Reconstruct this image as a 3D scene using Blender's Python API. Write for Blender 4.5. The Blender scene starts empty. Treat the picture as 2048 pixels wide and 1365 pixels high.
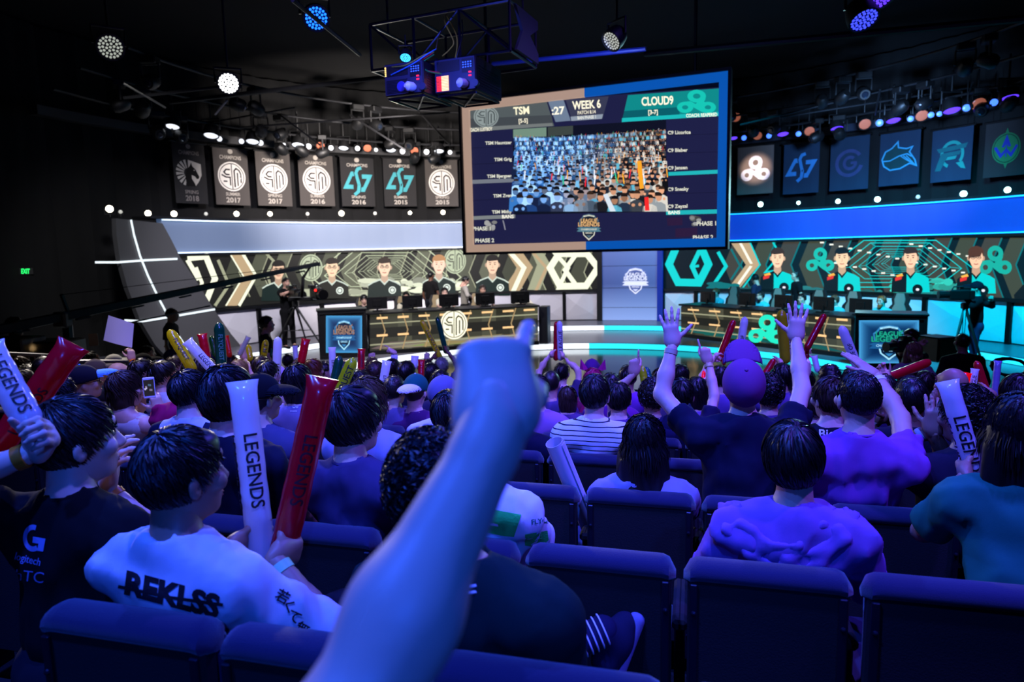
import bpy, math, random
import numpy as np
from mathutils import Vector, Matrix
from mathutils.bvhtree import BVHTree
from mathutils.geometry import tessellate_polygon

SC = bpy.context.scene
COL = SC.collection
random.seed(7)
RNG = np.random.default_rng(11)

# ------------------------------------------------------------------ camera
CZ = 2.35                      # camera height over the upper stage deck (z = 0)
PITCH = math.atan(182.5 / 1365.33)
ROLL = 0.024
FPX = 1365.33
_f = np.array([0, math.cos(PITCH), -math.sin(PITCH)])
_u0 = np.array([0, math.sin(PITCH), math.cos(PITCH)])
_r0 = np.array([1.0, 0, 0])
CR = _r0 * math.cos(ROLL) - _u0 * math.sin(ROLL)
CU = _u0 * math.cos(ROLL) + _r0 * math.sin(ROLL)
CF = _f
CAMP = np.array([0, 0, CZ])
cam = bpy.data.cameras.new('camera')
camo = bpy.data.objects.new('camera', cam)
COL.objects.link(camo)
M = Matrix(((CR[0], CU[0], -CF[0], 0), (CR[1], CU[1], -CF[1], 0), (CR[2], CU[2], -CF[2], CZ), (0, 0, 0, 1)))
camo.matrix_world = M
cam.sensor_width = 36.0
cam.lens = 24.0
cam.clip_start = 0.05
cam.dof.use_dof = True
cam.dof.focus_distance = 3.2
cam.dof.aperture_fstop = 3.0
SC.camera = camo

# ------------------------------------------------------------------ world, exposure
w = bpy.data.worlds.new('world'); SC.world = w; w.use_nodes = True
w.node_tree.nodes['Background'].inputs[0].default_value = (0.55, 0.6, 0.8, 1)
w.node_tree.nodes['Background'].inputs[1].default_value = 0.006
SC.view_settings.view_transform = 'Standard'
SC.view_settings.look = 'None'
SC.view_settings.exposure = 0.0
SC.view_settings.gamma = 1.0
SC.view_settings.use_curve_mapping = False
SC.cycles.use_denoising = True
SC.cycles.use_adaptive_sampling = True
SC.cycles.adaptive_threshold = 0.03
SC.cycles.max_bounces = 5
SC.cycles.diffuse_bounces = 2
SC.cycles.glossy_bounces = 3
SC.cycles.sample_clamp_indirect = 4.0
SC.cycles.caustics_reflective = False
SC.cycles.caustics_refractive = False

def spot(name, loc, target, energy, color, size=70, blend=0.6, radius=0.25):
    l = bpy.data.lights.new(name, 'SPOT')
    l.energy = energy; l.color = color; l.spot_size = math.radians(size); l.spot_blend = blend
    l.shadow_soft_size = radius
    o = bpy.data.objects.new(name, l); COL.objects.link(o)
    o.location = loc
    d = Vector(target) - Vector(loc)
    o.rotation_euler = d.to_track_quat('-Z', 'Y').to_euler()
    return o

BLUE = (0.025, 0.10, 1.0)
MIDB = (0.07, 0.11, 1.0)
VIOL = (0.13, 0.07, 1.0)
# house lighting over the audience (moving heads in the ceiling rig): from behind and, as top light, from ahead
spot('audience_spot_blue', (-2.2, 0.2, 6.9), (-0.5, 1.5, 1.4), 1700, BLUE, 60, 0.8, 0.12)
spot('audience_rear_blue', (1.2, -4.2, 5.2), (-0.05, 0.8, 2.05), 1150, (0.01, 0.09, 1.0), 26, 0.9, 0.12)
spot('audience_spot_blue_mid', (-0.2, 1.2, 7.0), (0.2, 4.6, 1.1), 2700, MIDB, 70, 0.8, 0.12)
spot('audience_spot_violet', (3.2, 0.8, 7.0), (1.9, 3.2, 1.3), 2000, VIOL, 60, 0.8, 0.12)
spot('audience_top_blue', (-1.8, 6.6, 7.2), (-1.0, 2.4, 1.2), 1900, (0.04, 0.10, 1.0), 70, 0.8, 0.12)
spot('audience_top_violet', (3.6, 7.2, 7.2), (1.8, 3.0, 1.2), 1600, (0.09, 0.07, 1.0), 70, 0.8, 0.12)
spot('audience_far_violet', (3.2, 5.2, 7.0), (1.6, 7.4, 0.6), 1700, (0.19, 0.10, 1.0), 80, 0.8, 0.12)
spot('audience_far_blue', (-2.0, 3.6, 7.0), (-1.5, 6.6, 0.9), 1800, (0.17, 0.15, 1.0), 64, 0.8, 0.12)
spot('audience_side_white', (-6.4, 11.0, 5.2), (-4.4, 5.2, 0.9), 1900, (1.0, 0.88, 0.76), 62, 0.8, 0.12)
spot('audience_top_white', (-3.2, 6.6, 6.9), (-4.1, 5.8, 0.8), 420, (1.0, 0.88, 0.78), 56, 0.8, 0.12)
# blinders over the display walls shine on the crowd
spot('blinder_white', (-4.2, 20.6, 3.7), (-0.6, 5.5, 1.0), 1300, (1.0, 0.94, 0.84), 50, 0.8, 0.3)
spot('blinder_teal', (8.6, 18.6, 3.7), (2.6, 5.5, 1.0), 1100, (0.45, 0.95, 1.0), 50, 0.8, 0.3)
# stage wash
spot('stage_wash_white', (-3.4, 11.4, 5.6), (-5.6, 19.4, 0.6), 2300, (0.90, 0.86, 1.0), 72, 0.7, 0.3)
spot('stage_wash_wing', (-5.0, 9.5, 5.8), (-8.6, 16.6, 1.6), 900, (0.95, 0.95, 1.0), 50, 0.8, 0.3)
spot('stage_wash_centre', (0.4, 15.2, 6.2), (1.4, 22.4, 0.4), 2100, (0.86, 0.83, 1.0), 80, 0.7, 0.3)
spot('stage_wash_cyan', (6.6, 10.6, 5.6), (9.9, 17.0, 0.4), 5600, (0.0, 0.60, 1.0), 66, 0.7, 0.3)
spot('stage_wash_cyan_inner', (5.6, 15.0, 6.0), (6.8, 21.4, 0.4), 2000, (0.0, 0.58, 1.0), 60, 0.7, 0.3)
spot('stage_key_home', (-1.8, 14.4, 5.6), (-1.6, 18.6, 0.9), 900, (1.0, 0.92, 0.82), 70, 0.6, 0.2)
spot('stage_key_guest', (5.2, 13.2, 5.6), (7.4, 16.8, 0.9), 950, (1.0, 0.88, 0.80), 44, 0.6, 0.2)

# ------------------------------------------------------------------ geometry of the place
UV = np.array([0.9659, -0.2588, 0])     # along the seat rows (towards house right)
NV = np.array([0.2588, 0.9659, 0])      # towards the stage
ZV = np.array([0, 0, 1.0])
ROW0, PITCHROW = 1.20, 0.83
TOPS = [0.815, 0.945, 1.045, 1.15, 1.27, 1.40, 1.53, 1.66, 1.79, 1.92, 2.05, 2.17, 2.25]
def row_t(k): return ROW0 + PITCHROW * k
def row_top(k): return CZ - (TOPS[k] if k >= 0 else 0.74)
def row_floor(k): return row_top(k) - 0.85
STC = np.array([1.2, 12.0])             # centre of the round stage

def ray(px, py):
    d = CF + (px - 1024.0) / FPX * CR + (682.5 - py) / FPX * CU
    return d
def at(px, py, Y):
    d = ray(px, py); return CAMP + d * (Y / d[1])
def at_z(px, py, z):
    d = ray(px, py); return CAMP + d * ((z - CZ) / d[2])
def at_t(px, py, t):
    d = ray(px, py); return CAMP + d * (t / d.dot(NV))
def at_R(px, py, R):
    d = ray(px, py); a = d[:2].dot(d[:2]); b = -2 * d[:2].dot(STC); c = STC.dot(STC) - R * R
    s = (-b + math.sqrt(max(b * b - 4 * a * c, 0))) / (2 * a)
    return CAMP + d * s
def at_plane(px, py, p0, n):
    d = ray(px, py); return CAMP + d * ((p0 - CAMP).dot(n) / d.dot(n))
def row_of(px, d):
    X = (px - 1024.0) / FPX
    return int(max(0, min(12, round((d * (0.9659 + 0.2588 * X) - 0.12 - ROW0) / PITCHROW))))

# ------------------------------------------------------------------ materials
def lin(c):
    return tuple((x / 12.92 if x <= 0.04045 else ((x + 0.055) / 1.055) ** 2.4) for x in c)
_mats = {}
def mat(name, col=(0.5, 0.5, 0.5), rough=0.6, metal=0.0, emit=None, estr=1.0, spec=0.5, bump=0.0, bscale=60.0,
        var=0.0, vscale=6.0, coat=0.0, alpha=1.0, sheen=0.0, trans=0.0, sample=True, aniso=None):
    if name in _mats: return _mats[name]
    m = bpy.data.materials.new(name); m.use_nodes = True
    nt = m.node_tree; b = nt.nodes['Principled BSDF']
    I = b.inputs
    I['Base Color'].default_value = (*lin(col), 1); I['Roughness'].default_value = rough
    I['Metallic'].default_value = metal; I['Specular IOR Level'].default_value = spec
    if coat: I['Coat Weight'].default_value = coat; I['Coat Roughness'].default_value = 0.1
    if sheen: I['Sheen Weight'].default_value = sheen
    if alpha < 1: I['Alpha'].default_value = alpha
    if trans: I['Transmission Weight'].default_value = trans
    if emit is not None:
        I['Emission Color'].default_value = (*lin(emit), 1); I['Emission Strength'].default_value = estr
        if not sample: m.cycles.emission_sampling = 'NONE'
    if bump or var:
        tc = nt.nodes.new('ShaderNodeTexCoord')
        if bump:
            n = nt.nodes.new('ShaderNodeTexNoise'); n.inputs['Scale'].default_value = bscale; n.inputs['Detail'].default_value = 3
            bp = nt.nodes.new('ShaderNodeBump'); bp.inputs['Strength'].default_value = bump; bp.inputs['Distance'].default_value = 0.01
            nt.links.new(tc.outputs['Object'], n.inputs['Vector']); nt.links.new(n.outputs['Fac'], bp.inputs['Height'])
            nt.links.new(bp.outputs['Normal'], I['Normal'])
        if var:
            n2 = nt.nodes.new('ShaderNodeTexNoise'); n2.inputs['Scale'].default_value = vscale; n2.inputs['Detail'].default_value = 4
            nt.links.new(tc.outputs['Object'], n2.inputs['Vector'])
            mx = nt.nodes.new('ShaderNodeMix'); mx.data_type = 'RGBA'
            mx.inputs['A'].default_value = (*[x * (1 - var) for x in lin(col)], 1)
            mx.inputs['B'].default_value = (*[min(1, x * (1 + var)) for x in lin(col)], 1)
            nt.links.new(n2.outputs['Fac'], mx.inputs['Factor']); nt.links.new(mx.outputs['Result'], I['Base Color'])
    _mats[name] = m
    return m
def mat_attr(name, rough=0.7, emit=0.0, sample=False, spec=0.3, alpha_grid=False):
    """colour printed on the surface: read from the mesh's own colour attribute"""
    if name in _mats: return _mats[name]
    m = bpy.data.materials.new(name); m.use_nodes = True
    nt = m.node_tree; b = nt.nodes['Principled BSDF']
    a = nt.nodes.new('ShaderNodeAttribute'); a.attribute_name = 'Col'
    b.inputs['Roughness'].default_value = rough; b.inputs['Specular IOR Level'].default_value = spec
    if emit:
        b.inputs['Base Color'].default_value = (0.004, 0.004, 0.004, 1)
        nt.links.new(a.outputs['Color'], b.inputs['Emission Color']); b.inputs['Emission Strength'].default_value = emit
        if not sample: m.cycles.emission_sampling = 'NONE'
    else:
        nt.links.new(a.outputs['Color'], b.inputs['Base Color'])
    _mats[name] = m
    return m
def mat_stripe(name, c1, c2, period, duty, axis='Z', rough=0.85):
    if name in _mats: return _mats[name]
    m = bpy.data.materials.new(name); m.use_nodes = True
    nt = m.node_tree; b = nt.nodes['Principled BSDF']
    tc = nt.nodes.new('ShaderNodeTexCoord'); sx = nt.nodes.new('ShaderNodeSeparateXYZ')
    nt.links.new(tc.outputs['Object'], sx.inputs[0])
    mt = nt.nodes.new('ShaderNodeMath'); mt.operation = 'DIVIDE'; mt.inputs[1].default_value = period
    nt.links.new(sx.outputs[axis], mt.inputs[0])
    fr = nt.nodes.new('ShaderNodeMath'); fr.operation = 'FRACT'; nt.links.new(mt.outputs[0], fr.inputs[0])
    lt = nt.nodes.new('ShaderNodeMath'); lt.operation = 'LESS_THAN'; lt.inputs[1].default_value = duty
    nt.links.new(fr.outputs[0], lt.inputs[0])
    mx = nt.nodes.new('ShaderNodeMix'); mx.data_type = 'RGBA'
    mx.inputs['A'].default_value = (*lin(c1), 1); mx.inputs['B'].default_value = (*lin(c2), 1)
    nt.links.new(lt.outputs[0], mx.inputs['Factor']); nt.links.new(mx.outputs['Result'], b.inputs['Base Color'])
    b.inputs['Roughness'].default_value = rough
    _mats[name] = m
    return m

# ------------------------------------------------------------------ object helpers
def tag(o, label=None, cat=None, group=None, kind=None):
    if label: o['label'] = label
    if cat: o['category'] = cat
    if group: o['group'] = group
    if kind: o['kind'] = kind
    return o
def empty(name, loc, label=None, cat=None, group=None, kind=None):
    o = bpy.data.objects.new(name, None); COL.objects.link(o); o.location = tuple(loc); o.empty_display_size = 0.1
    return tag(o, label, cat, group, kind)
def _loc(o):
    v = Vector((0, 0, 0))
    while o is not None:
        v = v + o.location; o = o.parent
    return v
def link_mesh(name, me, parent=None, loc=None):
    """vertices of me are in world space; they are moved so that the object's origin is at loc (or the parent's origin)"""
    o = bpy.data.objects.new(name, me); COL.objects.link(o)
    base = _loc(parent) if parent is not None else Vector((0, 0, 0))
    if loc is None: tgt = base
    else: tgt = Vector(tuple(loc))
    if tgt.length > 0: me.transform(Matrix.Translation(-tgt))
    o.location = tgt - base
    if parent is not None: o.parent = parent
    return o
def mesh_np(name, V, faces, mats, midx=None, smooth=True, col=None):
    """faces: list of (n,k) int arrays; midx: list of per-face arrays or ints"""
    me = bpy.data.meshes.new(name)
    faces = [np.asarray(f, dtype=np.int32) for f in faces]
    keep = [i for i, f in enumerate(faces) if len(f)]
    loops = np.concatenate([faces[i].ravel() for i in keep]) if keep else np.zeros(0, np.int32)
    starts = []; mi = []; off = 0
    for i in keep:
        f = faces[i]; n, k = f.shape
        starts.append(off + np.arange(n) * k); off += n * k
        v = 0 if midx is None else midx[i]
        mi.append(np.full(n, v, np.int32) if np.isscalar(v) else np.asarray(v, np.int32))
    me.vertices.add(len(V)); me.vertices.foreach_set('co', np.asarray(V, np.float32).ravel())
    me.loops.add(len(loops)); me.loops.foreach_set('vertex_index', loops.astype(np.int32))
    np_ = sum(len(s) for s in starts)
    me.polygons.add(np_)
    if np_:
        me.polygons.foreach_set('loop_start', np.concatenate(starts).astype(np.int32))
        me.polygons.foreach_set('material_index', np.concatenate(mi))
        me.polygons.foreach_set('use_smooth', np.full(np_, bool(smooth)))
    for m in (mats if isinstance(mats, (list, tuple)) else [mats]): me.materials.append(m)
    me.update(calc_edges=True)
    if col is not None:   # per-vertex colours
        a = me.color_attributes.new('Col', 'FLOAT_COLOR', 'POINT')
        c = np.ones((len(V), 4), np.float32); c[:, :3] = col
        a.data.foreach_set('color', c.ravel())
    return me

class MB:
    """collects polygons, boxes, tubes ... and links them as ONE mesh object"""
    def __init__(s): s.v = []; s.f = []; s.m = []
    def add(s, V, F, m=0):
        o = len(s.v); s.v.extend([tuple(map(float, p)) for p in V]); s.f.extend([tuple(int(i) + o for i in f) for f in F]); s.m.extend([m] * len(F))
        return s
    def box(s, c, ax, ay, az, m=0, bev=0.0):
        """centre and three half-axis vectors; bev = bevel width"""
        c, ax, ay, az = [np.asarray(q, float) for q in (c, ax, ay, az)]
        if bev <= 0:
            V = [c + i * ax + j * ay + k * az for i in (-1, 1) for j in (-1, 1) for k in (-1, 1)]
            F = [(0, 1, 3, 2), (4, 6, 7, 5), (0, 4, 5, 1), (2, 3, 7, 6), (0, 2, 6, 4), (1, 5, 7, 3)]
            return s.add(V, F, m)
        L = [np.linalg.norm(a) for a in (ax, ay, az)]
        U = [a / l for a, l in zip((ax, ay, az), L)]
        V = []; idx = {}
        for i in (-1, 1):
            for j in (-1, 1):
                for k in (-1, 1):
                    sg = (i, j, k)
                    for e in range(3):
                        p = c.copy()
                        for q in range(3): p = p + U[q] * sg[q] * (L[q] - (0 if q == e else min(bev, L[q] * 0.9)))
                        idx[(i, j, k, e)] = len(V); V.append(p)
        F = []
        for e in range(3):
            a, b = [q for q in range(3) if q != e]
            for sgn in (-1, 1):
                q = []
                for (i, j) in ((-1, -1), (1, -1), (1, 1), (-1, 1)):
                    key = [0, 0, 0]; key[e] = sgn; key[a] = i; key[b] = j
                    q.append(idx[(*key, e)])
                F.append(tuple(q))
        for e in range(3):
            a, b = [q for q in range(3) if q != e]
            for i in (-1, 1):
                for j in (-1, 1):
                    k1 = [0, 0, 0]; k1[a] = i; k1[b] = j; k2 = list(k1); k1[e] = -1; k2[e] = 1
                    F.append((idx[(*k1, a)], idx[(*k2, a)], idx[(*k2, b)], idx[(*k1, b)]))
        for i in (-1, 1):
            for j in (-1, 1):
                for k in (-1, 1): F.append((idx[(i, j, k, 0)], idx[(i, j, k, 1)], idx[(i, j, k, 2)]))
        return s.add(V, F, m)
    def abox(s, x0, x1, y0, y1, z0, z1, m=0, bev=0.0):
        return s.box(((x0 + x1) / 2, (y0 + y1) / 2, (z0 + z1) / 2), ((x1 - x0) / 2, 0, 0), (0, (y1 - y0) / 2, 0), (0, 0, (z1 - z0) / 2), m, bev)
    def tube(s, pts, r, n=8, m=0, cap=True):
        pts = [np.asarray(p, float) for p in pts]; k = len(pts)
        rs = r if hasattr(r, '__len__') else [r] * k
        V = []; prev = None
        for i, p in enumerate(pts):
            t = (pts[min(i + 1, k - 1)] - pts[max(i - 1, 0)]); t = t / (np.linalg.norm(t) + 1e-12)
            if prev is None:
                a = np.cross(t, (0, 0, 1.0) if abs(t[2]) < 0.9 else (1.0, 0, 0))
            else: a = prev - t * prev.dot(t)
            a = a / (np.linalg.norm(a) + 1e-12); prev = a; b = np.cross(t, a)
            for j in range(n):
                th = 2 * math.pi * j / n; V.append(p + rs[i] * (math.cos(th) * a + math.sin(th) * b))
        F = [(i * n + j, i * n + (j + 1) % n, (i + 1) * n + (j + 1) % n, (i + 1) * n + j) for i in range(k - 1) for j in range(n)]
        if cap:
            F.append(tuple(range(n - 1, -1, -1))); F.append(tuple((k - 1) * n + j for j in range(n)))
        return s.add(V, F, m)
    def lathe(s, c, axis, prof, n=16, m=0):
        """profile = [(r, h)...] round axis from c"""
        c = np.asarray(c, float); ax = np.asarray(axis, float); ax = ax / np.linalg.norm(ax)
        a = np.cross(ax, (0, 0, 1.0) if abs(ax[2]) < 0.9 else (1.0, 0, 0)); a /= np.linalg.norm(a); b = np.cross(ax, a)
        V = [c + h * ax + r * (math.cos(2 * math.pi * j / n) * a + math.sin(2 * math.pi * j / n) * b) for r, h in prof for j in range(n)]
        k = len(prof)
        F = [(i * n + j, i * n + (j + 1) % n, (i + 1) * n + (j + 1) % n, (i + 1) * n + j) for i in range(k - 1) for j in range(n)]
        F.append(tuple(range(n - 1, -1, -1))); F.append(tuple((k - 1) * n + j for j in range(n)))
        return s.add(V, F, m)
    def prism(s, pts, off, m=0):
        """polygon pts (3d) extruded by vector off"""
        pts = [np.asarray(p, float) for p in pts]; off = np.asarray(off, float); n = len(pts)
        tr = tessellate_polygon([[Vector(p) for p in pts]])
        V = pts + [p + off for p in pts]
        F = [tuple(t) for t in tr] + [tuple(i + n for i in reversed(t)) for t in tr] + [(i, (i + 1) % n, (i + 1) % n + n, i + n) for i in range(n)]
        return s.add(V, F, m)
    def build(s, name, mats, parent=None, loc=None, smooth=False, label=None):
        me = bpy.data.meshes.new(name); me.from_pydata(s.v, [], s.f)
        for m in (mats if isinstance(mats, (list, tuple)) else [mats]): me.materials.append(m)
        me.polygons.foreach_set('material_index', np.array(s.m, np.int32))
        if smooth:
            me.shade_smooth()
            try: me.set_sharp_from_angle(angle=math.radians(40))
            except Exception: pass
        bm_fix(me)
        o = link_mesh(name, me, parent, loc)
        if label: o['label'] = label
        return o
import bmesh
def bm_fix(me):
    bm = bmesh.new(); bm.from_mesh(me); bmesh.ops.recalc_face_normals(bm, faces=bm.faces); bm.to_mesh(me); bm.free()
def copy_tree(o, parent=None):
    c = o.copy(); COL.objects.link(c); c.parent = parent
    for ch in list(o.children): copy_tree(ch, c)
    return c

# ------------------------------------------------------------------ flat print: text, logos, pictures
_tx = {}
def text_tris(s, bold=0.0):
    key = (s, bold)
    if key in _tx: return _tx[key]
    cu = bpy.data.curves.new('t', 'FONT'); cu.body = s; cu.align_x = 'LEFT'; cu.resolution_u = 3; cu.offset = bold
    ob = bpy.data.objects.new('t', cu); COL.objects.link(ob)
    dg = bpy.context.evaluated_depsgraph_get(); dg.update()
    me = ob.evaluated_get(dg).to_mesh()
    V = np.array([v.co[:2] for v in me.vertices]) if len(me.vertices) else np.zeros((0, 2))
    me.calc_loop_triangles()
    T = np.array([t.vertices[:] for t in me.loop_triangles], int).reshape(-1, 3)
    ob.evaluated_get(dg).to_mesh_clear()
    bpy.data.objects.remove(ob); bpy.data.curves.remove(cu)
    tri = V[T] if len(T) else np.zeros((0, 3, 2))
    if len(tri):
        mn = tri.reshape(-1, 2).min(0); mx = tri.reshape(-1, 2).max(0)
        tri = tri - np.array([mn[0], 0]); wd = mx[0] - mn[0]
    else: wd = 0
    _tx[key] = (tri, wd)
    return _tx[key]

class Pic:
    def __init__(s): s.t = []; s.c = []; s.l = []
    def _add(s, tris, col, layer):
        tris = np.asarray(tris, float).reshape(-1, 3, 2)
        if not len(tris): return s
        s.t.append(tris); s.c.append(np.tile(np.array(lin(col)), (len(tris), 1))); s.l.append(np.full(len(tris), float(layer)))
        return s
    def poly(s, pts, col, layer=0):
        P = [Vector((p[0], p[1], 0)) for p in pts]
        tr = tessellate_polygon([P]); A = np.array([[p[0], p[1]] for p in pts])
        return s._add(A[np.array(tr, int).reshape(-1, 3)], col, layer)
    def rect(s, x0, y0, x1, y1, col, layer=0): return s.poly([(x0, y0), (x1, y0), (x1, y1), (x0, y1)], col, layer)
    def ell(s, cx, cy, rx, ry, col, layer=0, n=20, a0=0, a1=360):
        th = np.radians(np.linspace(a0, a1, n + 1)); P = np.stack([cx + rx * np.cos(th), cy + ry * np.sin(th)], 1)
        c = np.array([cx, cy]); return s._add([[c, P[i], P[i + 1]] for i in range(n)], col, layer)
    def ring(s, cx, cy, rx, ry, wd, col, layer=0, a0=0, a1=360, n=28):
        th = np.radians(np.linspace(a0, a1, n + 1)); f = 1 - wd
        O = np.stack([cx + rx * np.cos(th), cy + ry * np.sin(th)], 1); I = np.stack([cx + rx * f * np.cos(th), cy + ry * f * np.sin(th)], 1)
        T = []
        for i in range(n): T += [[O[i], O[i + 1], I[i + 1]], [O[i], I[i + 1], I[i]]]
        return s._add(T, col, layer)
    def stroke(s, pts, wd, col, layer=0, closed=False):
        P = np.array(pts, float); n = len(P)
        if closed: P = np.vstack([P, P[:1]]); n += 1
        Nn = []
        for i in range(n):
            if closed: a = P[(i - 1) % (n - 1)]; b = P[(i + 1) % (n - 1)]; p = P[i]
            else: a = P[max(i - 1, 0)]; b = P[min(i + 1, n - 1)]; p = P[i]
            d1 = p - a; d2 = b - p
            l1 = np.linalg.norm(d1); l2 = np.linalg.norm(d2)
            if l1 < 1e-9: d1 = d2; l1 = l2
            if l2 < 1e-9: d2 = d1; l2 = l1
            n1 = np.array([-d1[1], d1[0]]) / l1; n2 = np.array([-d2[1], d2[0]]) / l2
            nn = n1 + n2; q = np.linalg.norm(nn); nn = nn / q if q > 1e-6 else n1
            Nn.append(nn / max(0.45, nn.dot(n1)))
        Nn = np.array(Nn); A = P + Nn * wd / 2; B = P - Nn * wd / 2
        T = []
        for i in range(n - 1): T += [[A[i], A[i + 1], B[i + 1]], [A[i], B[i + 1], B[i]]]
        return s._add(T, col, layer)
    def text(s, body, x, y, h, col, layer=0, align='c', bold=0.02, wid=None, ang=0.0, shear=0.0, flip=-1, vec=None):
        """cap height h; in pixel space y grows downwards (flip=-1). wid = total width to fit. vec=(xaxis,yaxis) for a free frame"""
        tri, wd = text_tris(body, bold)
        if not len(tri): return s
        k = h / 0.70; sx = k if wid is None else wid / wd
        ox = {'c': wd / 2, 'l': 0, 'r': wd}[align]
        A = tri.reshape(-1, 2).copy(); A[:, 0] = (A[:, 0] - ox) * sx + shear * A[:, 1] * k; A[:, 1] *= k
        if vec is not None:
            B = np.outer(A[:, 0], vec[0]) + np.outer(A[:, 1], vec[1]) + np.array([x, y])
        else:
            A[:, 1] *= flip; ca, sa = math.cos(ang), math.sin(ang)
            B = np.stack([x + A[:, 0] * ca - A[:, 1] * sa, y + A[:, 0] * sa + A[:, 1] * ca], 1)
        return s._add(B.reshape(-1, 3, 2), col, layer)
    def blit(s, p, cx, cy, sx, sy, lo=0, ang=0.0, col=None, shear=0.0):
        """place another picture drawn in unit space (y up) at cx,cy with half-size sx,sy (pixel space, y down)"""
        ca, sa = math.cos(ang), math.sin(ang)
        for T, C, L in zip(p.t, p.c, p.l):
            A = T.reshape(-1, 2); X = (A[:, 0] + shear * A[:, 1]) * sx; Y = -A[:, 1] * sy
            B = np.stack([cx + X * ca - Y * sa, cy + X * sa + Y * ca], 1)
            s.t.append(B.reshape(-1, 3, 2)); s.c.append(C if col is None else np.tile(np.array(lin(col)), (len(C), 1))); s.l.append(L + lo)
        return s
    def arrays(s, maxlen=None):
        T = np.concatenate(s.t); C = np.concatenate(s.c); L = np.concatenate(s.l)
        if maxlen:
            for _ in range(9):
                e = np.stack([np.linalg.norm(T[:, 1] - T[:, 0], axis=1), np.linalg.norm(T[:, 2] - T[:, 1], axis=1), np.linalg.norm(T[:, 0] - T[:, 2], axis=1)], 1)
                big = e.max(1) > maxlen
                if not big.any(): break
                k = e.argmax(1)
                R = np.stack([T[np.arange(len(T)), (k + i) % 3] for i in range(3)], 1)
                Mm = (R[:, 0] + R[:, 1]) / 2
                b = big
                n1 = np.stack([R[b, 0], Mm[b], R[b, 2]], 1); n2 = np.stack([Mm[b], R[b, 1], R[b, 2]], 1)
                T = np.concatenate([T[~b], n1, n2]); C = np.concatenate([C[~b], C[b], C[b]]); L = np.concatenate([L[~b], L[b], L[b]])
        return T, C, L
    def build(s, name, mapf, m, parent=None, maxlen=None, loc=None, label=None):
        T, C, L = s.arrays(maxlen)
        P = T.reshape(-1, 2); LL = np.repeat(L, 3)
        V = mapf(P, LL)
        ok = np.isfinite(V).all(1).reshape(-1, 3).all(1)
        F = np.arange(len(V)).reshape(-1, 3)[ok]
        me = mesh_np(name, np.nan_to_num(V), [F], m, smooth=False, col=np.repeat(C, 3, 0))
        o = link_mesh(name, me, parent, loc)
        if label: o['label'] = label
        return o
def px_rays(P):
    return CF[None] + ((P[:, 0] - 1024.0) / FPX)[:, None] * CR[None] + ((682.5 - P[:, 1]) / FPX)[:, None] * CU[None]
def map_R(R, dl=0.012, r0=0.0):
    """photo pixel -> where that point sits on the round wall of radius R"""
    def f(P, L):
        D = px_rays(P); RR = R - r0 - L * dl
        a = (D[:, :2] ** 2).sum(1); b = -2 * D[:, :2] @ STC; c = STC @ STC - RR * RR
        sq = np.sqrt(np.maximum(b * b - 4 * a * c, 0)); t = (-b + sq) / (2 * a)
        return CAMP + D * t[:, None]
    return f
def map_plane(p0, n, dl=0.004):
    """photo pixel -> point on a plane (n points to the viewer)"""
    p0 = np.asarray(p0, float); n = np.asarray(n, float) / np.linalg.norm(n)
    def f(P, L):
        D = px_rays(P); t = ((p0 - CAMP) @ n + L * dl) / (D @ n)
        return CAMP + D * t[:, None]
    return f
def map_bvh(bvh, off=0.003):
    """photo pixel -> point on a cloth surface"""
    def f(P, L):
        D = px_rays(P); out = np.full((len(P), 3), np.nan)
        o = Vector(CAMP)
        for i, d in enumerate(D):
            v = Vector(d).normalized(); h = bvh.ray_cast(o, v)
            if h[0] is not None: out[i] = np.array(h[0] - v * (off + 0.0006 * L[i]))
        return out
    return f
# ------------------------------------------------------------------ logos (unit space, y up)
W_ = (0.96, 0.95, 0.92)
def logo_sm(fg=W_, bg=(0.10, 0.09, 0.09)):
    p = Pic(); p.ell(0, 0, 1, 1, fg, 0, 40); p.ring(0, 0, .9, .9, .06, bg, 1, n=40)
    p.stroke([(-.10, .46), (-.40, .46), (-.56, .28), (-.42, .12), (-.16, .12)], .10, bg, 1)
    p.stroke([(-.72, .10), (-.44, -.06), (-.14, -.06), (-.14, -.62)], .10, bg, 1)
    p.stroke([(-.62, -.34), (-.36, -.34)], .10, bg, 1)
    p.stroke([(0.0, .84), (0.0, -.84)], .06, bg, 1)
    p.stroke([(.17, -.72), (.17, .40), (.32, .56), (.56, .44), (.66, .22), (.66, -.4)], .10, bg, 1)
    p.stroke([(.41, .28), (.41, -.62)], .10, bg, 1)
    return p
def logo_cloud(fg=W_):
    p = Pic()
    p.ring(.02, .50, .48, .48, .60, fg, 0, n=32); p.ring(-.58, -.34, .42, .42, .62, fg, 0, n=32); p.ring(.60, -.34, .42, .42, .62, fg, 0, n=32)
    p.stroke([(.36, .36), (.26, .10), (.04, -.22)], .28, fg, .1); p.stroke([(-.58, -.05), (-.34, -.02), (.34, -.56), (.60, -.62)], .27, fg, .2)
    p.stroke([(.58, -.06), (.40, -.03), (.2, .1)], .2, fg, .1)
    return p
def logo_slant(fg=(.32, .72, .76), bg=(.1, .1, .1)):
    p = Pic()
    p.poly([(-.98, -.46), (-.42, .62), (-.06, .62), (-.16, .34), (-.34, .34), (-.62, -.20), (-.30, -.20), (-.30, -.46)], fg, 0)
    p.poly([(.98, .46), (.42, -.62), (.10, -.62), (.2, -.34), (.32, -.34), (.60, .20), (.28, .20), (.28, .46)], fg, 0)
    p.stroke([(.26, .86), (.04, .80), (-.10, .56), (-.02, .2), (.08, -.2), (.02, -.6), (-.24, -.82)], .30, bg, .5)
    p.stroke([(.26, .86), (.04, .80), (-.10, .56), (-.02, .2), (.08, -.2), (.02, -.6), (-.24, -.82)], .20, fg, 1)
    return p
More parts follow.
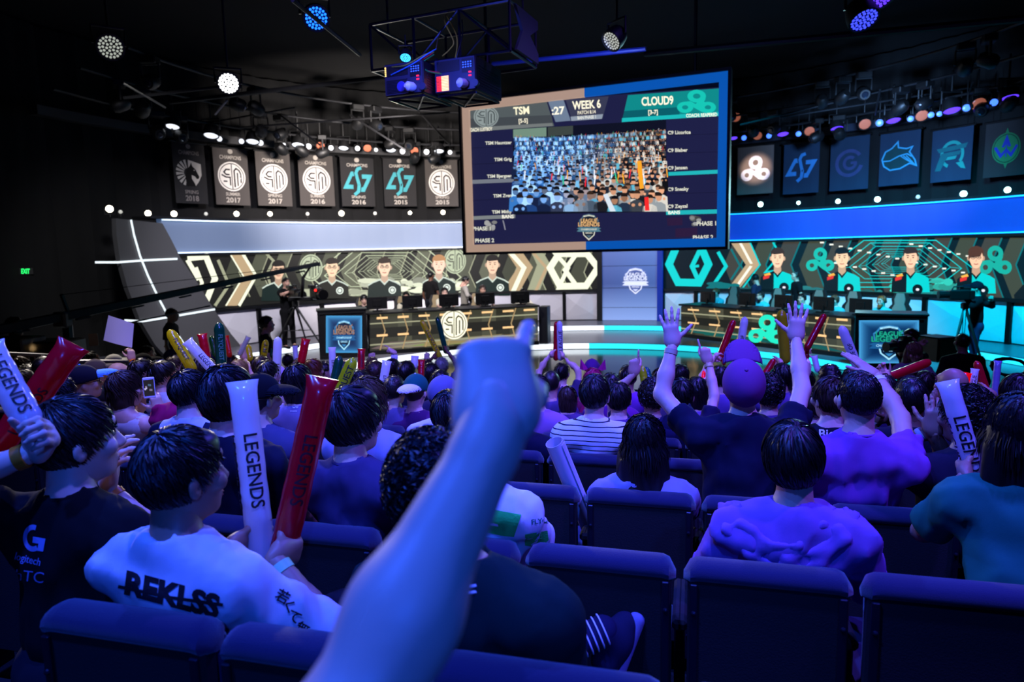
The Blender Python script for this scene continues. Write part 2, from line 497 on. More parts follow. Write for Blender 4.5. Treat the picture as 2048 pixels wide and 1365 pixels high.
def logo_horse(fg=(.80, .78, .74), bg=(.09, .085, .085)):
    p = Pic()
    p.poly([(-.1, .95), (.85, .7), (.85, -.1), (.6, -.6), (.3, -.95), (-.1, -.95)], fg, 0)
    for i in range(8):
        a = math.radians(100 + i * 20); b = math.radians(100 + i * 20 + 12)
        p.poly([(-.15 + .35 * math.cos(a), .35 * math.sin(a)), (-.15 + .95 * math.cos(a), .95 * math.sin(a)), (-.15 + .95 * math.cos(b), .95 * math.sin(b)), (-.15 + .35 * math.cos(b), .35 * math.sin(b))], fg, 0)
    p.poly([(-.35, -.95), (-.42, -.3), (-.3, .2), (0, .5), (.12, .78), (.2, .5), (.42, .3), (.56, .02), (.68, -.22), (.62, -.36), (.46, -.38), (.34, -.22), (.1, -.12), (.1, -.4), (.3, -.75), (.35, -.95)], bg, 1)
    p.ell(.3, .22, .05, .04, fg, 2, 8)
    return p
def logo_gring(fg=(.16, .26, .50)):
    p = Pic(); p.ring(0, 0, .92, .92, .24, fg, 0, 35, 345); p.ring(.05, 0, .48, .48, .42, fg, 0, 50, 360); p.rect(.1, -.08, .5, .08, fg, 0)
    return p
def logo_fox(fg=(.20, .66, .80), bg=(.06, .22, .24)):
    p = Pic()
    b = [(-.98, .0), (-.8, .45), (-.42, .62), (-.1, .95), (-.06, .62), (.4, .5), (.72, .58), (.56, .3), (.9, -.2), (.98, -.52), (.6, -.36), (.1, -.62), (-.5, -.66), (-.86, -.4)]
    p.poly(b, bg, 0); p.stroke(b, .08, fg, 1, True)
    p.stroke([(-.95, -.1), (-.5, -.1), (.0, .12), (.45, .2), (.7, .02)], .07, fg, 1)
    for k in range(3): p.stroke([(.1 + .15 * k, .1), (.5 + .1 * k, -.2 - .02 * k), (.9, -.46)], .05, fg, 1)
    return p
def logo_wing(fg=(.10, .52, .50), f2=(.08, .34, .36)):
    p = Pic(); p.ring(.05, .0, .72, .86, .24, fg, 0, -40, 250)
    p.poly([(-.9, .42), (.98, .62), (.86, .32), (-.75, .16)], f2, 1); p.poly([(-.62, .1), (.62, .2), (.5, -.06), (-.2, -.1), (-.62, -.98), (-.95, -.98)], f2, 1)
    p.poly([(-.2, -.14), (.36, -.1), (.26, -.3), (-.3, -.34)], fg, 2); p.poly([(.3, -.55), (.62, -.9), (.92, -.98), (.72, -.5)], fg, 1)
    return p
def logo_guard(fg=(.12, .42, .26), f2=(.12, .18, .62)):
    p = Pic(); p.ell(0, 0, .82, .92, fg, 0, 30); p.ring(0, 0, .74, .84, .05, (.04, .16, .14), 1)
    p.poly([(-.12, .9), (0, 1.2), (.12, .9)], fg, 0); p.poly([(-.12, -.9), (0, -1.2), (.12, -.9)], fg, 0)
    p.stroke([(-.62, .12), (-.3, -.42), (0, -.08), (.3, -.42), (.62, .12)], .16, f2, 2)
    p.poly([(-.28, .1), (0, .82), (.28, .1), (.14, .06), (.0, .3), (-.14, .06)], f2, 2); p.stroke([(0, .3), (0, -.5)], .07, f2, 2)
    return p
def logo_crest(c1=(.9, .93, .97), c2=(.35, .6, .8), tx=(.8, .72, .55), dark=(.04, .10, .20), rb=(.30, .55, .78)):
    p = Pic()
    sh = [(-.62, .62), (-.45, .86), (0, .96), (.45, .86), (.62, .62), (.78, .5), (.74, .1), (-.74, .1), (-.78, .5)]
    p.poly(sh, c2, 0); p.poly([(x * .9, .1 + (y - .1) * .86) for x, y in sh], dark, 1)
    p.stroke([(-.44, .76), (0, .84), (.44, .76)], .10, c1, 2)
    p.text('NORTH AMERICAN', 0, .755, .055, dark, 3, wid=.62, flip=1, bold=.01)
    p.text('LEAGUE', 0, .34, .26, tx, 3, wid=1.30, flip=1, bold=.03); p.text('of', .62, .56, .12, tx, 3, flip=1)
    p.text('LEGENDS', 0, .04, .28, tx, 3, wid=1.72, flip=1, bold=.03)
    p.poly([(-.98, -.12), (-.8, -.18), (-.98, -.34), (-.72, -.36), (.72, -.36), (.98, -.34), (.8, -.18), (.98, -.12), (.76, -.02), (-.76, -.02)], rb, 2)
    p.text('CHAMPIONSHIP', 0, -.25, .13, c1, 4, wid=1.26, flip=1)
    p.poly([(-.5, -.36), (.5, -.36), (.44, -.62), (0, -1), (-.44, -.62)], c1, 1); p.poly([(-.42, -.36), (.42, -.36), (.36, -.6), (0, -.88), (-.36, -.6)], dark, 2)
    p.text('SERIES', 0, -.50, .11, c1, 3, wid=.56, flip=1); p.poly([(-.2, -.62), (.2, -.62), (0, -.8)], c2, 3)
    return p
EMIT = mat_attr('display_led', emit=1.2)
PRINT = mat_attr('printed_cloth', rough=0.9)
GLOW = mat_attr('display_glow', emit=1.3)

# ------------------------------------------------------------------ the setting
black = mat('black_drape', (0.055, 0.055, 0.06), 0.95, bump=0.3, bscale=14, var=0.3, vscale=2)
carpet = mat('dark_carpet', (0.07, 0.07, 0.085), 0.98, bump=0.5, bscale=180)
deckm = mat('stage_deck', (0.42, 0.42, 0.46), 0.32, spec=0.5, var=0.08, vscale=1.5)
glossm = mat('stage_gloss_floor', (0.12, 0.115, 0.11), 0.13, spec=0.8, var=0.25, vscale=0.8)
blackm = mat('black_satin', (0.035, 0.035, 0.045), 0.45)
ceilm = mat('ceiling_black', (0.06, 0.06, 0.065), 0.95)
steel = mat('dark_steel', (0.16, 0.16, 0.17), 0.5, metal=0.6)
gray = mat('wing_grey', (0.30, 0.30, 0.31), 0.75, bump=0.08, bscale=40)
WHITE_LED = mat('riser_light_white', (0.9, 0.9, 0.95), 0.4, emit=(0.93, 0.98, 1.0), estr=1.5)
CYAN_LED = mat('riser_light_cyan', (0.2, 0.8, 0.9), 0.4, emit=(0.16, 0.86, 0.95), estr=1.3)

def arc_block(mb, R0, R1, z0, z1, a0, a1, n=None, m=0):
    """block between two radii about the stage centre, angles in degrees"""
    n = n or max(2, int(abs(a1 - a0) / 3)); V = []
    for i in range(n + 1):
        a = math.radians(a0 + (a1 - a0) * i / n); c, s_ = math.cos(a), math.sin(a)
        for R, z in ((R0, z0), (R1, z0), (R1, z1), (R0, z1)): V.append((STC[0] + R * c, STC[1] + R * s_, z))
    F = []
    for i in range(n):
        for j in range(4): F.append((i * 4 + j, i * 4 + (j + 1) % 4, (i + 1) * 4 + (j + 1) % 4, (i + 1) * 4 + j))
    F.append((0, 1, 2, 3)); F.append((n * 4 + 3, n * 4 + 2, n * 4 + 1, n * 4))
    return mb.add(V, F, m)
def struct(name, mb, m, label=None, **k):
    o = mb.build(name, m, **k); o['kind'] = 'structure'
    if label: o['label'] = label
    return o
struct('floor', MB().abox(-22, 24, -8, 30, -1.3, -0.76), carpet, 'dark carpeted hall floor below the stage')
struct('ceiling', MB().abox(-22, 24, -8, 30, 7.6, 7.8), ceilm, 'black ceiling high over the hall')
struct('wall_left', MB().abox(-16.2, -16, -8, 30, -1, 7.7), black, 'black drape wall along the dark side')
struct('wall_right', MB().abox(18, 18.2, -8, 30, -1, 7.7), black, 'black wall on the far house side')
struct('wall_back', MB().abox(-22, 24, 26.5, 26.7, -1, 7.7), black, 'black wall behind the stage set')
struct('wall_rear', MB().abox(-22, 24, -8.2, -8, -1, 7.7), black, 'black wall behind the last row')
for k in range(-2, 13):
    t0, t1 = row_t(k) - 0.10, row_t(k) + PITCHROW - 0.10
    if k == -2: t0 = -6
    zf = row_floor(max(k, -1)) + (0.08 if k == -2 else 0)
    c = NV * ((t0 + t1) / 2) + UV * 0.0; c = np.array([c[0], c[1], (zf - 1.3) / 2])
    struct('floor_tier', MB().box(c, UV * 11, NV * (t1 - t0) / 2, ZV * (zf + 1.3) / 2), carpet, 'dark carpeted seating tier step')
# stage decks: upper deck, lower deck, glossy round floor
A0, A1 = -22, 200
struct('floor_upper_deck', arc_block(MB(), 8.95, 12.6, -1.0, 0.0, A0, A1), deckm, 'grey upper stage deck under the screens')
struct('floor_lower_deck', arc_block(MB(), 6.2, 8.95, -1.0, -0.17, A0, A1), deckm, 'grey lower stage deck under the desks')
mb = MB(); V = []
for i in range(61):
    a = math.radians(-20 + 220 * i / 60); V.append((STC[0] + 6.2 * math.cos(a), STC[1] + 6.2 * math.sin(a)))
ca = [p for p in V if p[0] * NV[0] + p[1] * NV[1] >= 12.85]
mb.prism([(x, y, -0.34) for x, y in ca], (0, 0, -0.4))
struct('floor_glossy_pit', mb, glossm, 'glossy dark round stage floor')
mb = MB(); l = ca[0]; r = ca[-1]
AA, BB = np.array([*l, 0]), np.array([*r, 0])
if AA[0] > BB[0]: AA, BB = BB, AA
def riser(name, R, z0, z1, a0, a1, m, label):
    o = struct(name, arc_block(MB(), R - 0.03, R, z0, z1, a0, a1), m, label); return o
SPL = 80.5
for (R, z0, z1, nm) in ((8.95, -0.155, -0.025, 'upper'), (6.2, -0.325, -0.19, 'lower')):
    sp = 79.5 if R > 8 else 82.0
    riser('trim_%s_riser_white' % nm, R, z0, z1, sp, A1, WHITE_LED, 'white glowing light strip in the %s stage step' % nm)
    riser('trim_%s_riser_cyan' % nm, R, z0, z1, A0, sp, CYAN_LED, 'cyan glowing light strip in the %s stage step' % nm)
mid = (AA + BB) / 2; dd = (BB - AA); L = np.linalg.norm(dd); dd /= L; nn = np.array([dd[1], -dd[0], 0])
o = struct('trim_pit_edge', MB().box(mid + nn * 0.02 + ZV * -0.45, dd * L / 2, nn * 0.02, ZV * 0.06), CYAN_LED, 'cyan light strip under the front edge of the glossy floor')

# ------------------------------------------------------------------ round display walls
RW = 10.4
ang = lambda px, py=560, R=RW: math.degrees(math.atan2(at_R(px, py, R)[1] - STC[1], at_R(px, py, R)[0] - STC[0]))
aL0, aL1, aR0, aR1 = ang(350), ang(1197), ang(1327), 0.0
WT = empty('floor_anchor', (STC[0], STC[1], 0)); bpy.data.objects.remove(WT)
def wallpart(name, label, cat, loc_ang, R=RW):
    return empty(name, (STC[0] + R * math.cos(math.radians(loc_ang)), STC[1] + R * math.sin(math.radians(loc_ang)), 0.0), label, cat)
ledL = wallpart('led_wall', 'curved display wall of five dark-jersey player portraits in cream and olive', 'display wall', 115)
ledR = wallpart('led_wall', 'curved display wall of four player portraits in turquoise', 'display wall', 35)
for root, a0, a1 in ((ledL, aL0, aL1), (ledR, aR0, aR1)):
    arc_block(MB(), RW + 0.02, RW + 0.22, 1.0, 2.41, a0, a1).build('cabinet', blackm, root)
    arc_block(MB(), RW - 0.16, RW + 0.25, 0.94, 1.02, a0, a1).build('ledge', blackm, root)
    arc_block(MB(), RW - 0.10, RW + 0.25, 2.385, 2.44, a0, a1).build('header', blackm, root)

def rnd(a, b): return random.uniform(a, b)
def tunnel(p, cx, cy, line, dark, n=9, w=150, h=75, lo=3):
    """receding hexagonal tunnel"""
    prev = None
    for i in range(n):
        f = 0.82 ** i
        hw, hh = w * f, h * f
        pts = [(cx - hw * .48, cy - hh), (cx + hw * .48, cy - hh), (cx + hw, cy + hh * .35), (cx + hw * .7, cy + hh * 1.1), (cx - hw * .7, cy + hh * 1.1), (cx - hw, cy + hh * .35)]
        pts = [(x, min(max(y, 481), 616)) for x, y in pts]
        p.stroke(pts, max(.6, 1.9 * f), line, lo + i * .1, True)
        if prev and i % 2 == 0:
            for q in (0, 1, 2, 5): p.stroke([prev[q], pts[q]], max(.6, 1.3 * f), line, lo + 1.6)
        prev = pts
def smoke(p, cx, cy, w, h, col, lo, n=26):
    for i in range(n):
        x = cx + rnd(-w, w); y = cy + abs(random.gauss(0, .3)) * h
        k = rnd(.5, 1); c = tuple(min(1, q * k + .1) for q in col)
        p.ell(x, y, rnd(6, 22), rnd(3, 8), c, lo + i * .03, 10)
def portrait(p, cx, top, s, hair, skin, j1, j2, style, lo=8, trim=None, glasses=False, logo=None):
    """head-and-shoulders portrait on the display; s = face half width in px"""
    dk = tuple(q * .78 for q in skin); fy = top + 1.65 * s
    bot = 640
    sh = top + 3.9 * s
    p.poly([(cx - 2.75 * s, sh + 2.6 * s), (cx - 2.6 * s, sh + .6 * s), (cx - 1.9 * s, sh + .15 * s), (cx - .55 * s, sh - .35 * s), (cx + .55 * s, sh - .35 * s), (cx + 1.9 * s, sh + .15 * s), (cx + 2.6 * s, sh + .6 * s), (cx + 2.75 * s, sh + 2.6 * s)], j1, lo)
    if style == 'half':
        p.poly([(cx - 2.75 * s, sh + 2.6 * s), (cx - 2.6 * s, sh + .6 * s), (cx - 1.9 * s, sh + .15 * s), (cx - .55 * s, sh - .35 * s), (cx - .6 * s, sh + 2.6 * s)], (.03, .05, .07), lo + .3)
        p.poly([(cx - 2.1 * s, sh + .2 * s), (cx - 1.2 * s, sh - .1 * s), (cx - 1.0 * s, sh + .25 * s), (cx - 1.9 * s, sh + .5 * s)], (.95, .70, .25), lo + .5)
        p.poly([(cx - 2.2 * s, sh + .5 * s), (cx - 1.2 * s, sh + .25 * s), (cx - 1.3 * s, sh + .75 * s), (cx - 2.2 * s, sh + 1.0 * s)], (.85, .18, .15), lo + .55)
        p.ell(cx + 1.0 * s, sh + 2.2 * s, .75 * s, .75 * s, (.03, .05, .07), lo + .4, 16); p.ell(cx + 1.0 * s, sh + 2.2 * s, .25 * s, .2 * s, (.9, .9, .95), lo + .6, 10)
        p.stroke([(cx - .65 * s, sh - .35 * s), (cx, sh + .5 * s), (cx + .65 * s, sh - .35 * s)], .25 * s, (.03, .05, .07), lo + .7)
    else:
        p.stroke([(cx - 2.6 * s, sh + .6 * s), (cx - 1.9 * s, sh + .15 * s), (cx - .6 * s, sh - .35 * s)], .2 * s, trim, lo + .4)
        p.stroke([(cx + 2.6 * s, sh + .6 * s), (cx + 1.9 * s, sh + .15 * s), (cx + .6 * s, sh - .35 * s)], .2 * s, trim, lo + .4)
        p.stroke([(cx - .7 * s, sh - .4 * s), (cx, sh + .35 * s), (cx + .7 * s, sh - .4 * s)], .3 * s, trim, lo + .5)
        p.ell(cx + 1.25 * s, sh + 1.35 * s, .6 * s, .6 * s, (.88, .92, .88), lo + .5, 16); p.ring(cx + 1.25 * s, sh + 1.35 * s, .42 * s, .42 * s, .3, j1, lo + .6, n=14)
    p.poly([(cx - .5 * s, fy + .6 * s), (cx + .5 * s, fy + .6 * s), (cx + .58 * s, sh - .3 * s), (cx, sh + .25 * s), (cx - .58 * s, sh - .3 * s)], dk, lo + .8)
    p.ell(cx - 1.02 * s, fy, .2 * s, .34 * s, dk, lo + .9, 10); p.ell(cx + 1.02 * s, fy, .2 * s, .34 * s, dk, lo + .9, 10)
    p.ell(cx, fy - .1 * s, .95 * s, 1.25 * s, skin, lo + 1, 24); p.ell(cx, fy + .55 * s, .72 * s, .85 * s, skin, lo + 1.05, 20)
    # hair
    p.ell(cx, fy - .85 * s, 1.06 * s, .85 * s, hair, lo + 1.1, 22, 180, 360); p.poly([(cx - 1.06 * s, fy - .9 * s), (cx + 1.06 * s, fy - .9 * s), (cx + 1.0 * s, fy - .35 * s), (cx + .82 * s, fy - .78 * s), (cx - .5 * s, fy - .62 * s), (cx - .85 * s, fy - .75 * s), (cx - 1.0 * s, fy - .35 * s)], hair, lo + 1.2)
    if style == 'long' or hair[0] > .3 and style == 'half':
        p.poly([(cx - 1.1 * s, fy - 1.0 * s), (cx + .9 * s, fy - 1.0 * s), (cx + .6 * s, fy - .25 * s), (cx - .8 * s, fy - .1 * s), (cx - 1.0 * s, fy + .3 * s)], hair, lo + 1.25)
    for sg in (-1, 1):
        p.ell(cx + sg * .38 * s, fy - .12 * s, .15 * s, .075 * s, (.1, .08, .07), lo + 1.4, 8); p.stroke([(cx + sg * .18 * s, fy - .38 * s), (cx + sg * .6 * s, fy - .42 * s)], .10 * s, hair, lo + 1.4)
    p.stroke([(cx, fy), (cx + .06 * s, fy + .38 * s), (cx - .12 * s, fy + .42 * s)], .09 * s, dk, lo + 1.4)
    p.stroke([(cx - .32 * s, fy + .78 * s), (cx, fy + .84 * s), (cx + .32 * s, fy + .78 * s)], .12 * s, (.62, .28, .24), lo + 1.4)
    if glasses:
        for sg in (-1, 1): p.ring(cx + sg * .4 * s, fy - .1 * s, .32 * s, .24 * s, .28, (.2, .16, .14), lo + 1.6, n=14)
        p.stroke([(cx - .1 * s, fy - .12 * s), (cx + .1 * s, fy - .12 * s)], .07 * s, (.2, .16, .14), lo + 1.6)
OL, OD, CRM, CRD, TAN = (.30, .31, .26), (.10, .10, .09), (.96, .97, .86), (.62, .63, .52), (.72, .62, .48)
def zig(p, x, w, col, lo, y0=481, y1=617, bend=26, mid=None):
    m_ = mid or (y0 + y1) / 2
    p.poly([(x, y0), (x + w, y0), (x + w + bend, m_), (x + w, y1), (x, y1), (x + bend, m_)], col, lo)
p = Pic()
p.poly([(355, 508), (700, 500), (1200, 490), (1200, 580), (980, 584), (712, 594), (420, 618), (395, 590)], OD, 0.5)
for i, x in enumerate(range(470, 1200, 46)):
    p.poly([(x, 498), (x + 26, 498), (x + 8, 545), (x + 30, 594), (x + 4, 594), (x - 18, 545)], (.26 + .06 * (i % 3), .27 + .06 * (i % 3), .22 + .05 * (i % 3)), 1)
    p.stroke([(x + 26, 498), (x + 8, 545), (x + 30, 594)], 2, CRD, 1.2)
# big broken hexagon at the left end, chevrons
p.stroke([(375, 517), (412, 513), (430, 558), (412, 604)], 12, CRM, 2); p.stroke([(392, 535), (404, 566), (396, 596)], 7, CRM, 2.1); p.stroke([(375, 520), (398, 560)], 9, CRM, 2.2)
p.stroke([(436, 520), (458, 570), (430, 612)], 6, CRD, 2)
p.poly([(460, 511), (484, 509), (508, 552), (474, 612), (450, 612), (486, 553)], TAN, 2); p.stroke([(486, 509), (512, 552), (478, 612)], 6, CRM, 2.2); p.stroke([(462, 511), (487, 553), (452, 612)], 3, CRM, 2.3)
p.stroke([(533, 508), (547, 522), (534, 548), (550, 600)], 5, CRD, 2)
tunnel(p, 772, 538, (.80, .84, .70), OD, 9, 150, 48); smoke(p, 830, 560, 100, 44, (.86, .88, .76), 6, 40)
smoke(p, 690, 584, 90, 14, (.7, .72, .6), 6, 20)
p.blit(logo_sm((.74, .78, .66), (.34, .36, .3)), 622, 536, 23, 27, 5); p.blit(logo_sm((.74, .78, .66), (.34, .36, .3)), 910, 522, 22, 26, 5)
for x, w in ((1040, 9), (1085, 6), (1128, 8)): p.stroke([(x - 24, 500), (x + 8, 536), (x - 14, 584)], w, CRM if w > 6 else TAN, 5)
p.poly([(1010, 500), (1040, 498), (1066, 535), (1040, 582), (1005, 582), (1034, 537)], TAN, 4); p.poly([(1060, 500), (1082, 498), (1100, 528), (1080, 580), (1055, 580), (1074, 530)], CRD, 4)
p.stroke([(1118, 508), (1174, 508), (1196, 536), (1172, 572), (1120, 573), (1100, 536)], 13, CRM, 6, True); p.stroke([(1150, 512), (1130, 540), (1150, 568)], 9, CRM, 6.1)
dj = (.07, .14, .13)
portrait(p, 557, 521, 12.5, (.10, .08, .07), (.92, .76, .64), dj, dj, 'collar', 12, (.8, .85, .8), True)
portrait(p, 664, 516, 12.5, (.14, .10, .08), (1.0, .84, .70), (.10, .11, .09), dj, 'collar', 12, (.8, .85, .8), True)
portrait(p, 769, 515, 12.5, (.18, .12, .09), (1.0, .84, .72), dj, dj, 'collar', 12, (.8, .85, .8), True)
portrait(p, 878, 510, 12.5, (.72, .52, .34), (1.0, .84, .74), dj, dj, 'collar', 12, (.8, .85, .8))
portrait(p, 985, 510, 12.5, (.10, .08, .07), (.96, .80, .68), dj, dj, 'collar', 12, (.8, .85, .8))
p.build('display', map_R(RW, 0.004), EMIT, ledL, maxlen=28)
TQ, TQD, BK, SAND = (.04, .80, .80), (.05, .42, .44), (.03, .05, .08), (.72, .62, .48)
p = Pic()
p.poly([(1328, 484), (1460, 482), (1800, 477), (2062, 473), (2062, 616), (1857, 602), (1600, 591), (1328, 580)], BK, 0.5)
for i, x in enumerate(range(1470, 2060, 50)):
    p.poly([(x, 476), (x + 34, 476), (x + 12, 530), (x + 40, 606), (x + 8, 606), (x - 22, 530)], (.24, .23 + .03 * (i % 2), .20), 1); p.stroke([(x + 34, 476), (x + 12, 530), (x + 40, 606)], 3, TQD, 1.2)
p.stroke([(1352, 496), (1338, 529), (1356, 565), (1398, 566), (1417, 529), (1402, 494)], 15, TQ, 3); p.stroke([(1400, 500), (1384, 533), (1396, 560)], 9, TQ, 3.1); p.stroke([(1380, 535), (1398, 532)], 5, TQ, 3.2)
p.stroke([(1436, 504), (1452, 533), (1430, 566)], 7, TQ, 3); p.stroke([(1462, 498), (1480, 532), (1462, 560)], 4, TQD, 3)
p.poly([(1462, 486), (1500, 485), (1518, 530), (1478, 578), (1456, 578), (1492, 530)], SAND, 2.5); p.stroke([(1480, 485), (1504, 530), (1470, 578)], 5, (.98, .96, .88), 2.8); p.stroke([(1500, 485), (1520, 530), (1484, 578)], 3, TQ, 2.9)
p.stroke([(1546, 485), (1560, 510), (1530, 545), (1560, 540)], 4, TQ, 2.5)
for i in range(22): p.ell(1420 + rnd(0, 60), 572 + rnd(-5, 5), rnd(6, 16), rnd(2, 5), TQD, 3 + .01 * i, 8)
tunnel(p, 1800, 524, TQ, BK, 9, 150, 46)
for i in range(34): p.rect(1640 + 9.4 * i, 484 + (i * 37) % 70, 1648 + 9.4 * i, 487 + (i * 37) % 70, (.95, .96, .9), 4.5)
smoke(p, 1850, 560, 60, 40, (.12, .78, .70), 6, 30); smoke(p, 1700, 586, 200, 12, (.05, .5, .5), 6, 40); smoke(p, 1560, 576, 80, 10, (.05, .4, .42), 6, 18)
p.blit(logo_cloud((.10, .72, .66)), 1640, 522, 28, 27, 5); p.blit(logo_cloud((.10, .66, .60)), 1990, 524, 33, 33, 5)
portrait(p, 1555, 496, 13, (.22, .15, .11), (1.0, .82, .68), TQ, TQ, 'half', 12)
portrait(p, 1684, 495, 13.5, (.06, .05, .06), (.98, .82, .66), TQ, TQ, 'half', 12)
portrait(p, 1821, 494, 14, (.20, .13, .10), (1.0, .80, .66), TQ, TQ, 'half', 12)
portrait(p, 1952, 493, 14.5, (.32, .18, .10), (.98, .78, .64), TQ, TQ, 'half', 12, None, True)
p.poly([(2028, 590), (2046, 570), (2062, 566), (2062, 615), (2030, 612)], (.06, .05, .05), 14)
p.build('display', map_R(RW, 0.004), EMIT, ledR, maxlen=28)

# white faceted panels under the display walls, each with a raised folded triangle pattern
panm = mat('white_facet_panel', (0.86, 0.85, 0.88), 0.55)
def facet_panel(a0, a1, label):
    root = empty('facet_panel', (STC[0] + 10.35 * math.cos(math.radians((a0 + a1) / 2)), STC[1] + 10.35 * math.sin(math.radians((a0 + a1) / 2)), 0), label, 'wall panel', 'faceted panels under the display walls')
    def P(u, v, o=0.0):
        a = math.radians(a0 + 0.35 + (a1 - a0 - 0.7) * u); R = 10.36 - o
        return (STC[0] + R * math.cos(a), STC[1] + R * math.sin(a), 0.03 + 0.90 * v)
    pts = [(0, 0, 0), (1, 0, 0), (1, 1, 0), (0, 1, 0), (.36, .58, .10), (.72, .26, .07), (.18, 1, .0), (1, .62, 0), (.0, .3, 0), (.6, 1, .0)]
    V = [P(*q) for q in pts]; V2 = [P(u, v, -.06) for u, v, _ in pts]
    F = [(0, 1, 5), (0, 5, 4), (0, 4, 8), (8, 4, 3), (3, 4, 6), (6, 4, 9), (9, 4, 5), (9, 5, 7), (9, 7, 2), (7, 5, 1)]
    MB().add(V, F).build('facets', panm, root)
    arc_block(MB(), 10.40, 10.50, 0.0, 0.94, a0, a1, 4).build('backing', blackm, root)
    for a in (a0, a1): arc_block(MB(), 10.26, 10.44, 0.0, 0.95, a - .3, a + .3, 2).build('post', blackm, root)
angsL = [ang(px, 600) for px in (405, 512, 640, 715, 790, 870, 950, 1030, 1128, 1197)]
for i in range(len(angsL) - 1):
    facet_panel(angsL[i], angsL[i + 1], 'white faceted panel under the olive display wall, panel %s from the grey wing' % ['first', 'second', 'third', 'fourth', 'fifth', 'sixth', 'seventh', 'eighth', 'last'][i])
angsR = [ang(px, 600) for px in (1327, 1393, 1470, 1550, 1628, 1718, 1855, 2028, 2120)]
for i in range(len(angsR) - 1):
    facet_panel(angsR[i], angsR[i + 1], 'cyan lit faceted panel under the turquoise display wall, panel %s from the crest pillar' % ['first', 'second', 'third', 'fourth', 'fifth', 'sixth', 'seventh', 'last'][i])

# lit band over the displays
bandL = wallpart('light_band', 'pale blue glowing band above the olive display wall', 'light band', 115)
bandR = wallpart('light_band', 'deep blue and cyan glowing band above the turquoise display wall', 'light band', 35)
aT = ang(322, 447)
for root, a0, a1, m, m2 in ((bandL, aT, 82, mat('band_pale', (.40, .44, .52), .6, emit=(.34, .44, .60), estr=.45), mat('band_edge_pale', (.8, .8, .8), .5, emit=(.80, .90, 1.0), estr=1.5)), (bandR, 82, aR1, mat('band_blue', (.20, .24, .52), .6, emit=(.03, .13, .70), estr=.75), mat('band_edge_cyan', (.2, .6, .8), .5, emit=(.10, .66, 1.0), estr=1.8))):
    arc_block(MB(), RW - 0.02, RW + 0.15, 2.45, 3.27, a0, a1).build('diffuser', m, root)
    for z in (2.455, 3.235): arc_block(MB(), RW - 0.10, RW - .03, z, z + .03, a0, a1).build('edge_light', m2, root)
    arc_block(MB(), RW - 0.12, RW + 0.5, 3.27, 3.33, a0 + (2 if root is bandL else 0), a1).build('cap', steel, root)
# grey wing at the end of the set, with glowing seams
Le = [(232, 437), (233, 470), (240, 520), (255, 575), (280, 640), (310, 690), (352, 735)]
Re = [(325, 447), (343, 480), (361, 516), (395, 566), (430, 622), (462, 668), (505, 720)]
def lerp_path(P, s):
    x = s * (len(P) - 1); i = min(int(x), len(P) - 2); f = x - i
    return (P[i][0] + (P[i + 1][0] - P[i][0]) * f, P[i][1] + (P[i + 1][1] - P[i][1]) * f)
V = []; NS, NM = 24, 6
for layer in (0, 1):
    for i in range(NS + 1):
        for j in range(NM + 1):
            l_, r_ = lerp_path(Le, i / NS), lerp_path(Re, i / NS); f = j / NM
            q = at_R(l_[0] + (r_[0] - l_[0]) * f, l_[1] + (r_[1] - l_[1]) * f, 10.22)
            if layer:
                c = np.array([q[0] - STC[0], q[1] - STC[1]]); c = c / np.linalg.norm(c) * 0.12; q = q + np.array([c[0], c[1], 0])
            V.append(q)
W1 = NM + 1; N1 = (NS + 1) * W1; F = []
for i in range(NS):
    for j in range(NM):
        a = i * W1 + j; F.append((a, a + 1, a + W1 + 1, a + W1)); F.append((N1 + a, N1 + a + W1, N1 + a + W1 + 1, N1 + a + 1))
for i in range(NS):
    for j in (0, NM): a = i * W1 + j; F.append((a, a + W1, N1 + a + W1, N1 + a))
for j in range(NM):
    for i in (0, NS): a = i * W1 + j; F.append((a, a + 1, N1 + a + 1, N1 + a))
wing = empty('stage_wing', at_R(430, 715, 10.22), 'grey curved stage wing with crossing white light seams', 'stage wing')
MB().add(V, F).build('shell', gray, wing, smooth=True)
for pts, wd in (([(262, 440), (268, 470), (280, 512), (296, 552), (318, 598), (336, 632), (352, 664), (375, 700)], 4.0), ([(190, 525), (236, 525), (290, 521), (355, 518)], 4.2), ([(249, 641), (286, 643), (330, 636), (430, 619)], 4.0)):
    pp = Pic(); pp.stroke(pts, wd, (.92, .97, 1.0), 0); pp.build('light_seam', map_R(10.18), GLOW, wing, maxlen=25)

# crest pillar between the two display walls
pil = empty('crest_pillar', at_R(1262, 640, 10.3), 'blue lit pillar bearing a white league crest', 'pillar')
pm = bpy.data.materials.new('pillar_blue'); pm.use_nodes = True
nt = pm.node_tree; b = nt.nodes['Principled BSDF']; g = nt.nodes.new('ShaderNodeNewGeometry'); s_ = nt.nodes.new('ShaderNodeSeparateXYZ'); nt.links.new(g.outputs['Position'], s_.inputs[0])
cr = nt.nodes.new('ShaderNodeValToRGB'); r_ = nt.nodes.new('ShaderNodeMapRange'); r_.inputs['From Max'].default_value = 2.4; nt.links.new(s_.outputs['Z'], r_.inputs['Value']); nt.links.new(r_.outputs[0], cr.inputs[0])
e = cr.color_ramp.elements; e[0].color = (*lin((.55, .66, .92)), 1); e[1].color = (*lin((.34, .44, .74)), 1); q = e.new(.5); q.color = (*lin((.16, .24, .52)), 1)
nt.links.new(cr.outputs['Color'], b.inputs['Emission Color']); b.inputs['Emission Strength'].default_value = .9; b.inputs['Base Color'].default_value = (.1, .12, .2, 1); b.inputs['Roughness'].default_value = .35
a0, a1 = ang(1200), ang(1322)
am = ang(1306)
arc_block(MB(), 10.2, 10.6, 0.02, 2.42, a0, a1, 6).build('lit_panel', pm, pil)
edgem = mat('pillar_edge_blue', (.05, .1, .3), .4, emit=(.05, .16, .62), estr=.8)
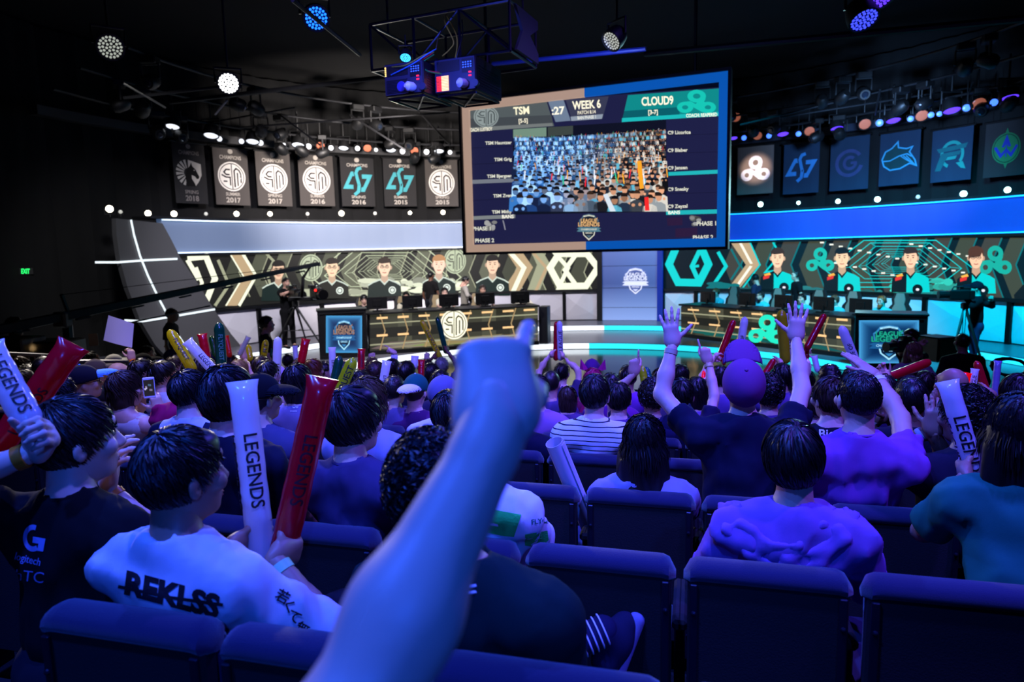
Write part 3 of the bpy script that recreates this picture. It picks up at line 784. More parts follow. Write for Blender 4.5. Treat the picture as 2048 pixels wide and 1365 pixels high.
for a_ in (a0, a1): arc_block(MB(), 10.08, 10.3, 0.0, 2.42, a_ - .45, a_ + .45, 2).build('side_trim', edgem if a_ == a1 else blackm, pil)
for z in (0.42, 1.05, 1.75): arc_block(MB(), 10.19, 10.21, z, z + .012, a0, a1, 6).build('panel_joint', blackm, pil)
pp = Pic(); pp.blit(logo_crest((.88, .90, 1), (.80, .83, 1), (.88, .90, 1), (.30, .36, .62), (.84, .87, 1)), 1271, 562, 27, 27)
pp.build('crest', map_R(10.17, .004), EMIT, pil)
# ------------------------------------------------------------------ big hanging screen
PA = at(930, 506, 14.0); PB = at(1457, 501, 11.94)
SE = np.array([PB[0] - PA[0], PB[1] - PA[1], 0]); SW = np.linalg.norm(SE); SE /= SW
SN = np.array([SE[1], -SE[0], 0])          # towards the viewer
SZ0, SZ1 = 2.27, 5.29
SO = np.array([PA[0], PA[1], SZ0]); SH = SZ1 - SZ0
scr = empty('hanging_screen', SO + SE * SW / 2, 'large hanging projection screen showing team names over a crowd picture', 'screen')
def sbox(name, u0, u1, v0, v1, d0, d1, m, parent=scr, bev=0.0):
    c = SO + SE * (u0 + u1) / 2 + ZV * (v0 + v1) / 2 + SN * (d0 + d1) / 2
    return MB().box(c, SE * (u1 - u0) / 2, SN * (d1 - d0) / 2, ZV * (v1 - v0) / 2, 0, bev).build(name, m, parent)
frm = mat('screen_frame_dark', (.08, .085, .11), .6)
tan_spill = mat('frame_spill_tan', (.8, .7, .6), .6, emit=(.72, .60, .52), estr=.85)  # projector spill on the white border, put in as a tan glow
blue_spill = mat('frame_spill_blue', (.1, .3, .6), .6, emit=(.03, .36, .74), estr=.8)  # same spill on the other half, imitated by blue emission
T_ = 0.20; sp = SW * .50
sbox('frame_backing', 0, SW, 0, SH, -.16, -.04, frm)
for nm, a in (('frame_rail', (0, SW, 0, .05)), ('frame_rail', (0, SW, SH - .05, SH)), ('frame_rail', (0, .05, .05, SH - .05)), ('frame_rail', (SW - .05, SW, .05, SH - .05))):
    sbox(nm, *a, -.04, .09, frm)
sbox('frame_spill', .05, sp, .05, T_, -.04, .03, tan_spill); sbox('frame_spill', .05, sp, SH - T_, SH - .05, -.04, .03, tan_spill); sbox('frame_spill', .05, T_, T_, SH - T_, -.04, .03, tan_spill)
sbox('frame_spill', sp, SW - .05, .05, T_, -.04, .03, blue_spill); sbox('frame_spill', sp, SW - .05, SH - T_, SH - .05, -.04, .03, blue_spill); sbox('frame_spill', SW - T_, SW - .05, T_, SH - T_, -.04, .03, blue_spill)
for u in (.6, SW - .6): MB().tube([SO + SE * u + ZV * SH, SO + SE * u + ZV * (7.6 - SZ0)], .03).build('hanger', steel, scr)
p = Pic(); K = 3.528
def Cx(x, y): return (900 + x / K, 140 + y / K)
def cpoly(pts, col, lo): p.poly([Cx(*q) for q in pts], col, lo)
def ctext(s, x, y, h, col, lo, align='c', wid=None, ang=-.06, bold=.03):
    q = Cx(x, y); p.text(s, q[0], q[1], h / K, col, lo, align, bold, None if wid is None else wid / K, ang)
NAVY = (.105, .11, .245)
cpoly([(112, 250), (1905, 122), (1905, 1222), (140, 1246)], NAVY, 0)
cpoly([(122, 262), (680, 218), (735, 395), (128, 440)], (.30, .33, .34), 1); cpoly([(126, 345), (715, 318), (728, 375), (128, 412)], (.24, .26, .28), 1.2)
cpoly([(128, 408), (720, 374), (726, 396), (128, 436)], (.42, .44, .44), 1.4)
cpoly([(690, 216), (800, 208), (852, 358), (745, 368)], (.40, .46, .55), 1.5); ctext(':27', 765, 312, 52, (.95, .93, .86), 2, ang=-.07)
cpoly([(815, 208), (1120, 186), (1075, 345), (862, 358)], (.20, .21, .30), 1.5); ctext('WEEK 6', 965, 272, 56, (.97, .94, .84), 2, wid=200, ang=-.07); ctext('PATCH 8.14', 965, 310, 24, (.9, .87, .78), 2, wid=128, ang=-.07)
cpoly([(850, 330), (1080, 312), (1072, 345), (856, 360)], (.52, .56, .62), 1.8); ctext('BAN PHASE 1', 965, 345, 22, (.85, .85, .82), 2.2, wid=130, ang=-.07)
ctext('TSM', 505, 312, 52, (.96, .93, .80), 2, wid=112, ang=-.07); ctext('[5-5]', 517, 372, 28, (.93, .9, .8), 2, wid=64, ang=-.06)
p.blit(logo_sm((.52, .56, .56), (.27, .30, .31)), *Cx(255, 330), 88 / K, 76 / K, 1.6)
ctext('COACH: LUSTBOY', 215, 432, 24, (.9, .88, .8), 2, wid=170, ang=-.05)
cpoly([(1255, 178), (1900, 130), (1900, 325), (1212, 368)], (.05, .50, .50), 1); cpoly([(1230, 290), (1620, 262), (1620, 320), (1216, 345)], (.03, .34, .38), 1.2)
cpoly([(1214, 340), (1900, 296), (1900, 325), (1212, 368)], (.10, .68, .68), 1.4)
ctext('CLOUD9', 1465, 246, 58, (.97, .95, .84), 2, wid=225, ang=-.05); ctext('[3-7]', 1433, 312, 30, (.95, .93, .82), 2, wid=68, ang=-.05)
p.blit(logo_cloud((.08, .72, .66)), *Cx(1738, 232), 136 / K, 94 / K, 1.8); ctext('COACH: REAPERED', 1776, 330, 24, (.92, .95, .86), 2.4, wid=220, ang=-.04)
lw = (.82, .82, .76)
for s, y in (('TSM Hauntzer', 522), ('TSM Grig', 640), ('TSM Bjergsen', 757), ('TSM Zven', 896), ('TSM Mithy', 1010)): ctext(s, 436, y, 22, lw, 2, 'r', ang=-.03)
for s, y in (('C9 Licorice', 455), ('C9 Blaber', 580), ('C9 Jensen', 704), ('C9 Sneaky', 855), ('C9 Zeyzal', 976)): ctext(s, 1537, y, 24, lw, 2, 'l', ang=-.03)
for y in (545, 660, 915): cpoly([(130, y + 6), (445, y - 8), (445, y - 5), (130, y + 9)], (.07, .07, .17), 1)
for y in (455, 582, 868): cpoly([(1525, y + 6), (1898, y - 6), (1898, y - 3), (1525, y + 9)], (.07, .07, .17), 1)
cpoly([(132, 778), (450, 764), (450, 792), (132, 806)], (.42, .44, .48), 1.3); cpoly([(142, 1034), (460, 1020), (460, 1046), (142, 1060)], (.45, .47, .48), 1.3); ctext('BANS', 450, 1046, 24, (.92, .9, .84), 2, 'r', ang=-.02)
cpoly([(1525, 722), (1898, 704), (1898, 732), (1525, 748)], (.12, .66, .68), 1.3); cpoly([(1525, 994), (1898, 984), (1898, 1014), (1525, 1024)], (.12, .66, .68), 1.3); ctext('BANS', 1540, 1018, 24, (.92, .95, .88), 2, 'l', ang=-.02)
ctext('PHASE 1', 160, 1134, 26, lw, 2, 'l', ang=-.02); ctext('PHASE 2', 178, 1218, 26, lw, 2, 'l', ang=-.02); ctext('PHASE 1', 1878, 1096, 28, lw, 2, 'r', ang=-.02); ctext('PHASE 2', 1858, 1194, 28, lw, 2, 'r', ang=-.02)
cpoly([(1530, 1045), (1640, 1040), (1640, 1095), (1535, 1100)], (.16, .10, .22), 1); cpoly([(1590, 1120), (1745, 1112), (1745, 1175), (1590, 1182)], (.16, .10, .22), 1); cpoly([(370, 1062), (378, 1060), (394, 1128), (386, 1130)], (.5, .5, .55), 1)
for cx, cy in ((285, 1098), (1735, 1065)):
    for i in range(9): q = Cx(cx + rnd(-32, 32), cy + rnd(-28, 28)); v_ = rnd(.25, .6); p.ell(*q, rnd(4, 7), rnd(3, 6), (v_, v_, v_), 1.5 + i * .05, 7)
p.blit(logo_crest((.80, .80, .74), (.30, .40, .46), (.84, .66, .44), (.07, .10, .16), (.30, .46, .52)), *Cx(980, 1108), 88 / K, 96 / K, 2)
# the crowd shown on the screen
q0 = [(442, 418), (1525, 352), (1528, 1000), (452, 1022)]
cpoly(q0, (.05, .06, .12), 1)
cpoly([(446, 420), (680, 405), (680, 470), (446, 482)], (.42, .52, .46), 1.2); cpoly([(690, 404), (868, 394), (868, 455), (690, 470)], (.22, .25, .24), 1.2)
rr = random.Random(5); lay = 1.5
rows_ = 14
for r in range(rows_):
    f = r / (rows_ - 1); sz = 12 + 74 * f ** 1.9; x = 448.0 + rr.uniform(0, sz)
    while x < 1522:
        u = (x - 445) / 1080; ytop = (480 - 75 * max(0, u - .3)) - 6; y = ytop + (900 - ytop) * f ** 1.05 + rr.uniform(-.35, .35) * sz * .7
        warm = max(0, min(1, (u - .45 + .3 * f) / .35 + rr.uniform(-.3, .3)))
        sk = tuple(a * (1 - warm) + b_ * warm for a, b_ in zip((.46, .66, .92), (.86, .62, .48))); kk = rr.uniform(.6, 1.05); sk = tuple(min(1, c * kk) for c in sk)
        bl = rr.choice([(.08, .12, .24), (.20, .44, .72), (.50, .72, .95), (.66, .84, 1.0), (.12, .26, .5)]); nl = rr.choice([(.10, .10, .12), (.22, .24, .27), (.82, .80, .76), (.13, .18, .26), (.55, .58, .6), (.06, .06, .07), (.36, .68, .78)])
        sh = tuple(a * (1 - warm) + b_ * warm for a, b_ in zip(bl, nl)); hr = rr.choice([(.05, .05, .06), (.12, .09, .08), (.2, .14, .1)])
        def ce(cx, cy, rx, ry, c, dl, n=9, a0=0, a1=360):
            q = Cx(cx, cy); p.ell(q[0], q[1], rx / K, ry / K, c, lay + dl, n, a0, a1)
        yb = min(y + sz * 1.35, 985)
        cpoly([(x - sz * .62, min(yb + sz, 1000)), (x - sz * .55, y + sz * .62), (x - sz * .2, y + sz * .42), (x + sz * .2, y + sz * .42), (x + sz * .55, y + sz * .62), (x + sz * .62, min(yb + sz, 1000))], sh, lay)
        ce(x, y, sz * .27, sz * .36, sk, .1); ce(x, y - sz * .10, sz * .29, sz * .30, hr, .2, 9, 180, 360)
        if rr.random() < .55: ce(x - sz * .3, y + sz * .85, sz * .16, sz * .14, sk, .3, 7); ce(x + sz * .25, y + sz * .8, sz * .14, sz * .15, sk, .3, 7)
        if rr.random() < .22 and f < .8:
            c = rr.choice([(.9, .15, .2), (.95, .65, .15), (.2, .75, .55), (.92, .94, 1)]); dx = rr.uniform(-.3, .3) * sz
            cpoly([(x + sz * .4, y + sz * .4), (x + sz * .55, y + sz * .4), (x + sz * .55 + dx, y - sz * .9), (x + sz * .4 + dx, y - sz * .9)], c, lay + .4)
        x += sz * rr.uniform(.72, 1.15)
    lay += .6
cpoly([(1318, 645), (1350, 640), (1368, 835), (1340, 842)], (.95, .62, .15), lay + 1); cpoly([(1372, 900), (1400, 896), (1408, 992), (1376, 994)], (.9, .16, .16), lay + 1); cpoly([(1080, 880), (1110, 872), (1170, 998), (1130, 1000)], (.8, .84, .88), lay + 1)
p.build('projected_picture', map_plane(SO - SN * .035, SN, .0022), EMIT, scr)

# ------------------------------------------------------------------ banners over the stage
RB = 11.7
clothm = mat('banner_cloth', (.30, .28, .27), .9, bump=.15, bscale=30)
cloth_dk = mat('banner_cloth_dark', (.16, .155, .16), .9, bump=.15, bscale=30)
cloth_bl = mat('banner_cloth_blue', (.10, .20, .30), .9, bump=.15, bscale=30)
cloth_tan = mat('banner_cloth_tan', (.52, .44, .40), .9, bump=.15, bscale=30)
def banner(x0, x1, y0, y1, lg, ttl, label, m, season=None, year=None, lsz=.40, lcy=.5, tcol=(.72, .69, .65)):
    a = at_R(x0, y0, RB); b = at_R(x1, y0, RB); z0 = (at_R(x0, y1, RB)[2] + at_R(x1, y1, RB)[2]) / 2; z1 = (a[2] + b[2]) / 2
    e = np.array([b[0] - a[0], b[1] - a[1], 0]); W = np.linalg.norm(e); e /= W; n = np.array([e[1], -e[0], 0]); H = z1 - z0
    O = np.array([a[0], a[1], z0]); root = empty('champion_banner' if ttl else 'team_banner', O + e * W / 2, label, 'banner', 'team banners hung over the stage')
    V = []; NX, NY = 12, 8; ph = rnd(0, 6)
    fold = lambda u, v: .012 * math.sin(u * 9 + ph) * (.4 + .6 * (1 - v)) + .006 * math.sin(u * 23 + ph * 2)
    for sgn in (1, -1):
        for j in range(NY + 1):
            for i in range(NX + 1):
                u, v = i / NX, j / NY; V.append(O + e * u * W + ZV * v * H + n * (fold(u, v) + .004 * sgn))
    S = (NX + 1) * (NY + 1); F = []
    for j in range(NY):
        for i in range(NX):
            q = j * (NX + 1) + i; F.append((q, q + 1, q + NX + 2, q + NX + 1)); F.append((S + q, S + q + NX + 1, S + q + NX + 2, S + q + 1))
    MB().add(V, F).build('cloth', m, root, smooth=True)
    MB().tube([O + ZV * H - e * .05, O + ZV * H + e * (W + .05)], .03).build('top_rod', blackm, root)
    for u in (.15, .85): MB().tube([O + ZV * H + e * W * u, O + ZV * (H + 1.2) + e * W * u], .008, 5).build('hanging_line', blackm, root)
    p = Pic()
    if ttl:
        p.ell(.5, .935, .07, .032 * W / H * 2, tcol, 0); p.text('CHAMPIONS', .5, .80, .065, tcol, 0, wid=.62, flip=1, bold=.02)
        p.text(season, .5, .165, .055, tcol, 0, wid=.42, flip=1, bold=.02); p.text(year, .5, .045, .085, tcol, 0, wid=.42, flip=1, bold=.03)
    for T, C, L in zip(lg.t, lg.c, lg.l):
        A = T.copy(); A[:, :, 0] = .5 + A[:, :, 0] * lsz; A[:, :, 1] = lcy + A[:, :, 1] * lsz * W / H
        p.t.append(A); p.c.append(C); p.l.append(L + .5)
    def mp(P, L):
        out = np.zeros((len(P), 3))
        fo = .012 * np.sin(P[:, 0] * 9 + ph) * (.4 + .6 * (1 - P[:, 1])) + .006 * np.sin(P[:, 0] * 23 + ph * 2)
        return O + np.outer(P[:, 0] * W, e) + np.outer(P[:, 1] * H, ZV) + np.outer(fo + .007 + L * .003, n)
    p.build('emblem_print', mp, PRINT, root, maxlen=.1)
smc = logo_sm((.93, .91, .88), (.16, .15, .15)); TEAL = (.30, .66, .70)
banner(342, 407, 285, 407, logo_horse(), 1, 'black champions banner with pale horse-head shield, spring 2018', cloth_dk, 'SPRING', '2018', tcol=(.55, .52, .5))
banner(424, 493, 296, 410, smc, 1, 'champions banner with round white emblem, summer 2017, beside the horse-head banner', clothm, 'SUMMER', '2017')
banner(509, 578, 303, 412, smc, 1, 'champions banner with round white emblem, spring 2017, third from the dark corner', clothm, 'SPRING', '2017')
banner(595, 664, 309, 412, smc, 1, 'champions banner with round white emblem, summer 2016, beside the teal letters', clothm, 'SUMMER', '2016')
banner(679, 746, 314, 413, logo_slant(TEAL, (.16, .155, .16)), 1, 'dark champions banner with slanted teal letters, spring 2016', cloth_dk, 'SPRING', '2016', .46)
banner(765, 830, 316, 413, logo_slant(TEAL, (.16, .155, .16)), 1, 'dark champions banner with slanted teal letters, summer 2015', cloth_dk, 'SUMMER', '2015', .46)
banner(849, 914, 318, 413, smc, 1, 'champions banner with round white emblem, spring 2015, beside the screen', clothm, 'SPRING', '2015')
banner(1476, 1548, 291, 388, logo_cloud((.93, .9, .93)), 0, 'tan team banner with white three-looped cloud emblem', cloth_tan)
banner(1569, 1640, 285, 387, logo_slant((.25, .58, .85), (.10, .20, .30)), 0, 'blue team banner with bright slanted letters', cloth_bl, lsz=.46)
banner(1663, 1740, 272, 380, logo_gring((.24, .28, .46)), 0, 'blue team banner with round letter G emblem', cloth_bl)
banner(1762, 1842, 262, 370, logo_fox((.28, .66, .82), (.10, .26, .28)), 0, 'blue team banner with outlined fox tail emblem', cloth_bl, lsz=.44)
banner(1866, 1948, 255, 362, logo_wing((.16, .60, .56), (.12, .40, .42)), 0, 'blue team banner with green ring and wing emblem', cloth_bl)
banner(1974, 2062, 240, 352, logo_guard((.16, .48, .30), (.16, .22, .66)), 0, 'dark team banner with green oval shield emblem', cloth_dk)
spot('banner_wash_warm', (-2.2, 15.4, 4.6), (-4.6, 22.4, 4.3), 3800, (1.0, .90, .84), 90, .8, .2)  # added unseen spot below the rig; no fixture hangs there
spot('banner_wash_blue', (7.0, 13.6, 4.7), (10.6, 19.4, 4.5), 2200, (.25, .5, 1.0), 70, .9, .2)
spot('banner_spot_warm', (5.9, 15.6, 5.2), tuple(at_R(1512, 338, RB)), 2600, (1.0, .85, .75), 8.5, .4, .1)
# header rail over the banners and black curtain behind them
ZR_ = at_R(640, 307, RB)[2] + .03
hd = arc_block(MB(), 11.5, 11.75, ZR_, ZR_ + .2, 165, 84).build('header_rail', mat('rail_grey', (.24, .24, .25), .7), None, (STC[0], STC[1] + 11.4, ZR_)); tag(hd, 'grey curved header rail over the champions banners', 'rail')
hd = arc_block(MB(), 11.5, 11.75, ZR_, ZR_ + .2, 84, 5).build('header_rail', mat('rail_blue', (.12, .16, .24), .7), None, (STC[0] + 5, STC[1] + 10.2, ZR_)); tag(hd, 'dark blue curved header rail over the team banners', 'rail')
cv = []; mbc = MB(); n = 260
for i in range(n + 1):
    a = math.radians(190 - 200 * i / n); R = 12.15 + .05 * math.sin(i * 1.9) + .03 * math.sin(i * .7)
    for z in (-.2, 7.5): cv.append((STC[0] + R * math.cos(a), STC[1] + R * math.sin(a), z))
mbc.add(cv, [(2 * i, 2 * i + 2, 2 * i + 3, 2 * i + 1) for i in range(n)])
cu_ = mbc.build('wall_curtain', black, smooth=True); cu_['kind'] = 'structure'; cu_['label'] = 'pleated black curtain round the back of the stage'

# ------------------------------------------------------------------ lamps
lampb = mat('lamp_black', (.05, .05, .055), .5)
def emat(name, c, s): return mat('lens_' + name, c, .3, emit=c, estr=s, sample=False)
WARM, COOL, LBLUE, LVIO, LORG, LTEAL = emat('warm', (1, .95, .82), 9), emat('cool', (.86, .88, .92), 1.6), emat('blue', (.10, .42, 1), 3), emat('violet', (.38, .22, 1), 1.6), emat('orange', (.72, .40, .30), .55), emat('teal', (.75, 1, .95), 8)
LDIM, LVB, LBLUD, LWH = emat('dim', (.72, .72, .68), .8), emat('vioblue', (.25, .30, 1.0), 1.6), emat('bluedot', (.25, .45, 1), 2.2), emat('white', (1, 1, 1), 14)
def unit(v): v = np.asarray(v, float); return v / np.linalg.norm(v)
def lamp(px, py, d, diam, lens, label, group, face=None, leds=0, name='par_light', on_R=None, pole=0.0):
    P = at(px, py, d) if on_R is None else at_R(px, py, on_R)
    if name == 'spotlight': diam *= .8
    dist = np.linalg.norm(P - CAMP); r = diam / 2 * dist / FPX
    f = unit(face if face is not None else CAMP - P)
    up = ZV; sx = unit(np.cross(f, up) + 1e-6)
    root = empty(name, P - f * r * .8 + ZV * (0 if pole >= 0 else pole), label, 'stage light', group)
    b = MB(); b.lathe(P - f * r * 1.7, f, [(r * .5, 0), (r * .95, r * .25), (r * 1.12, r * 1.0), (r * 1.15, r * 1.72), (r * 1.02, r * 1.72), (r * 1.0, r * 1.55)], 16)
    b.build('housing', lampb, root, smooth=True)
    y = MB(); sgn = 1 if pole >= 0 else -1
    y.tube([P - f * r + sx * r * 1.25, P - f * r + sx * r * 1.3 + ZV * sgn * r * 1.5, P - f * r - sx * r * 1.3 + ZV * sgn * r * 1.5, P - f * r - sx * r * 1.25], r * .13, 6)
    y.tube([P - f * r + ZV * sgn * r * 1.5, P - f * r + ZV * (sgn * r * 1.5 + (pole if pole else r * .8))], r * .12, 6)
    y.build('yoke', lampb, root)
    l_ = MB()
    if leds:
        l_.lathe(P - f * r * .12, f, [(r * .98, 0), (r * .98, .004)], 20); l_.build('led_board', lampb, root)
        l_ = MB(); nv = unit(np.cross(f, sx)); k = 0
        for ring, cnt in ((0, 1), (.30, 6), (.58, 12), (.84, 18)):
            for i in range(cnt):
                a = 2 * math.pi * i / cnt + ring; c = P - f * r * .08 + (sx * math.cos(a) + nv * math.sin(a)) * r * ring
                l_.lathe(c, f, [(r * .115, 0), (r * .10, r * .05), (r * .04, r * .08)], 7)
        l_.build('led_lenses', lens, root)
    else:
        l_.lathe(P - f * r * .1, f, [(r * .98, 0), (r * .86, r * .10), (r * .4, r * .18)], 16); l_.build('lens', lens, root)
    return root
G1 = 'blinder lamps along the top of the light bands'
for i, (x, y, dm, on) in enumerate([(219, 418, 15, 2), (241, 424, 8, 0), (296, 427, 13, 1), (348, 428, 13, 1), (412, 428, 8, 0), (473, 428, 12, 1), (540, 428, 11, 1), (615, 428, 8, 0), (683, 427, 13, 1), (750, 427, 8, 0), (820, 426, 9, 1), (886, 425, 11, 1)]):
    lamp(x, y, 0, dm, WARM if on else LDIM, 'small %s spotlight on the pale band, %s from the grey wing end' % ('glowing warm' if on else 'dim', ['first', 'second', 'third', 'fourth', 'fifth', 'sixth', 'seventh', 'eighth', 'ninth', 'tenth', 'eleventh', 'twelfth'][i]), G1, on_R=10.55, pole=-.06, name='spotlight')
for i, (x, y, dm, on) in enumerate([(1521, 409, 12, 1), (1597, 406, 8, 1), (1676, 403, 10, 1), (1755, 399, 12, 1), (1836, 394, 8, 0), (1927, 388, 13, 1), (2015, 380, 12, 1)]):
    lamp(x, y, 0, dm, LTEAL if on else LDIM, 'small %s spotlight on the blue band, %s from the big screen' % ('glowing teal-white' if on else 'dim', ['first', 'second', 'third', 'fourth', 'fifth', 'sixth', 'seventh'][i]), G1, on_R=10.55, pole=-.06, name='spotlight')
lamp(457, 167, 8.3, 34, LWH, 'blazing white round LED lamp under the dark ceiling', None, leds=1, pole=1.6)
lamp(221, 95, 8.3, 37, emat('grey', (.70, .72, .68), .85), 'grey-white round LED lamp high in the dark corner', None, face=(.5, -.75, -.45), leds=1, pole=1.2)
lamp(633, 37, 8.3, 40, LBLUE, 'bright blue round LED lamp near the ceiling left of the projector truss', None, face=(.35, -.8, -.5), leds=1, pole=1.0)
lamp(1222, 83, 8.3, 36, emat('grey2', (.74, .75, .72), .9), 'tilted white round LED lamp above the big screen', None, face=(-.55, -.35, -.55), leds=1, pole=1.0)
lamp(1729, 41, 8.3, 44, LVB, 'violet-blue round LED lamp under the dark ceiling', None, face=(.1, -.5, -.8), leds=1, pole=1.0)
lamp(1755, 3, 8.3, 46, LVIO, 'violet round LED lamp at the very top edge', None, face=(.1, -.35, -.9), leds=1, pole=1.0)
flat = (0, -.30, -.95)
OR_ = ['first', 'second', 'third', 'fourth', 'fifth', 'sixth', 'seventh', 'eighth', 'ninth', 'tenth', 'eleventh']
for i, (x, y, w_) in enumerate([(345, 254, 22), (422, 272, 24), (505, 284, 22), (596, 291, 22), (687, 297, 18), (782, 301, 18), (878, 303, 18)]):
    lamp(x, y, 0, w_, COOL, 'white down-facing wash lamp over the champions banners, %s from the corner' % OR_[i], 'down-facing white lamps on the rig', face=flat, on_R=9.8, pole=.5)
for i, (x, y, w_) in enumerate([(1467, 277, 14), (1566, 269, 19), (1674, 258, 20), (1787, 242, 22), (1904, 222, 25), (2019, 197, 25)]):
    lamp(x, y, 0, w_, LVIO, 'violet down-facing wash lamp over the team banners, %s from the screen' % OR_[i], 'down-facing violet lamps on the rig', face=flat, on_R=9.8, pole=.5)
for i, (x, y, w_, m) in enumerate([(439, 278, 9, COOL), (483, 283, 9, COOL), (521, 286, 10, COOL), (568, 290, 7, COOL), (617, 293, 10, COOL), (662, 296, 9, COOL), (715, 297, 9, COOL), (752, 300, 7, COOL), (805, 303, 10, COOL), (853, 304, 10, COOL), (900, 305, 8, COOL)]):
    lamp(x, y, 0, w_, m, 'small round white spot lamp over the champions banners, %s from the corner' % OR_[i], 'small white lamps on the rig', on_R=9.9, pole=.5, name='moving_head')
for i, (x, y, w_) in enumerate([(1488, 276, 9), (1538, 272, 9), (1597, 268, 9), (1759, 246, 11), (1821, 238, 9), (1862, 230, 9), (1879, 228, 8), (1933, 216, 11), (1988, 205, 11)]):
    lamp(x, y, 0, w_, LBLUD, 'small round blue spot lamp over the team banners, %s from the screen' % OR_[i], 'small blue lamps on the rig', on_R=9.9, pole=.5, name='moving_head')
for i, (x, y, w_) in enumerate([(641, 292, 15), (735, 297, 15), (829, 302, 15)]):
    lamp(x, y, 0, w_, LORG, 'dull orange lamp lens over the champions banners, %s from the corner' % OR_[i], 'orange lamps over the champions banners', face=(.2, -.7, -.5), on_R=9.8, pole=.5)
for i, (x, y, w_) in enumerate([(1515, 272, 16), (1619, 263, 17), (1730, 249, 19), (1844, 232, 19), (1958, 209, 21), (1471, 235, 18)]):
    lamp(x, y, 0, w_, LORG, 'dull orange lamp lens over the team banners, %s from the screen' % OR_[i], 'orange lamps over the team banners', face=(-.2, -.7, -.5), on_R=9.8, pole=.5)
# pipes of the lighting grid
def pipe(pts, r, label, m=steel):
    P = [np.asarray(q) for q in pts]
    o = MB().tube(P, r, 8).build('grid_pipe', m, None, P[0]); tag(o, label, 'pipe', 'pipes of the ceiling lighting grid')
def arcp(R, z, a0, a1, n=24): return [(STC[0] + R * math.cos(math.radians(a0 + (a1 - a0) * i / n)), STC[1] + R * math.sin(math.radians(a0 + (a1 - a0) * i / n)), z) for i in range(n + 1)]
pipe(arcp(9.8, 5.55, 172, 4), .03, 'curved steel pipe carrying the wash lamps'); pipe(arcp(9.2, 5.9, 172, 4), .03, 'curved upper steel pipe behind the wash lamps'); pipe(arcp(8.2, 6.2, 172, 4), .03, 'curved inner steel pipe of the ceiling grid')
pipe([at(247, 196, 13), at(440, 174, 13.4)], .03, 'straight pipe beneath the blazing white lamp')
pipe([at(340, 205, 15), at(790, 152, 14)], .045, 'long grey pipe running to the projector truss')
pipe([at(985, 128, 10), at(1292, 98, 9)], .03, 'pipe catching blue light above the big screen', mat('pipe_blue_lit', (.2, .25, .6), .4))  # blue light on this pipe is also painted into its base colour
pipe([at(1290, 108, 12), at(2060, 36, 9)], .05, 'long dark pipe over the team banners')
pipe([at(585, 0, 6.5), at(720, 110, 8)], .02, 'thin slanting pipe near the blue lamp'); pipe([at(245, 165, 9), at(330, 215, 12)], .018, 'thin sagging cable pipe in the dark corner')
pipe([at(430, 230, 15), at(455, 200, 15)], .02, 'short bright strut under the long pipe', mat('pipe_light', (.5, .5, .52), .5))
for i, (x0, y0, x1, y1) in enumerate([(395, 250, 590, 215), (480, 255, 900, 225), (560, 230, 640, 290), (700, 230, 810, 300), (830, 215, 900, 290), (1480, 250, 1900, 150), (1560, 235, 2040, 160), (1750, 230, 1760, 180), (1930, 215, 1945, 165)]):
    pipe([at(x0, y0, 17.5), at(x1, y1, 16.5)], .022, 'thin strut of the crowded lighting grid, number %s across' % ['one', 'two', 'three', 'four', 'five', 'six', 'seven', 'eight', 'nine'][i])
# unlit moving heads: one built, then copied
def dark_head(loc):
    root = empty('moving_head', loc, 'unlit black moving head lamp in the lighting grid', 'stage light', 'unlit moving heads in the lighting grid')
    l = np.asarray(loc, float)
    MB().box(l + ZV * -.08, (.16, 0, 0), (0, .12, 0), (0, 0, .07), 0, .02).build('base', lampb, root)
    y = MB(); y.tube([l + (-.17, 0, -.42), l + (-.17, 0, -.15), l + (.17, 0, -.15), l + (.17, 0, -.42)], .025, 6); y.build('yoke', lampb, root)
    MB().lathe(l + (0, .12, -.42), (0, -.8, -.35), [(.08, -.05), (.14, .02), (.15, .22), (.11, .30)], 12).build('head', lampb, root, smooth=True)
    MB().lathe(l + (0, -.09, -.512), (0, -.8, -.35), [(.09, .06), (.05, .09)], 12).build('lens', mat('lens_glass', (.10, .12, .16), .08, spec=1.0), root)
    return root
dh = None
for i in range(46):
    a = 168 - 160 * ((i * 0.618) % 1.0); R = (8.2, 9.2, 9.8)[i % 3]; z = (6.2, 5.9, 5.62)[i % 3]
    loc = (STC[0] + R * math.cos(math.radians(a)), STC[1] + R * math.sin(math.radians(a)), z)
    if dh is None: dh = dark_head(loc)
    else:
        c = copy_tree(dh); c.location = loc; c.rotation_euler = (0, 0, rnd(0, 6.28))
        
# ceiling panels that catch a little light
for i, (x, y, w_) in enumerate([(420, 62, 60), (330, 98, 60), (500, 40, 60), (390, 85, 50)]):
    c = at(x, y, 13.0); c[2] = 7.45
    o = MB().box(c, UV * .9, NV * .45, ZV * .03, 0, .01).build('ceiling_panel', mat('ceiling_panel_grey', (.22, .22, .24), .9), None, c); tag(o, 'dark grey acoustic ceiling panel, %s towards the corner' % ['second', 'fourth', 'first', 'third'][i], 'panel', 'acoustic panels in the dark ceiling')
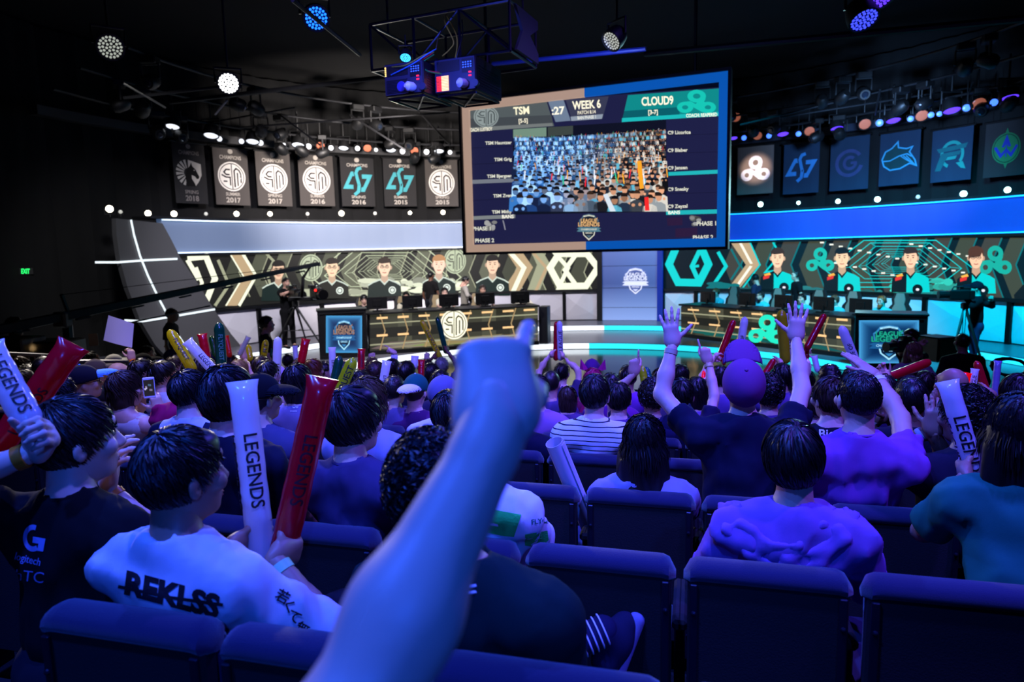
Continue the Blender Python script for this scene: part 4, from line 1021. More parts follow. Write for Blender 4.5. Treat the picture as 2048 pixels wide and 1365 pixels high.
# ------------------------------------------------------------------ projector rig
a_ = math.radians(22.8); E1 = np.array([math.cos(a_), -math.sin(a_), 0]); E2 = np.array([math.sin(a_), math.cos(a_), 0])
cagem = mat('truss_black', (.10, .10, .13), .4, metal=.5)
projm = mat('projector_blue', (.16, .17, .24), .45); projd = mat('projector_dark', (.05, .05, .06), .5)
truss = empty('projector_truss', at(878, 115, 7.2), 'black box truss cage holding the two projectors', 'truss')
TO = at(878, 122, 7.2)
def tp(u, v, z): return TO + E1 * u + E2 * v + ZV * z
us = (-.80, -.28, .24, .78); z0, z1 = 0.0, .46
for v in (0, .7):
    for z in (z0, z1): MB().tube([tp(us[0], v, z), tp(us[-1], v, z)], .016, 6).build('chord', cagem, truss)
    for u in us: MB().tube([tp(u, v, z0), tp(u, v, z1)], .015, 6).build('post', cagem, truss)
    for i in range(3): MB().tube([tp(us[i], v, z0 if i % 2 else z1), tp(us[i + 1], v, z1 if i % 2 else z0)], .012, 6).build('brace', cagem, truss)
for u in us:
    for z in (z0, z1): MB().tube([tp(u, 0, z), tp(u, .7, z)], .014, 6).build('cross_bar', cagem, truss)
for u in (us[0], us[-1]): MB().tube([tp(u, .35, z1), tp(u, .35, 7.6 - TO[2])], .012, 6).build('hanging_rod', cagem, truss)
MB().prism([tp(.80, .05, .02), tp(.80, .65, .02), tp(.80, .65, .12), tp(.80, .42, .24), tp(.80, .65, .36), tp(.80, .65, .44), tp(.80, .05, .44), tp(.80, .22, .24)], E1 * .03).build('end_plate', mat('plate_grey', (.28, .29, .3), .6), truss)
def projector(px0, px1, py0, py1, label, hot):
    a = at(px0, py0, 7.0); b = at_plane(px1, py0, a, -E2); c = at_plane(px0, py1, a, -E2)
    W = (b - a).dot(E1); H = a[2] - c[2]; D = .62
    root = empty('projector', a + E1 * W / 2 - ZV * H, label, 'projector', 'projectors hung from the truss')
    def q(u, v, z): return a + E1 * u * W + E2 * v * D - ZV * H * (1 - z)
    def bx(name, u0, u1, v0, v1, zz0, zz1, m, bev=.0, par=root):
        cc = q((u0 + u1) / 2, (v0 + v1) / 2, (zz0 + zz1) / 2)
        return MB().box(cc, E1 * (u1 - u0) * W / 2, E2 * (v1 - v0) * D / 2, ZV * (zz1 - zz0) * H / 2, 0, bev).build(name, m, par)
    bx('case', 0, 1, 0, 1, 0, 1, projd, .01)
    pn = bx('rear_panel', .02, .98, -.012, .0, .03, .97, projm)
    bx('connector_panel', .08, .62, -.02, -.012, .60, .92, projd, par=pn); bx('control_panel', .68, .95, -.02, -.012, .52, .92, projd, par=pn)
    for i in range(9):
        zz = .08 + i * .047; m = projd
        bx('vent_slat', .06, .60 if not hot else .12, -.02, -.012, zz, zz + .022, m, par=pn)
    if hot:
        ho, hr = mat('lamp_glow_orange', (1, .7, .4), .5, emit=(1, .74, .46), estr=2.2, sample=False), mat('lamp_glow_red', (1, .2, .1), .5, emit=(1, .16, .10), estr=1.5, sample=False)
        for i in range(10):
            zz = .06 + i * .045; bx('vent_glow', .06, .17, -.022, -.012, zz, zz + .026, hr, par=pn); bx('vent_glow', .18, .35, -.022, -.012, zz, zz + .026, ho, par=pn)
    else:
        MB().lathe(q(.44, -.02, .26), -E2, [(.05, 0), (.045, .004)], 16).build('badge', mat('badge_blue', (.25, .25, .6), .4), pn)
        ly = mat('led_yellow', (1, .9, .4), .5, emit=(1, .85, .35), estr=1.5, sample=False)
        for i in range(5): bx('status_light', .03, .06, -.022, -.012, .62 + i * .06, .66 + i * .06, ly, par=pn)
    lr = mat('led_red', (1, .2, .2), .5, emit=(1, .1, .1), estr=2.0, sample=False); lb = mat('led_blue_dot', (.2, .4, 1), .5, emit=(.25, .45, 1), estr=1.2, sample=False)
    for i in range(2): bx('status_light', .84, .90, -.022, -.012, .40 + i * .10, .44 + i * .10, lr, par=pn)
    for i in range(4):
        for j in range(3): bx('button', .70 + i * .06, .73 + i * .06, -.022, -.016, .66 + j * .07, .69 + j * .07, lb, par=pn)
    MB().lathe(q(.78, -.01, .18), -E2 + E1 * -.4, [(.028, 0), (.045, .03), (.045, .09), (.015, .12)], 12).build('power_plug', mat('plug_white', (.8, .8, .82), .5), root, smooth=True)
    MB().lathe(q(1.02, .0, .16), -E2, [(.02, -.02), (.035, .02), (.035, .05)], 10).build('clamp_knob', projm, root)
    fr = MB()
    for (u0, v0, u1, v1) in ((.05, .05, .95, .05), (.05, .95, .95, .95), (.05, .05, .05, .95), (.95, .05, .95, .95), (.05, .05, .95, .95), (.95, .05, .05, .95)): fr.tube([q(u0, v0, -.06), q(u1, v1, -.06)], .012, 5)
    fr.build('bottom_frame', cagem, root)
    for i in range(8): bx('side_louvre', 1.0, 1.012, .12, .88, .16 + i * .08, .19 + i * .08, steel)
    for u in (.05, .95): MB().tube([q(u, .5, 1.0), q(u, .5, 1.0) + ZV * .08], .02, 6).build('mount', cagem, root)
    return root
projector(768, 846, 130, 195, 'projector with slatted vent and yellow status lights', False)
projector(868, 951, 121, 189, 'projector with glowing orange and red lamp vent', True)
def cable(name, pts, r, m, label, cat='cable'):
    P = [np.asarray(q, float) for q in pts]; out = []
    for i in range(len(P) - 1):
        p0, p1, p2, p3 = P[max(i - 1, 0)], P[i], P[i + 1], P[min(i + 2, len(P) - 1)]
        for t in np.linspace(0, 1, 7)[:-1]:
            out.append(.5 * ((2 * p1) + (-p0 + p2) * t + (2 * p0 - 5 * p1 + 4 * p2 - p3) * t * t + (-p0 + 3 * p1 - 3 * p2 + p3) * t ** 3))
    out.append(P[-1]); o = MB().tube(out, r, 6).build(name, m, None, P[0], smooth=True); tag(o, label, cat, 'cables on the projector truss' if 'truss' in label or 'projector' in label else None)
cb = lambda n, c: mat('cable_' + n, c, .5)
cable('cable', [at(893, 28, 7.1), at(890, 45, 6.9), at(907, 82, 6.85), at(900, 98, 6.9), at(885, 112, 6.95)], .006, cb('yellow', (.62, .50, .12)), 'yellow looping cable over the projector truss')
cable('cable', [at(894, 32, 7.1), at(912, 68, 6.9), at(914, 95, 6.9), at(909, 122, 6.95)], .006, cb('yellow', (.62, .50, .12)), 'second yellow cable hanging behind the loop on the projector truss')
cable('cable', [at(872, 98, 6.9), at(855, 108, 6.85), at(825, 128, 6.85), at(782, 150, 6.95)], .006, cb('blue', (.2, .45, .65)), 'light blue cable running to the slatted projector')
cable('cable', [at(868, 104, 6.9), at(848, 110, 6.87), at(812, 130, 6.87), at(784, 134, 6.95)], .006, cb('olive', (.5, .5, .15)), 'olive cable beside the blue one on the slatted projector')
cable('cable', [at(866, 106, 6.9), at(842, 122, 6.85), at(840, 132, 6.85), at(852, 141, 6.9), at(885, 146, 6.98)], .006, cb('red', (.7, .12, .15)), 'red cable curving into the glowing projector')
cable('cable', [at(868, 109, 6.9), at(846, 124, 6.86), at(846, 135, 6.86), at(860, 144, 6.9), at(888, 148, 6.98)], .006, cb('green', (.08, .5, .22)), 'green cable curving into the glowing projector')
cable('cable', [at(924, 40, 7.1), at(925, 70, 6.95), at(915, 108, 6.9), at(908, 140, 6.95), at(930, 165, 6.97)], .006, cb('black', (.06, .06, .07)), 'black cable dropping across the truss to the white plug')
cable('cable', [at(886, 56, 7.1), at(876, 78, 6.95), at(872, 100, 6.9)], .006, cb('brown', (.25, .18, .12)), 'brown cable bundle end on the truss')
lamp(811, 116, 7.0, 20, emat('cyanblue', (.25, .75, 1), 4), 'small glowing blue lamp clamped under the projector truss', None, face=(0, -.55, -.8), leds=1, pole=.1)

spot('console_glow', tuple(at(66, 700, 9.1)), tuple(at(30, 652, 9.6)), 14, (1.0, .62, .25), 70, .8, .05)
spot('rig_blue', tuple(at(1150, 150, 8.2)), tuple(at(1150, 112, 9.5)), 90, (.15, .25, 1.0), 120, .8, .05)
spot('rig_blue_truss', tuple(at(840, 118, 6.2)), tuple(at(870, 90, 7.4)), 60, (.06, .10, 1.0), 120, .8, .05)
# ------------------------------------------------------------------ desks, podiums, monitors, chairs
ZD = -0.17
dframe = mat('desk_black', (.04, .045, .055), .4)
def desk(pA, pB, h, label, pic, emb, name_e, pil_px=None):
    A = at_z(*pA, ZD); B = at_z(*pB, ZD); e = B - A; W = np.linalg.norm(e); e /= W; n = np.array([e[1], -e[0], 0])
    if n.dot(CAMP - A) < 0: n = -n
    root = empty('team_desk', (A + B) / 2, label, 'desk')
    def bx(name, u0, u1, d0, d1, z0, z1, m, bev=.0):
        c = A + e * (u0 + u1) / 2 - n * (d0 + d1) / 2; c[2] = ZD + (z0 + z1) / 2
        return MB().box(c, e * (u1 - u0) / 2, n * (d1 - d0) / 2, ZV * (z1 - z0) / 2, 0, bev).build(name, m, root)
    bx('plinth', 0, W, .0, .75, 0, .10, dframe); bx('body', 0.02, W - .02, .04, .75, .10, h - .05, dframe); bx('desktop', -.03, W + .03, -.05, .85, h - .05, h, dframe, .01)
    pic.build('display_front', map_plane(A - n * .035, n, .0025), EMIT, root)
    emb.build(name_e, map_plane(A - n * .0, n, .002), GLOW, root)
    return root, A, B, e, n, W
p = Pic()
Q = lambda L, R, f, g: None
def desk_pic(c_tl, c_tr, c_br, c_bl, glowc, fog):
    p = Pic(); tl, tr, br, bl = [np.array(c, float) for c in (c_tl, c_tr, c_br, c_bl)]
    def m(u, v):
        q = (tl * (1 - u) + tr * u) * (1 - v) + (bl * (1 - u) + br * u) * v; return (q[0], q[1])
    def pol(pts, c, lo): p.poly([m(*q) for q in pts], c, lo)
    pol([(0, 0), (1, 0), (1, 1), (0, 1)], (.20, .205, .165), 0)
    for i in range(12):
        u = i / 12; g = .17 + .06 * ((i * 7) % 3); pol([(u, 0), (u + 1 / 12, 0), (u + 1 / 12, 1), (u, 1)], (g, g, g * .8), .2)
    pol([(0, .36), (1, .36), (1, .62), (0, .62)], (.115, .115, .095), .5)
    for i in range(24): pol([(rnd(0, .9), .74 + rnd(0, .06)), (rnd(.1, 1), .78), (rnd(.1, 1), .94), (rnd(0, .9), .9)], tuple(c * rnd(.5, .9) for c in fog), .8 + .01 * i)
    for v in (.24, .80): p.stroke([m(0, v), m(1, v)], 2.4, (.62, .62, .50), 1.3)
    for i in range(7):
        u = .06 + i * .135; s = 1 if i < 4 else -1
        p.stroke([m(u, 0), m(u + .03 * s, .45), m(u, .95)], 2.2, (.66, .55, .38), 1.5)
    for i in range(8):
        u = .03 + i * .125
        for v in (.10, .56): pol([(u + .01, v - .025), (u + .075, v - .025), (u + .075, v + .03), (u + .01, v + .03)], (1.0, .80, .56), 1.8)
    return p
e1 = Pic(); e1.blit(logo_sm((.98, .96, .86), (.30, .30, .22)), 908, 649, 27, 30, 3)
dL, AL, BL, eL, nL, WL = desk((737, 711), (1078, 690), 1.06, 'long dark desk with round white letter emblem on its lit front', desk_pic((740, 630), (1076, 612), (1076, 682), (740, 706), None, (.62, .62, .52)), e1, 'round_emblem')
e2 = Pic(); e2.blit(logo_cloud((.12, .85, .72)), 1533, 662, 36, 33, 3, .05)
dR, AR, BR, eR, nR, WR = desk((1360, 674), (1706, 718), .92, 'long dark desk with turquoise cloud emblem on its lit front', desk_pic((1362, 613), (1702, 633), (1702, 712), (1362, 668), None, (.10, .46, .40)), e2, 'cloud_emblem')
# tall dark end block beside the home desk
c = at_z(1087, 688, ZD); pb = MB().box(c + ZV * .50 + NV * .2, UV * .12, NV * .2, ZV * .50, 0, .01).build('end_block', mat('end_block_navy', (.06, .065, .10), .4), None, c + NV * .2)
tag(pb, 'tall dark navy block at the end of the round-emblem desk', 'block')
def podium(x0, x1, yt, yb, ix0, ix1, iy0, iy1, label, tx):
    A = at_z(x0, yb, ZD); e = unit(np.cross(CAMP * (1, 1, 0) - A * (1, 1, 0), ZV)) * 1.0
    if e.dot(CR) < 0: e = -e
    n = unit((CAMP - A) * (1, 1, 0)); e = np.array([-n[1], n[0], 0]); e = e if e[0] > 0 else -e
    B = at_plane(x1, yb, A, n); W = (B - A).dot(e); H = at_plane(x0, yt, A, n)[2] - ZD
    root = empty('podium', A + e * W / 2, label, 'podium')
    c = A + e * W / 2 - n * .32; c[2] = ZD + H / 2
    MB().box(c, e * W / 2, n * .30, ZV * H / 2, 0, .015).build('body', dframe, root)
    c2 = A + e * W / 2 - n * .30; c2[2] = ZD + H + .02; MB().box(c2, e * (W / 2 + .02), n * .34, ZV * .02, 0, .008).build('top', dframe, root)
    for (u0, u1, z0, z1) in ((0, W, 0, .07), (0, W, H - .07, H), (0, .06, .07, H - .07), (W - .06, W, .07, H - .07)):
        cc = A + e * (u0 + u1) / 2 - n * .01; cc[2] = ZD + (z0 + z1) / 2; MB().box(cc, e * (u1 - u0) / 2, n * .02, ZV * (z1 - z0) / 2).build('bezel', dframe, root)
    p = Pic(); mx, my = (ix0 + ix1) / 2, (iy0 + iy1) / 2
    for i in range(9):
        f = 1 - i / 9; g = f ** 2
        p.rect(mx - (mx - ix0) * (.45 + .55 * f), my - (my - iy0) * (.45 + .55 * f), mx + (ix1 - mx) * (.45 + .55 * f), my + (iy1 - my) * (.45 + .55 * f), (.03 + .22 * g, .16 + .42 * g, .34 + .46 * g), i * .1)
    p.blit(logo_crest((.62, .86, .98), (.18, .48, .70), tx, (.02, .10, .22), (.10, .34, .56)), mx, my + 1, (ix1 - ix0) * .34, (iy1 - iy0) * .42, 2)
    p.build('crest_display', map_plane(A - n * .018, n, .0025), EMIT, root)
podium(640, 737, 624, 720, 652, 724, 632, 706, 'square podium with blue lit league crest, beside the round-emblem desk', (.62, .48, .40))
podium(1707, 1850, 630, 742, 1718, 1838, 641, 727, 'square podium with blue lit league crest, in front of the camera crew', (.10, .62, .50))
mscr = mat('monitor_black', (.03, .03, .035), .35)
def on_desk(px, py, A, n, back):
    q = at_plane(px, py, A - n * back, n); return q
def monitor(px, A, e, n, label, wide=.52):
    q = on_desk(px, 605, A, n, .40); z = ZD + (1.06 if A is AL else .92)
    root = empty('monitor', (q[0], q[1], z), label, 'monitor', 'black monitors on the team desks')
    b = np.array([q[0], q[1], z])
    MB().box(b + ZV * .01, e * .12, n * .09, ZV * .01, 0, .004).build('base', mscr, root)
    MB().box(b + ZV * .09 - n * .0, e * .025, n * .02, ZV * .08).build('stem', mscr, root)
    MB().box(b + ZV * .20 - n * .03, e * wide / 2, n * .02, ZV * .155, 0, .008).build('panel', mscr, root)
    MB().box(b + ZV * .20 - n * .005, e * wide * .2, n * .012, ZV * .08, 0, .006).build('rear_cover', mscr, root)
gch = {}
def gaming_chair(px, A, e, n, label, accent):
    q = on_desk(px, 600, A, n, 1.52); b = np.array([q[0], q[1], ZD])
    root = empty('gaming_chair', b, label, 'chair', 'gaming chairs at the team desks')
    dk = mat('chair_black', (.05, .05, .055), .6); ac = mat('chair_' + accent, {'gold': (.55, .48, .34), 'grey': (.48, .46, .42)}[accent], .6)
    for i in range(5):
        a = i * 1.2566; MB().tube([b + ZV * .09, b + (.30 * math.cos(a), .30 * math.sin(a), .05)], .022, 6).build('base_arm', dk, root)
    MB().tube([b + ZV * .08, b + ZV * .42], .03, 8).build('gas_lift', steel, root)
    MB().box(b + ZV * .46, e * .25, n * .25, ZV * .05, 0, .03).build('seat', dk, root)
    def shell(zs, d, name, m):
        pts = [(-.20, .0), (.20, .0), (.27, .25), (.25, .45), (.17, .55), (.20, .66), (.13, .80), (-.13, .80), (-.20, .66), (-.17, .55), (-.25, .45), (-.27, .25)]
        MB().prism([b + e * x * zs + ZV * (.52 + z) - n * (.24 + .12 * z) + n * d for x, z in pts], -n * .07).build(name, m, root)
    shell(1.0, 0, 'backrest', dk); shell(.62, .015, 'back_pad', ac)
    for sg in (-1, 1): MB().box(b + e * sg * .31 + ZV * .66, e * .04, n * .14, ZV * .02, 0, .01).build('armrest', dk, root)
mlabels = ['nearest the lit podium', 'second', 'middle', 'fourth', 'nearest the navy end block']
for i, px in enumerate((754, 825, 898, 971, 1041)): monitor(px, AL, eL, nL, 'black monitor on the round-emblem desk, %s of five from the podium' % ['first', 'second', 'third', 'fourth', 'last'][i])
for i, px in enumerate((1414, 1493, 1566, 1646, 1720)): monitor(px, AR, eR, nR, 'black monitor on the cloud-emblem desk, %s of five from the crest pillar' % ['first', 'second', 'third', 'fourth', 'last'][i])
for i, px in enumerate((726, 806, 876, 956, 1046)): gaming_chair(px, AL, eL, nL, 'black and gold gaming chair at the round-emblem desk, %s of five from the podium' % ['first', 'second', 'third', 'fourth', 'last'][i], 'gold')
for i, px in enumerate((1452, 1540, 1622, 1690, 1785)): gaming_chair(px, AR, eR, nR, 'black and grey gaming chair at the cloud-emblem desk, %s of five from the crest pillar' % ['first', 'second', 'third', 'fourth', 'last'][i], 'grey')
# ------------------------------------------------------------------ smooth bodies: signed distance fields turned into meshes
def smin(a, b, k):
    h = np.clip(.5 + .5 * (b - a) / k, 0, 1)
    return b + (a - b) * h - k * h * (1 - h)
class Fld:
    def __init__(s, lo, hi, h):
        s.h = h; s.lo = np.asarray(lo, float)
        n = np.ceil((np.asarray(hi, float) - s.lo) / h).astype(int) + 1
        s.ax = [(s.lo[i] + h * np.arange(n[i])).astype(np.float32) for i in range(3)]
        s.F = np.full(tuple(n), 1.0, np.float32)
    def like(s):
        o = Fld.__new__(Fld); o.h = s.h; o.lo = s.lo; o.ax = s.ax; o.F = np.full(s.F.shape, 1.0, np.float32); return o
    def sub(s, lo, hi):
        sl = []
        for i in range(3):
            a = int(max(0, math.floor((lo[i] - s.lo[i]) / s.h))); b = int(min(s.F.shape[i], math.ceil((hi[i] - s.lo[i]) / s.h) + 1))
            if b - a < 2: return None
            sl.append(slice(a, b))
        return tuple(sl)
    def xyz(s, sl): return s.ax[0][sl[0]][:, None, None], s.ax[1][sl[1]][None, :, None], s.ax[2][sl[2]][None, None, :]
    def put(s, sl, d, k): s.F[sl] = smin(s.F[sl], d.astype(np.float32), k)
    def cone(s, a, b, ra, rb, k=.03, flat=None, cut=False, cutoff=0.0, noise=None):
        a = np.asarray(a, float); b = np.asarray(b, float); r = max(ra, rb); pad = r + k + 2.5 * s.h
        sl = s.sub(np.minimum(a, b) - pad, np.maximum(a, b) + pad)
        if sl is None: return
        X, Y, Z = s.xyz(sl); ba = b - a; L2 = max(ba @ ba, 1e-9)
        px, py, pz = X - a[0], Y - a[1], Z - a[2]
        t = (px * ba[0] + py * ba[1] + pz * ba[2]) / L2; tc = np.clip(t, 0, 1)
        dx, dy, dz = px - tc * ba[0], py - tc * ba[1], pz - tc * ba[2]
        sc = 1.0
        if flat is not None:
            f, q = flat; df = dx * f[0] + dy * f[1] + dz * f[2]; g = (1 / q - 1) * df
            dx = dx + g * f[0]; dy = dy + g * f[1]; dz = dz + g * f[2]; sc = q ** .5
        d = (np.sqrt(dx * dx + dy * dy + dz * dz) - (ra + (rb - ra) * tc)) * sc
        if cut: d = np.maximum(d, (t - 1 - cutoff) * math.sqrt(L2))
        s.put(sl, d, k)
    def ell(s, c, rad, k=.02, rot=None):
        c = np.asarray(c, float); rad = np.asarray(rad, float); pad = rad.max() + k + 2.5 * s.h
        sl = s.sub(c - pad, c + pad)
        if sl is None: return
        X, Y, Z = s.xyz(sl); x, y, z = X - c[0], Y - c[1], Z - c[2]
        if rot is not None:
            x, y, z = (rot[0][0] * x + rot[0][1] * y + rot[0][2] * z, rot[1][0] * x + rot[1][1] * y + rot[1][2] * z, rot[2][0] * x + rot[2][1] * y + rot[2][2] * z)
        k0 = np.sqrt((x / rad[0]) ** 2 + (y / rad[1]) ** 2 + (z / rad[2]) ** 2); k1 = np.sqrt((x / rad[0] ** 2) ** 2 + (y / rad[1] ** 2) ** 2 + (z / rad[2] ** 2) ** 2)
        s.put(sl, k0 * (k0 - 1) / (k1 + 1e-6), k)
    def carve_cone(s, a, b, ra, rb, k=.01):
        a = np.asarray(a, float); b = np.asarray(b, float)
        X, Y, Z = s.xyz((slice(None),) * 3); ba = b - a; L2 = ba @ ba
        px, py, pz = X - a[0], Y - a[1], Z - a[2]; t = np.clip((px * ba[0] + py * ba[1] + pz * ba[2]) / L2, 0, 1)
        d = np.sqrt((px - t * ba[0]) ** 2 + (py - t * ba[1]) ** 2 + (pz - t * ba[2]) ** 2) - (ra + (rb - ra) * t)
        s.F = -smin(-s.F, d.astype(np.float32), k)
    def plane(s, a, n):
        """keep the side where n.(p-a) < 0"""
        X, Y, Z = s.xyz((slice(None),) * 3); a = np.asarray(a, float); n = np.asarray(n, float)
        s.F = np.maximum(s.F, ((X - a[0]) * n[0] + (Y - a[1]) * n[1] + (Z - a[2]) * n[2]).astype(np.float32))
    def wrinkle(s, amp, freq, seed=0, stretch=(1, 1, 1)):
        X, Y, Z = s.xyz((slice(None),) * 3); q = freq; o = seed * 1.7
        X = X * stretch[0]; Y = Y * stretch[1]; Z = Z * stretch[2]
        n = np.sin(q * X + 2.1 * np.sin(q * .6 * Z + o) + o) * np.sin(q * .8 * Y + 1.7 * np.sin(q * .7 * X - o)) + .6 * np.sin(q * 1.9 * Z + 2.3 * np.sin(q * .9 * Y + q * .5 * X + o))
        s.F = s.F + (amp * n).astype(np.float32) * (np.abs(s.F) < .08)
    def mesh(s):
        F, h = s.F, s.h; S = F < 0; nx, ny, nz = F.shape
        c = np.zeros((nx - 1, ny - 1, nz - 1), np.int8)
        for i in (0, 1):
            for j in (0, 1):
                for k in (0, 1): c += S[i:nx - 1 + i, j:ny - 1 + j, k:nz - 1 + k]
        act = (c > 0) & (c < 8); ai = np.argwhere(act)
        idx = np.full(c.shape, -1, np.int32); idx[act] = np.arange(len(ai))
        P = np.zeros((len(ai), 3)); cnt = np.zeros(len(ai))
        cor = [(i, j, k) for i in (0, 1) for j in (0, 1) for k in (0, 1)]
        val = {q: F[ai[:, 0] + q[0], ai[:, 1] + q[1], ai[:, 2] + q[2]] for q in cor}
        for a in cor:
            for e in range(3):
                if a[e]: continue
                b = list(a); b[e] = 1; b = tuple(b); fa, fb = val[a], val[b]; m = (fa < 0) != (fb < 0)
                t = fa / (fa - fb + (~m) * 1e-3 + 1e-12); t = np.where(m, t, 0)
                for ax in range(3): P[:, ax] += m * (a[ax] + (t if ax == e else 0))
                cnt += m
        V = (ai + P / cnt[:, None]) * h + s.lo
        Q = []
        for e in range(3):
            o = [q for q in range(3) if q != e]
            s0 = [slice(1, -1)] * 3; s1 = [slice(1, -1)] * 3; s0[e] = slice(0, -1); s1[e] = slice(1, None)
            A_, B_ = S[tuple(s0)], S[tuple(s1)]
            ed = np.argwhere(A_ != B_)
            if not len(ed): continue
            inside = A_[tuple(ed.T)]
            ed[:, o[0]] += 1; ed[:, o[1]] += 1
            def cell(d0, d1):
                q = ed.copy(); q[:, o[0]] += d0; q[:, o[1]] += d1; return idx[q[:, 0], q[:, 1], q[:, 2]]
            quad = np.stack([cell(-1, -1), cell(0, -1), cell(0, 0), cell(-1, 0)], 1)
            fl = inside if e != 1 else ~inside
            quad[~fl] = quad[~fl][:, ::-1]
            Q.append(quad)
        Q = np.concatenate(Q) if Q else np.zeros((0, 4), int)
        return V, Q[(Q >= 0).all(1)]

def uvs(c, r, n=8, m=6):
    V = [np.array([0, 0, 1.0])]
    for i in range(1, m):
        a = math.pi * i / m
        for j in range(n): b = 2 * math.pi * j / n; V.append(np.array([math.sin(a) * math.cos(b), math.sin(a) * math.sin(b), math.cos(a)]))
    V.append(np.array([0, 0, -1.0])); F = []
    for j in range(n): F.append((0, 1 + j, 1 + (j + 1) % n, 1 + (j + 1) % n))
    for i in range(m - 2):
        for j in range(n): F.append((1 + i * n + j, 1 + (i + 1) * n + j, 1 + (i + 1) * n + (j + 1) % n, 1 + i * n + (j + 1) % n))
    k = len(V) - 1
    for j in range(n): F.append((k, 1 + (m - 2) * n + (j + 1) % n, 1 + (m - 2) * n + j, 1 + (m - 2) * n + j))
    F = np.array(F); tri = F[:, 2] == F[:, 3]
    return np.array(V) * np.asarray(r) + np.asarray(c), F[~tri], F[tri][:, :3]

# ---- head (x right, y forward, z up; origin between the ears)
_tmpl = {}
def head_t(h):
    if ('head', h) in _tmpl: return _tmpl[('head', h)]
    f = Fld((-.12, -.15, -.22), (.12, .15, .15), h)
    f.ell((0, -.010, .028), (.077, .096, .092), .02); f.ell((0, .026, -.035), (.060, .070, .082), .03); f.ell((0, .062, -.092), (.030, .028, .022), .03)
    f.ell((0, .085, .052), (.045, .012, .018), .03); f.cone((0, .092, .015), (0, .112, -.022), .009, .014, .012); f.ell((0, .10, -.028), (.020, .013, .010), .01)
    f.ell((0, .090, -.060), (.024, .013, .006), .008); f.ell((0, .088, -.072), (.020, .012, .006), .008)
    for sg in (-1, 1):
        f.ell((sg * .052, .070, -.018), (.022, .020, .024), .02)
        f.ell((sg * .082, -.010, -.008), (.010, .022, .034), .006, ((.93, .36 * sg, 0), (-.36 * sg, .93, 0), (0, 0, 1)))
        f.carve_cone((sg * .100, .002, -.006), (sg * .093, -.004, -.014), .010, .008, .004)
        f.carve_cone((sg * .031, .112, .012), (sg * .031, .100, .010), .010, .009, .012)
    f.cone((0, -.022, -.06), (0, -.036, -.20), .056, .060, .03)
    V, Q = f.mesh()
    eyes = [uvs((sg * .031, .0775, .012), .0125, 8, 6) for sg in (-1, 1)]; iris = [uvs((sg * .031, .0825, .012), .0082, 6, 4) for sg in (-1, 1)]
    brow = [uvs((sg * .032, .092, .034), (.019, .006, .004), 8, 4) for sg in (-1, 1)]
    lips = [uvs((0, .0975, -.062), (.021, .006, .0042), 8, 4), uvs((0, .0965, -.071), (.018, .006, .005), 8, 4)]
    _tmpl[('head', h)] = (V, Q, eyes, iris, brow, lips)
    return _tmpl[('head', h)]
CUTN = np.array([0, .157, -.188]) / math.hypot(.157, .188); CUTA = np.array([0, .086, .070])
HTH = {'short': .009, 'crop': .004, 'full': .015, 'curly': .021, 'bob': .015, 'long': .016, 'spiky': .012, 'balding': .004, 'fade': .009, 'side': .016, 'afro': .04}
def hair_t(style, h, seed=0):
    key = ('hair', style, h, seed % 3)
    if key in _tmpl: return _tmpl[key]
    th = HTH[style]
    f = Fld((-.19, -.24, -.48 if style == 'long' else -.26), (.19, .2, .24), h)
    zz = .022 + (.006 if th > .012 else 0)
    f.ell((0, -.012, zz), (.078 + th * .8, .099 + th * .8, .096 + th), .02)
    if style in ('full', 'side', 'curly', 'fade'): f.ell((0, .03, .085), (.066, .062, .03 + th * .6), .04)
    f.plane(CUTA + (0, .012 if style in ('full', 'bob', 'long', 'side') else 0, -.012 if style in ('full', 'bob', 'long') else 0), CUTN)
    if style == 'balding': f.carve_cone((0, -.03, .16), (0, .06, .15), .065, .07)
    if style == 'fade': pass
    if style in ('bob', 'long'):
        f2 = f.like()
        f2.ell((0, -.026, -.05), (.094, .086, .125), .03)
        if style == 'long': f2.cone((0, -.05, -.06), (0, -.085, -.36), .092, .145, .05, ((0, 1, 0), .55)); f2.cone((.05, -.02, -.06), (.10, -.02, -.3), .05, .04, .05); f2.cone((-.05, -.02, -.06), (-.10, -.02, -.3), .05, .04, .05)
        f2.plane((0, .035, 0), (0, 1, .12)); n0 = min(f.F.shape[0], f2.F.shape[0])
        f.F = smin(f.F, f2.F, .03)
    if style in ('curly', 'afro'): f.wrinkle(.008, 85, seed)
    elif style in ('full', 'short', 'side', 'spiky', 'bob', 'fade'): f.wrinkle(.0045, 30, seed)
    elif style == 'long': f.wrinkle(.007, 60, seed, (1, 1, .25))
    _tmpl[key] = f.mesh()
    return _tmpl[key]
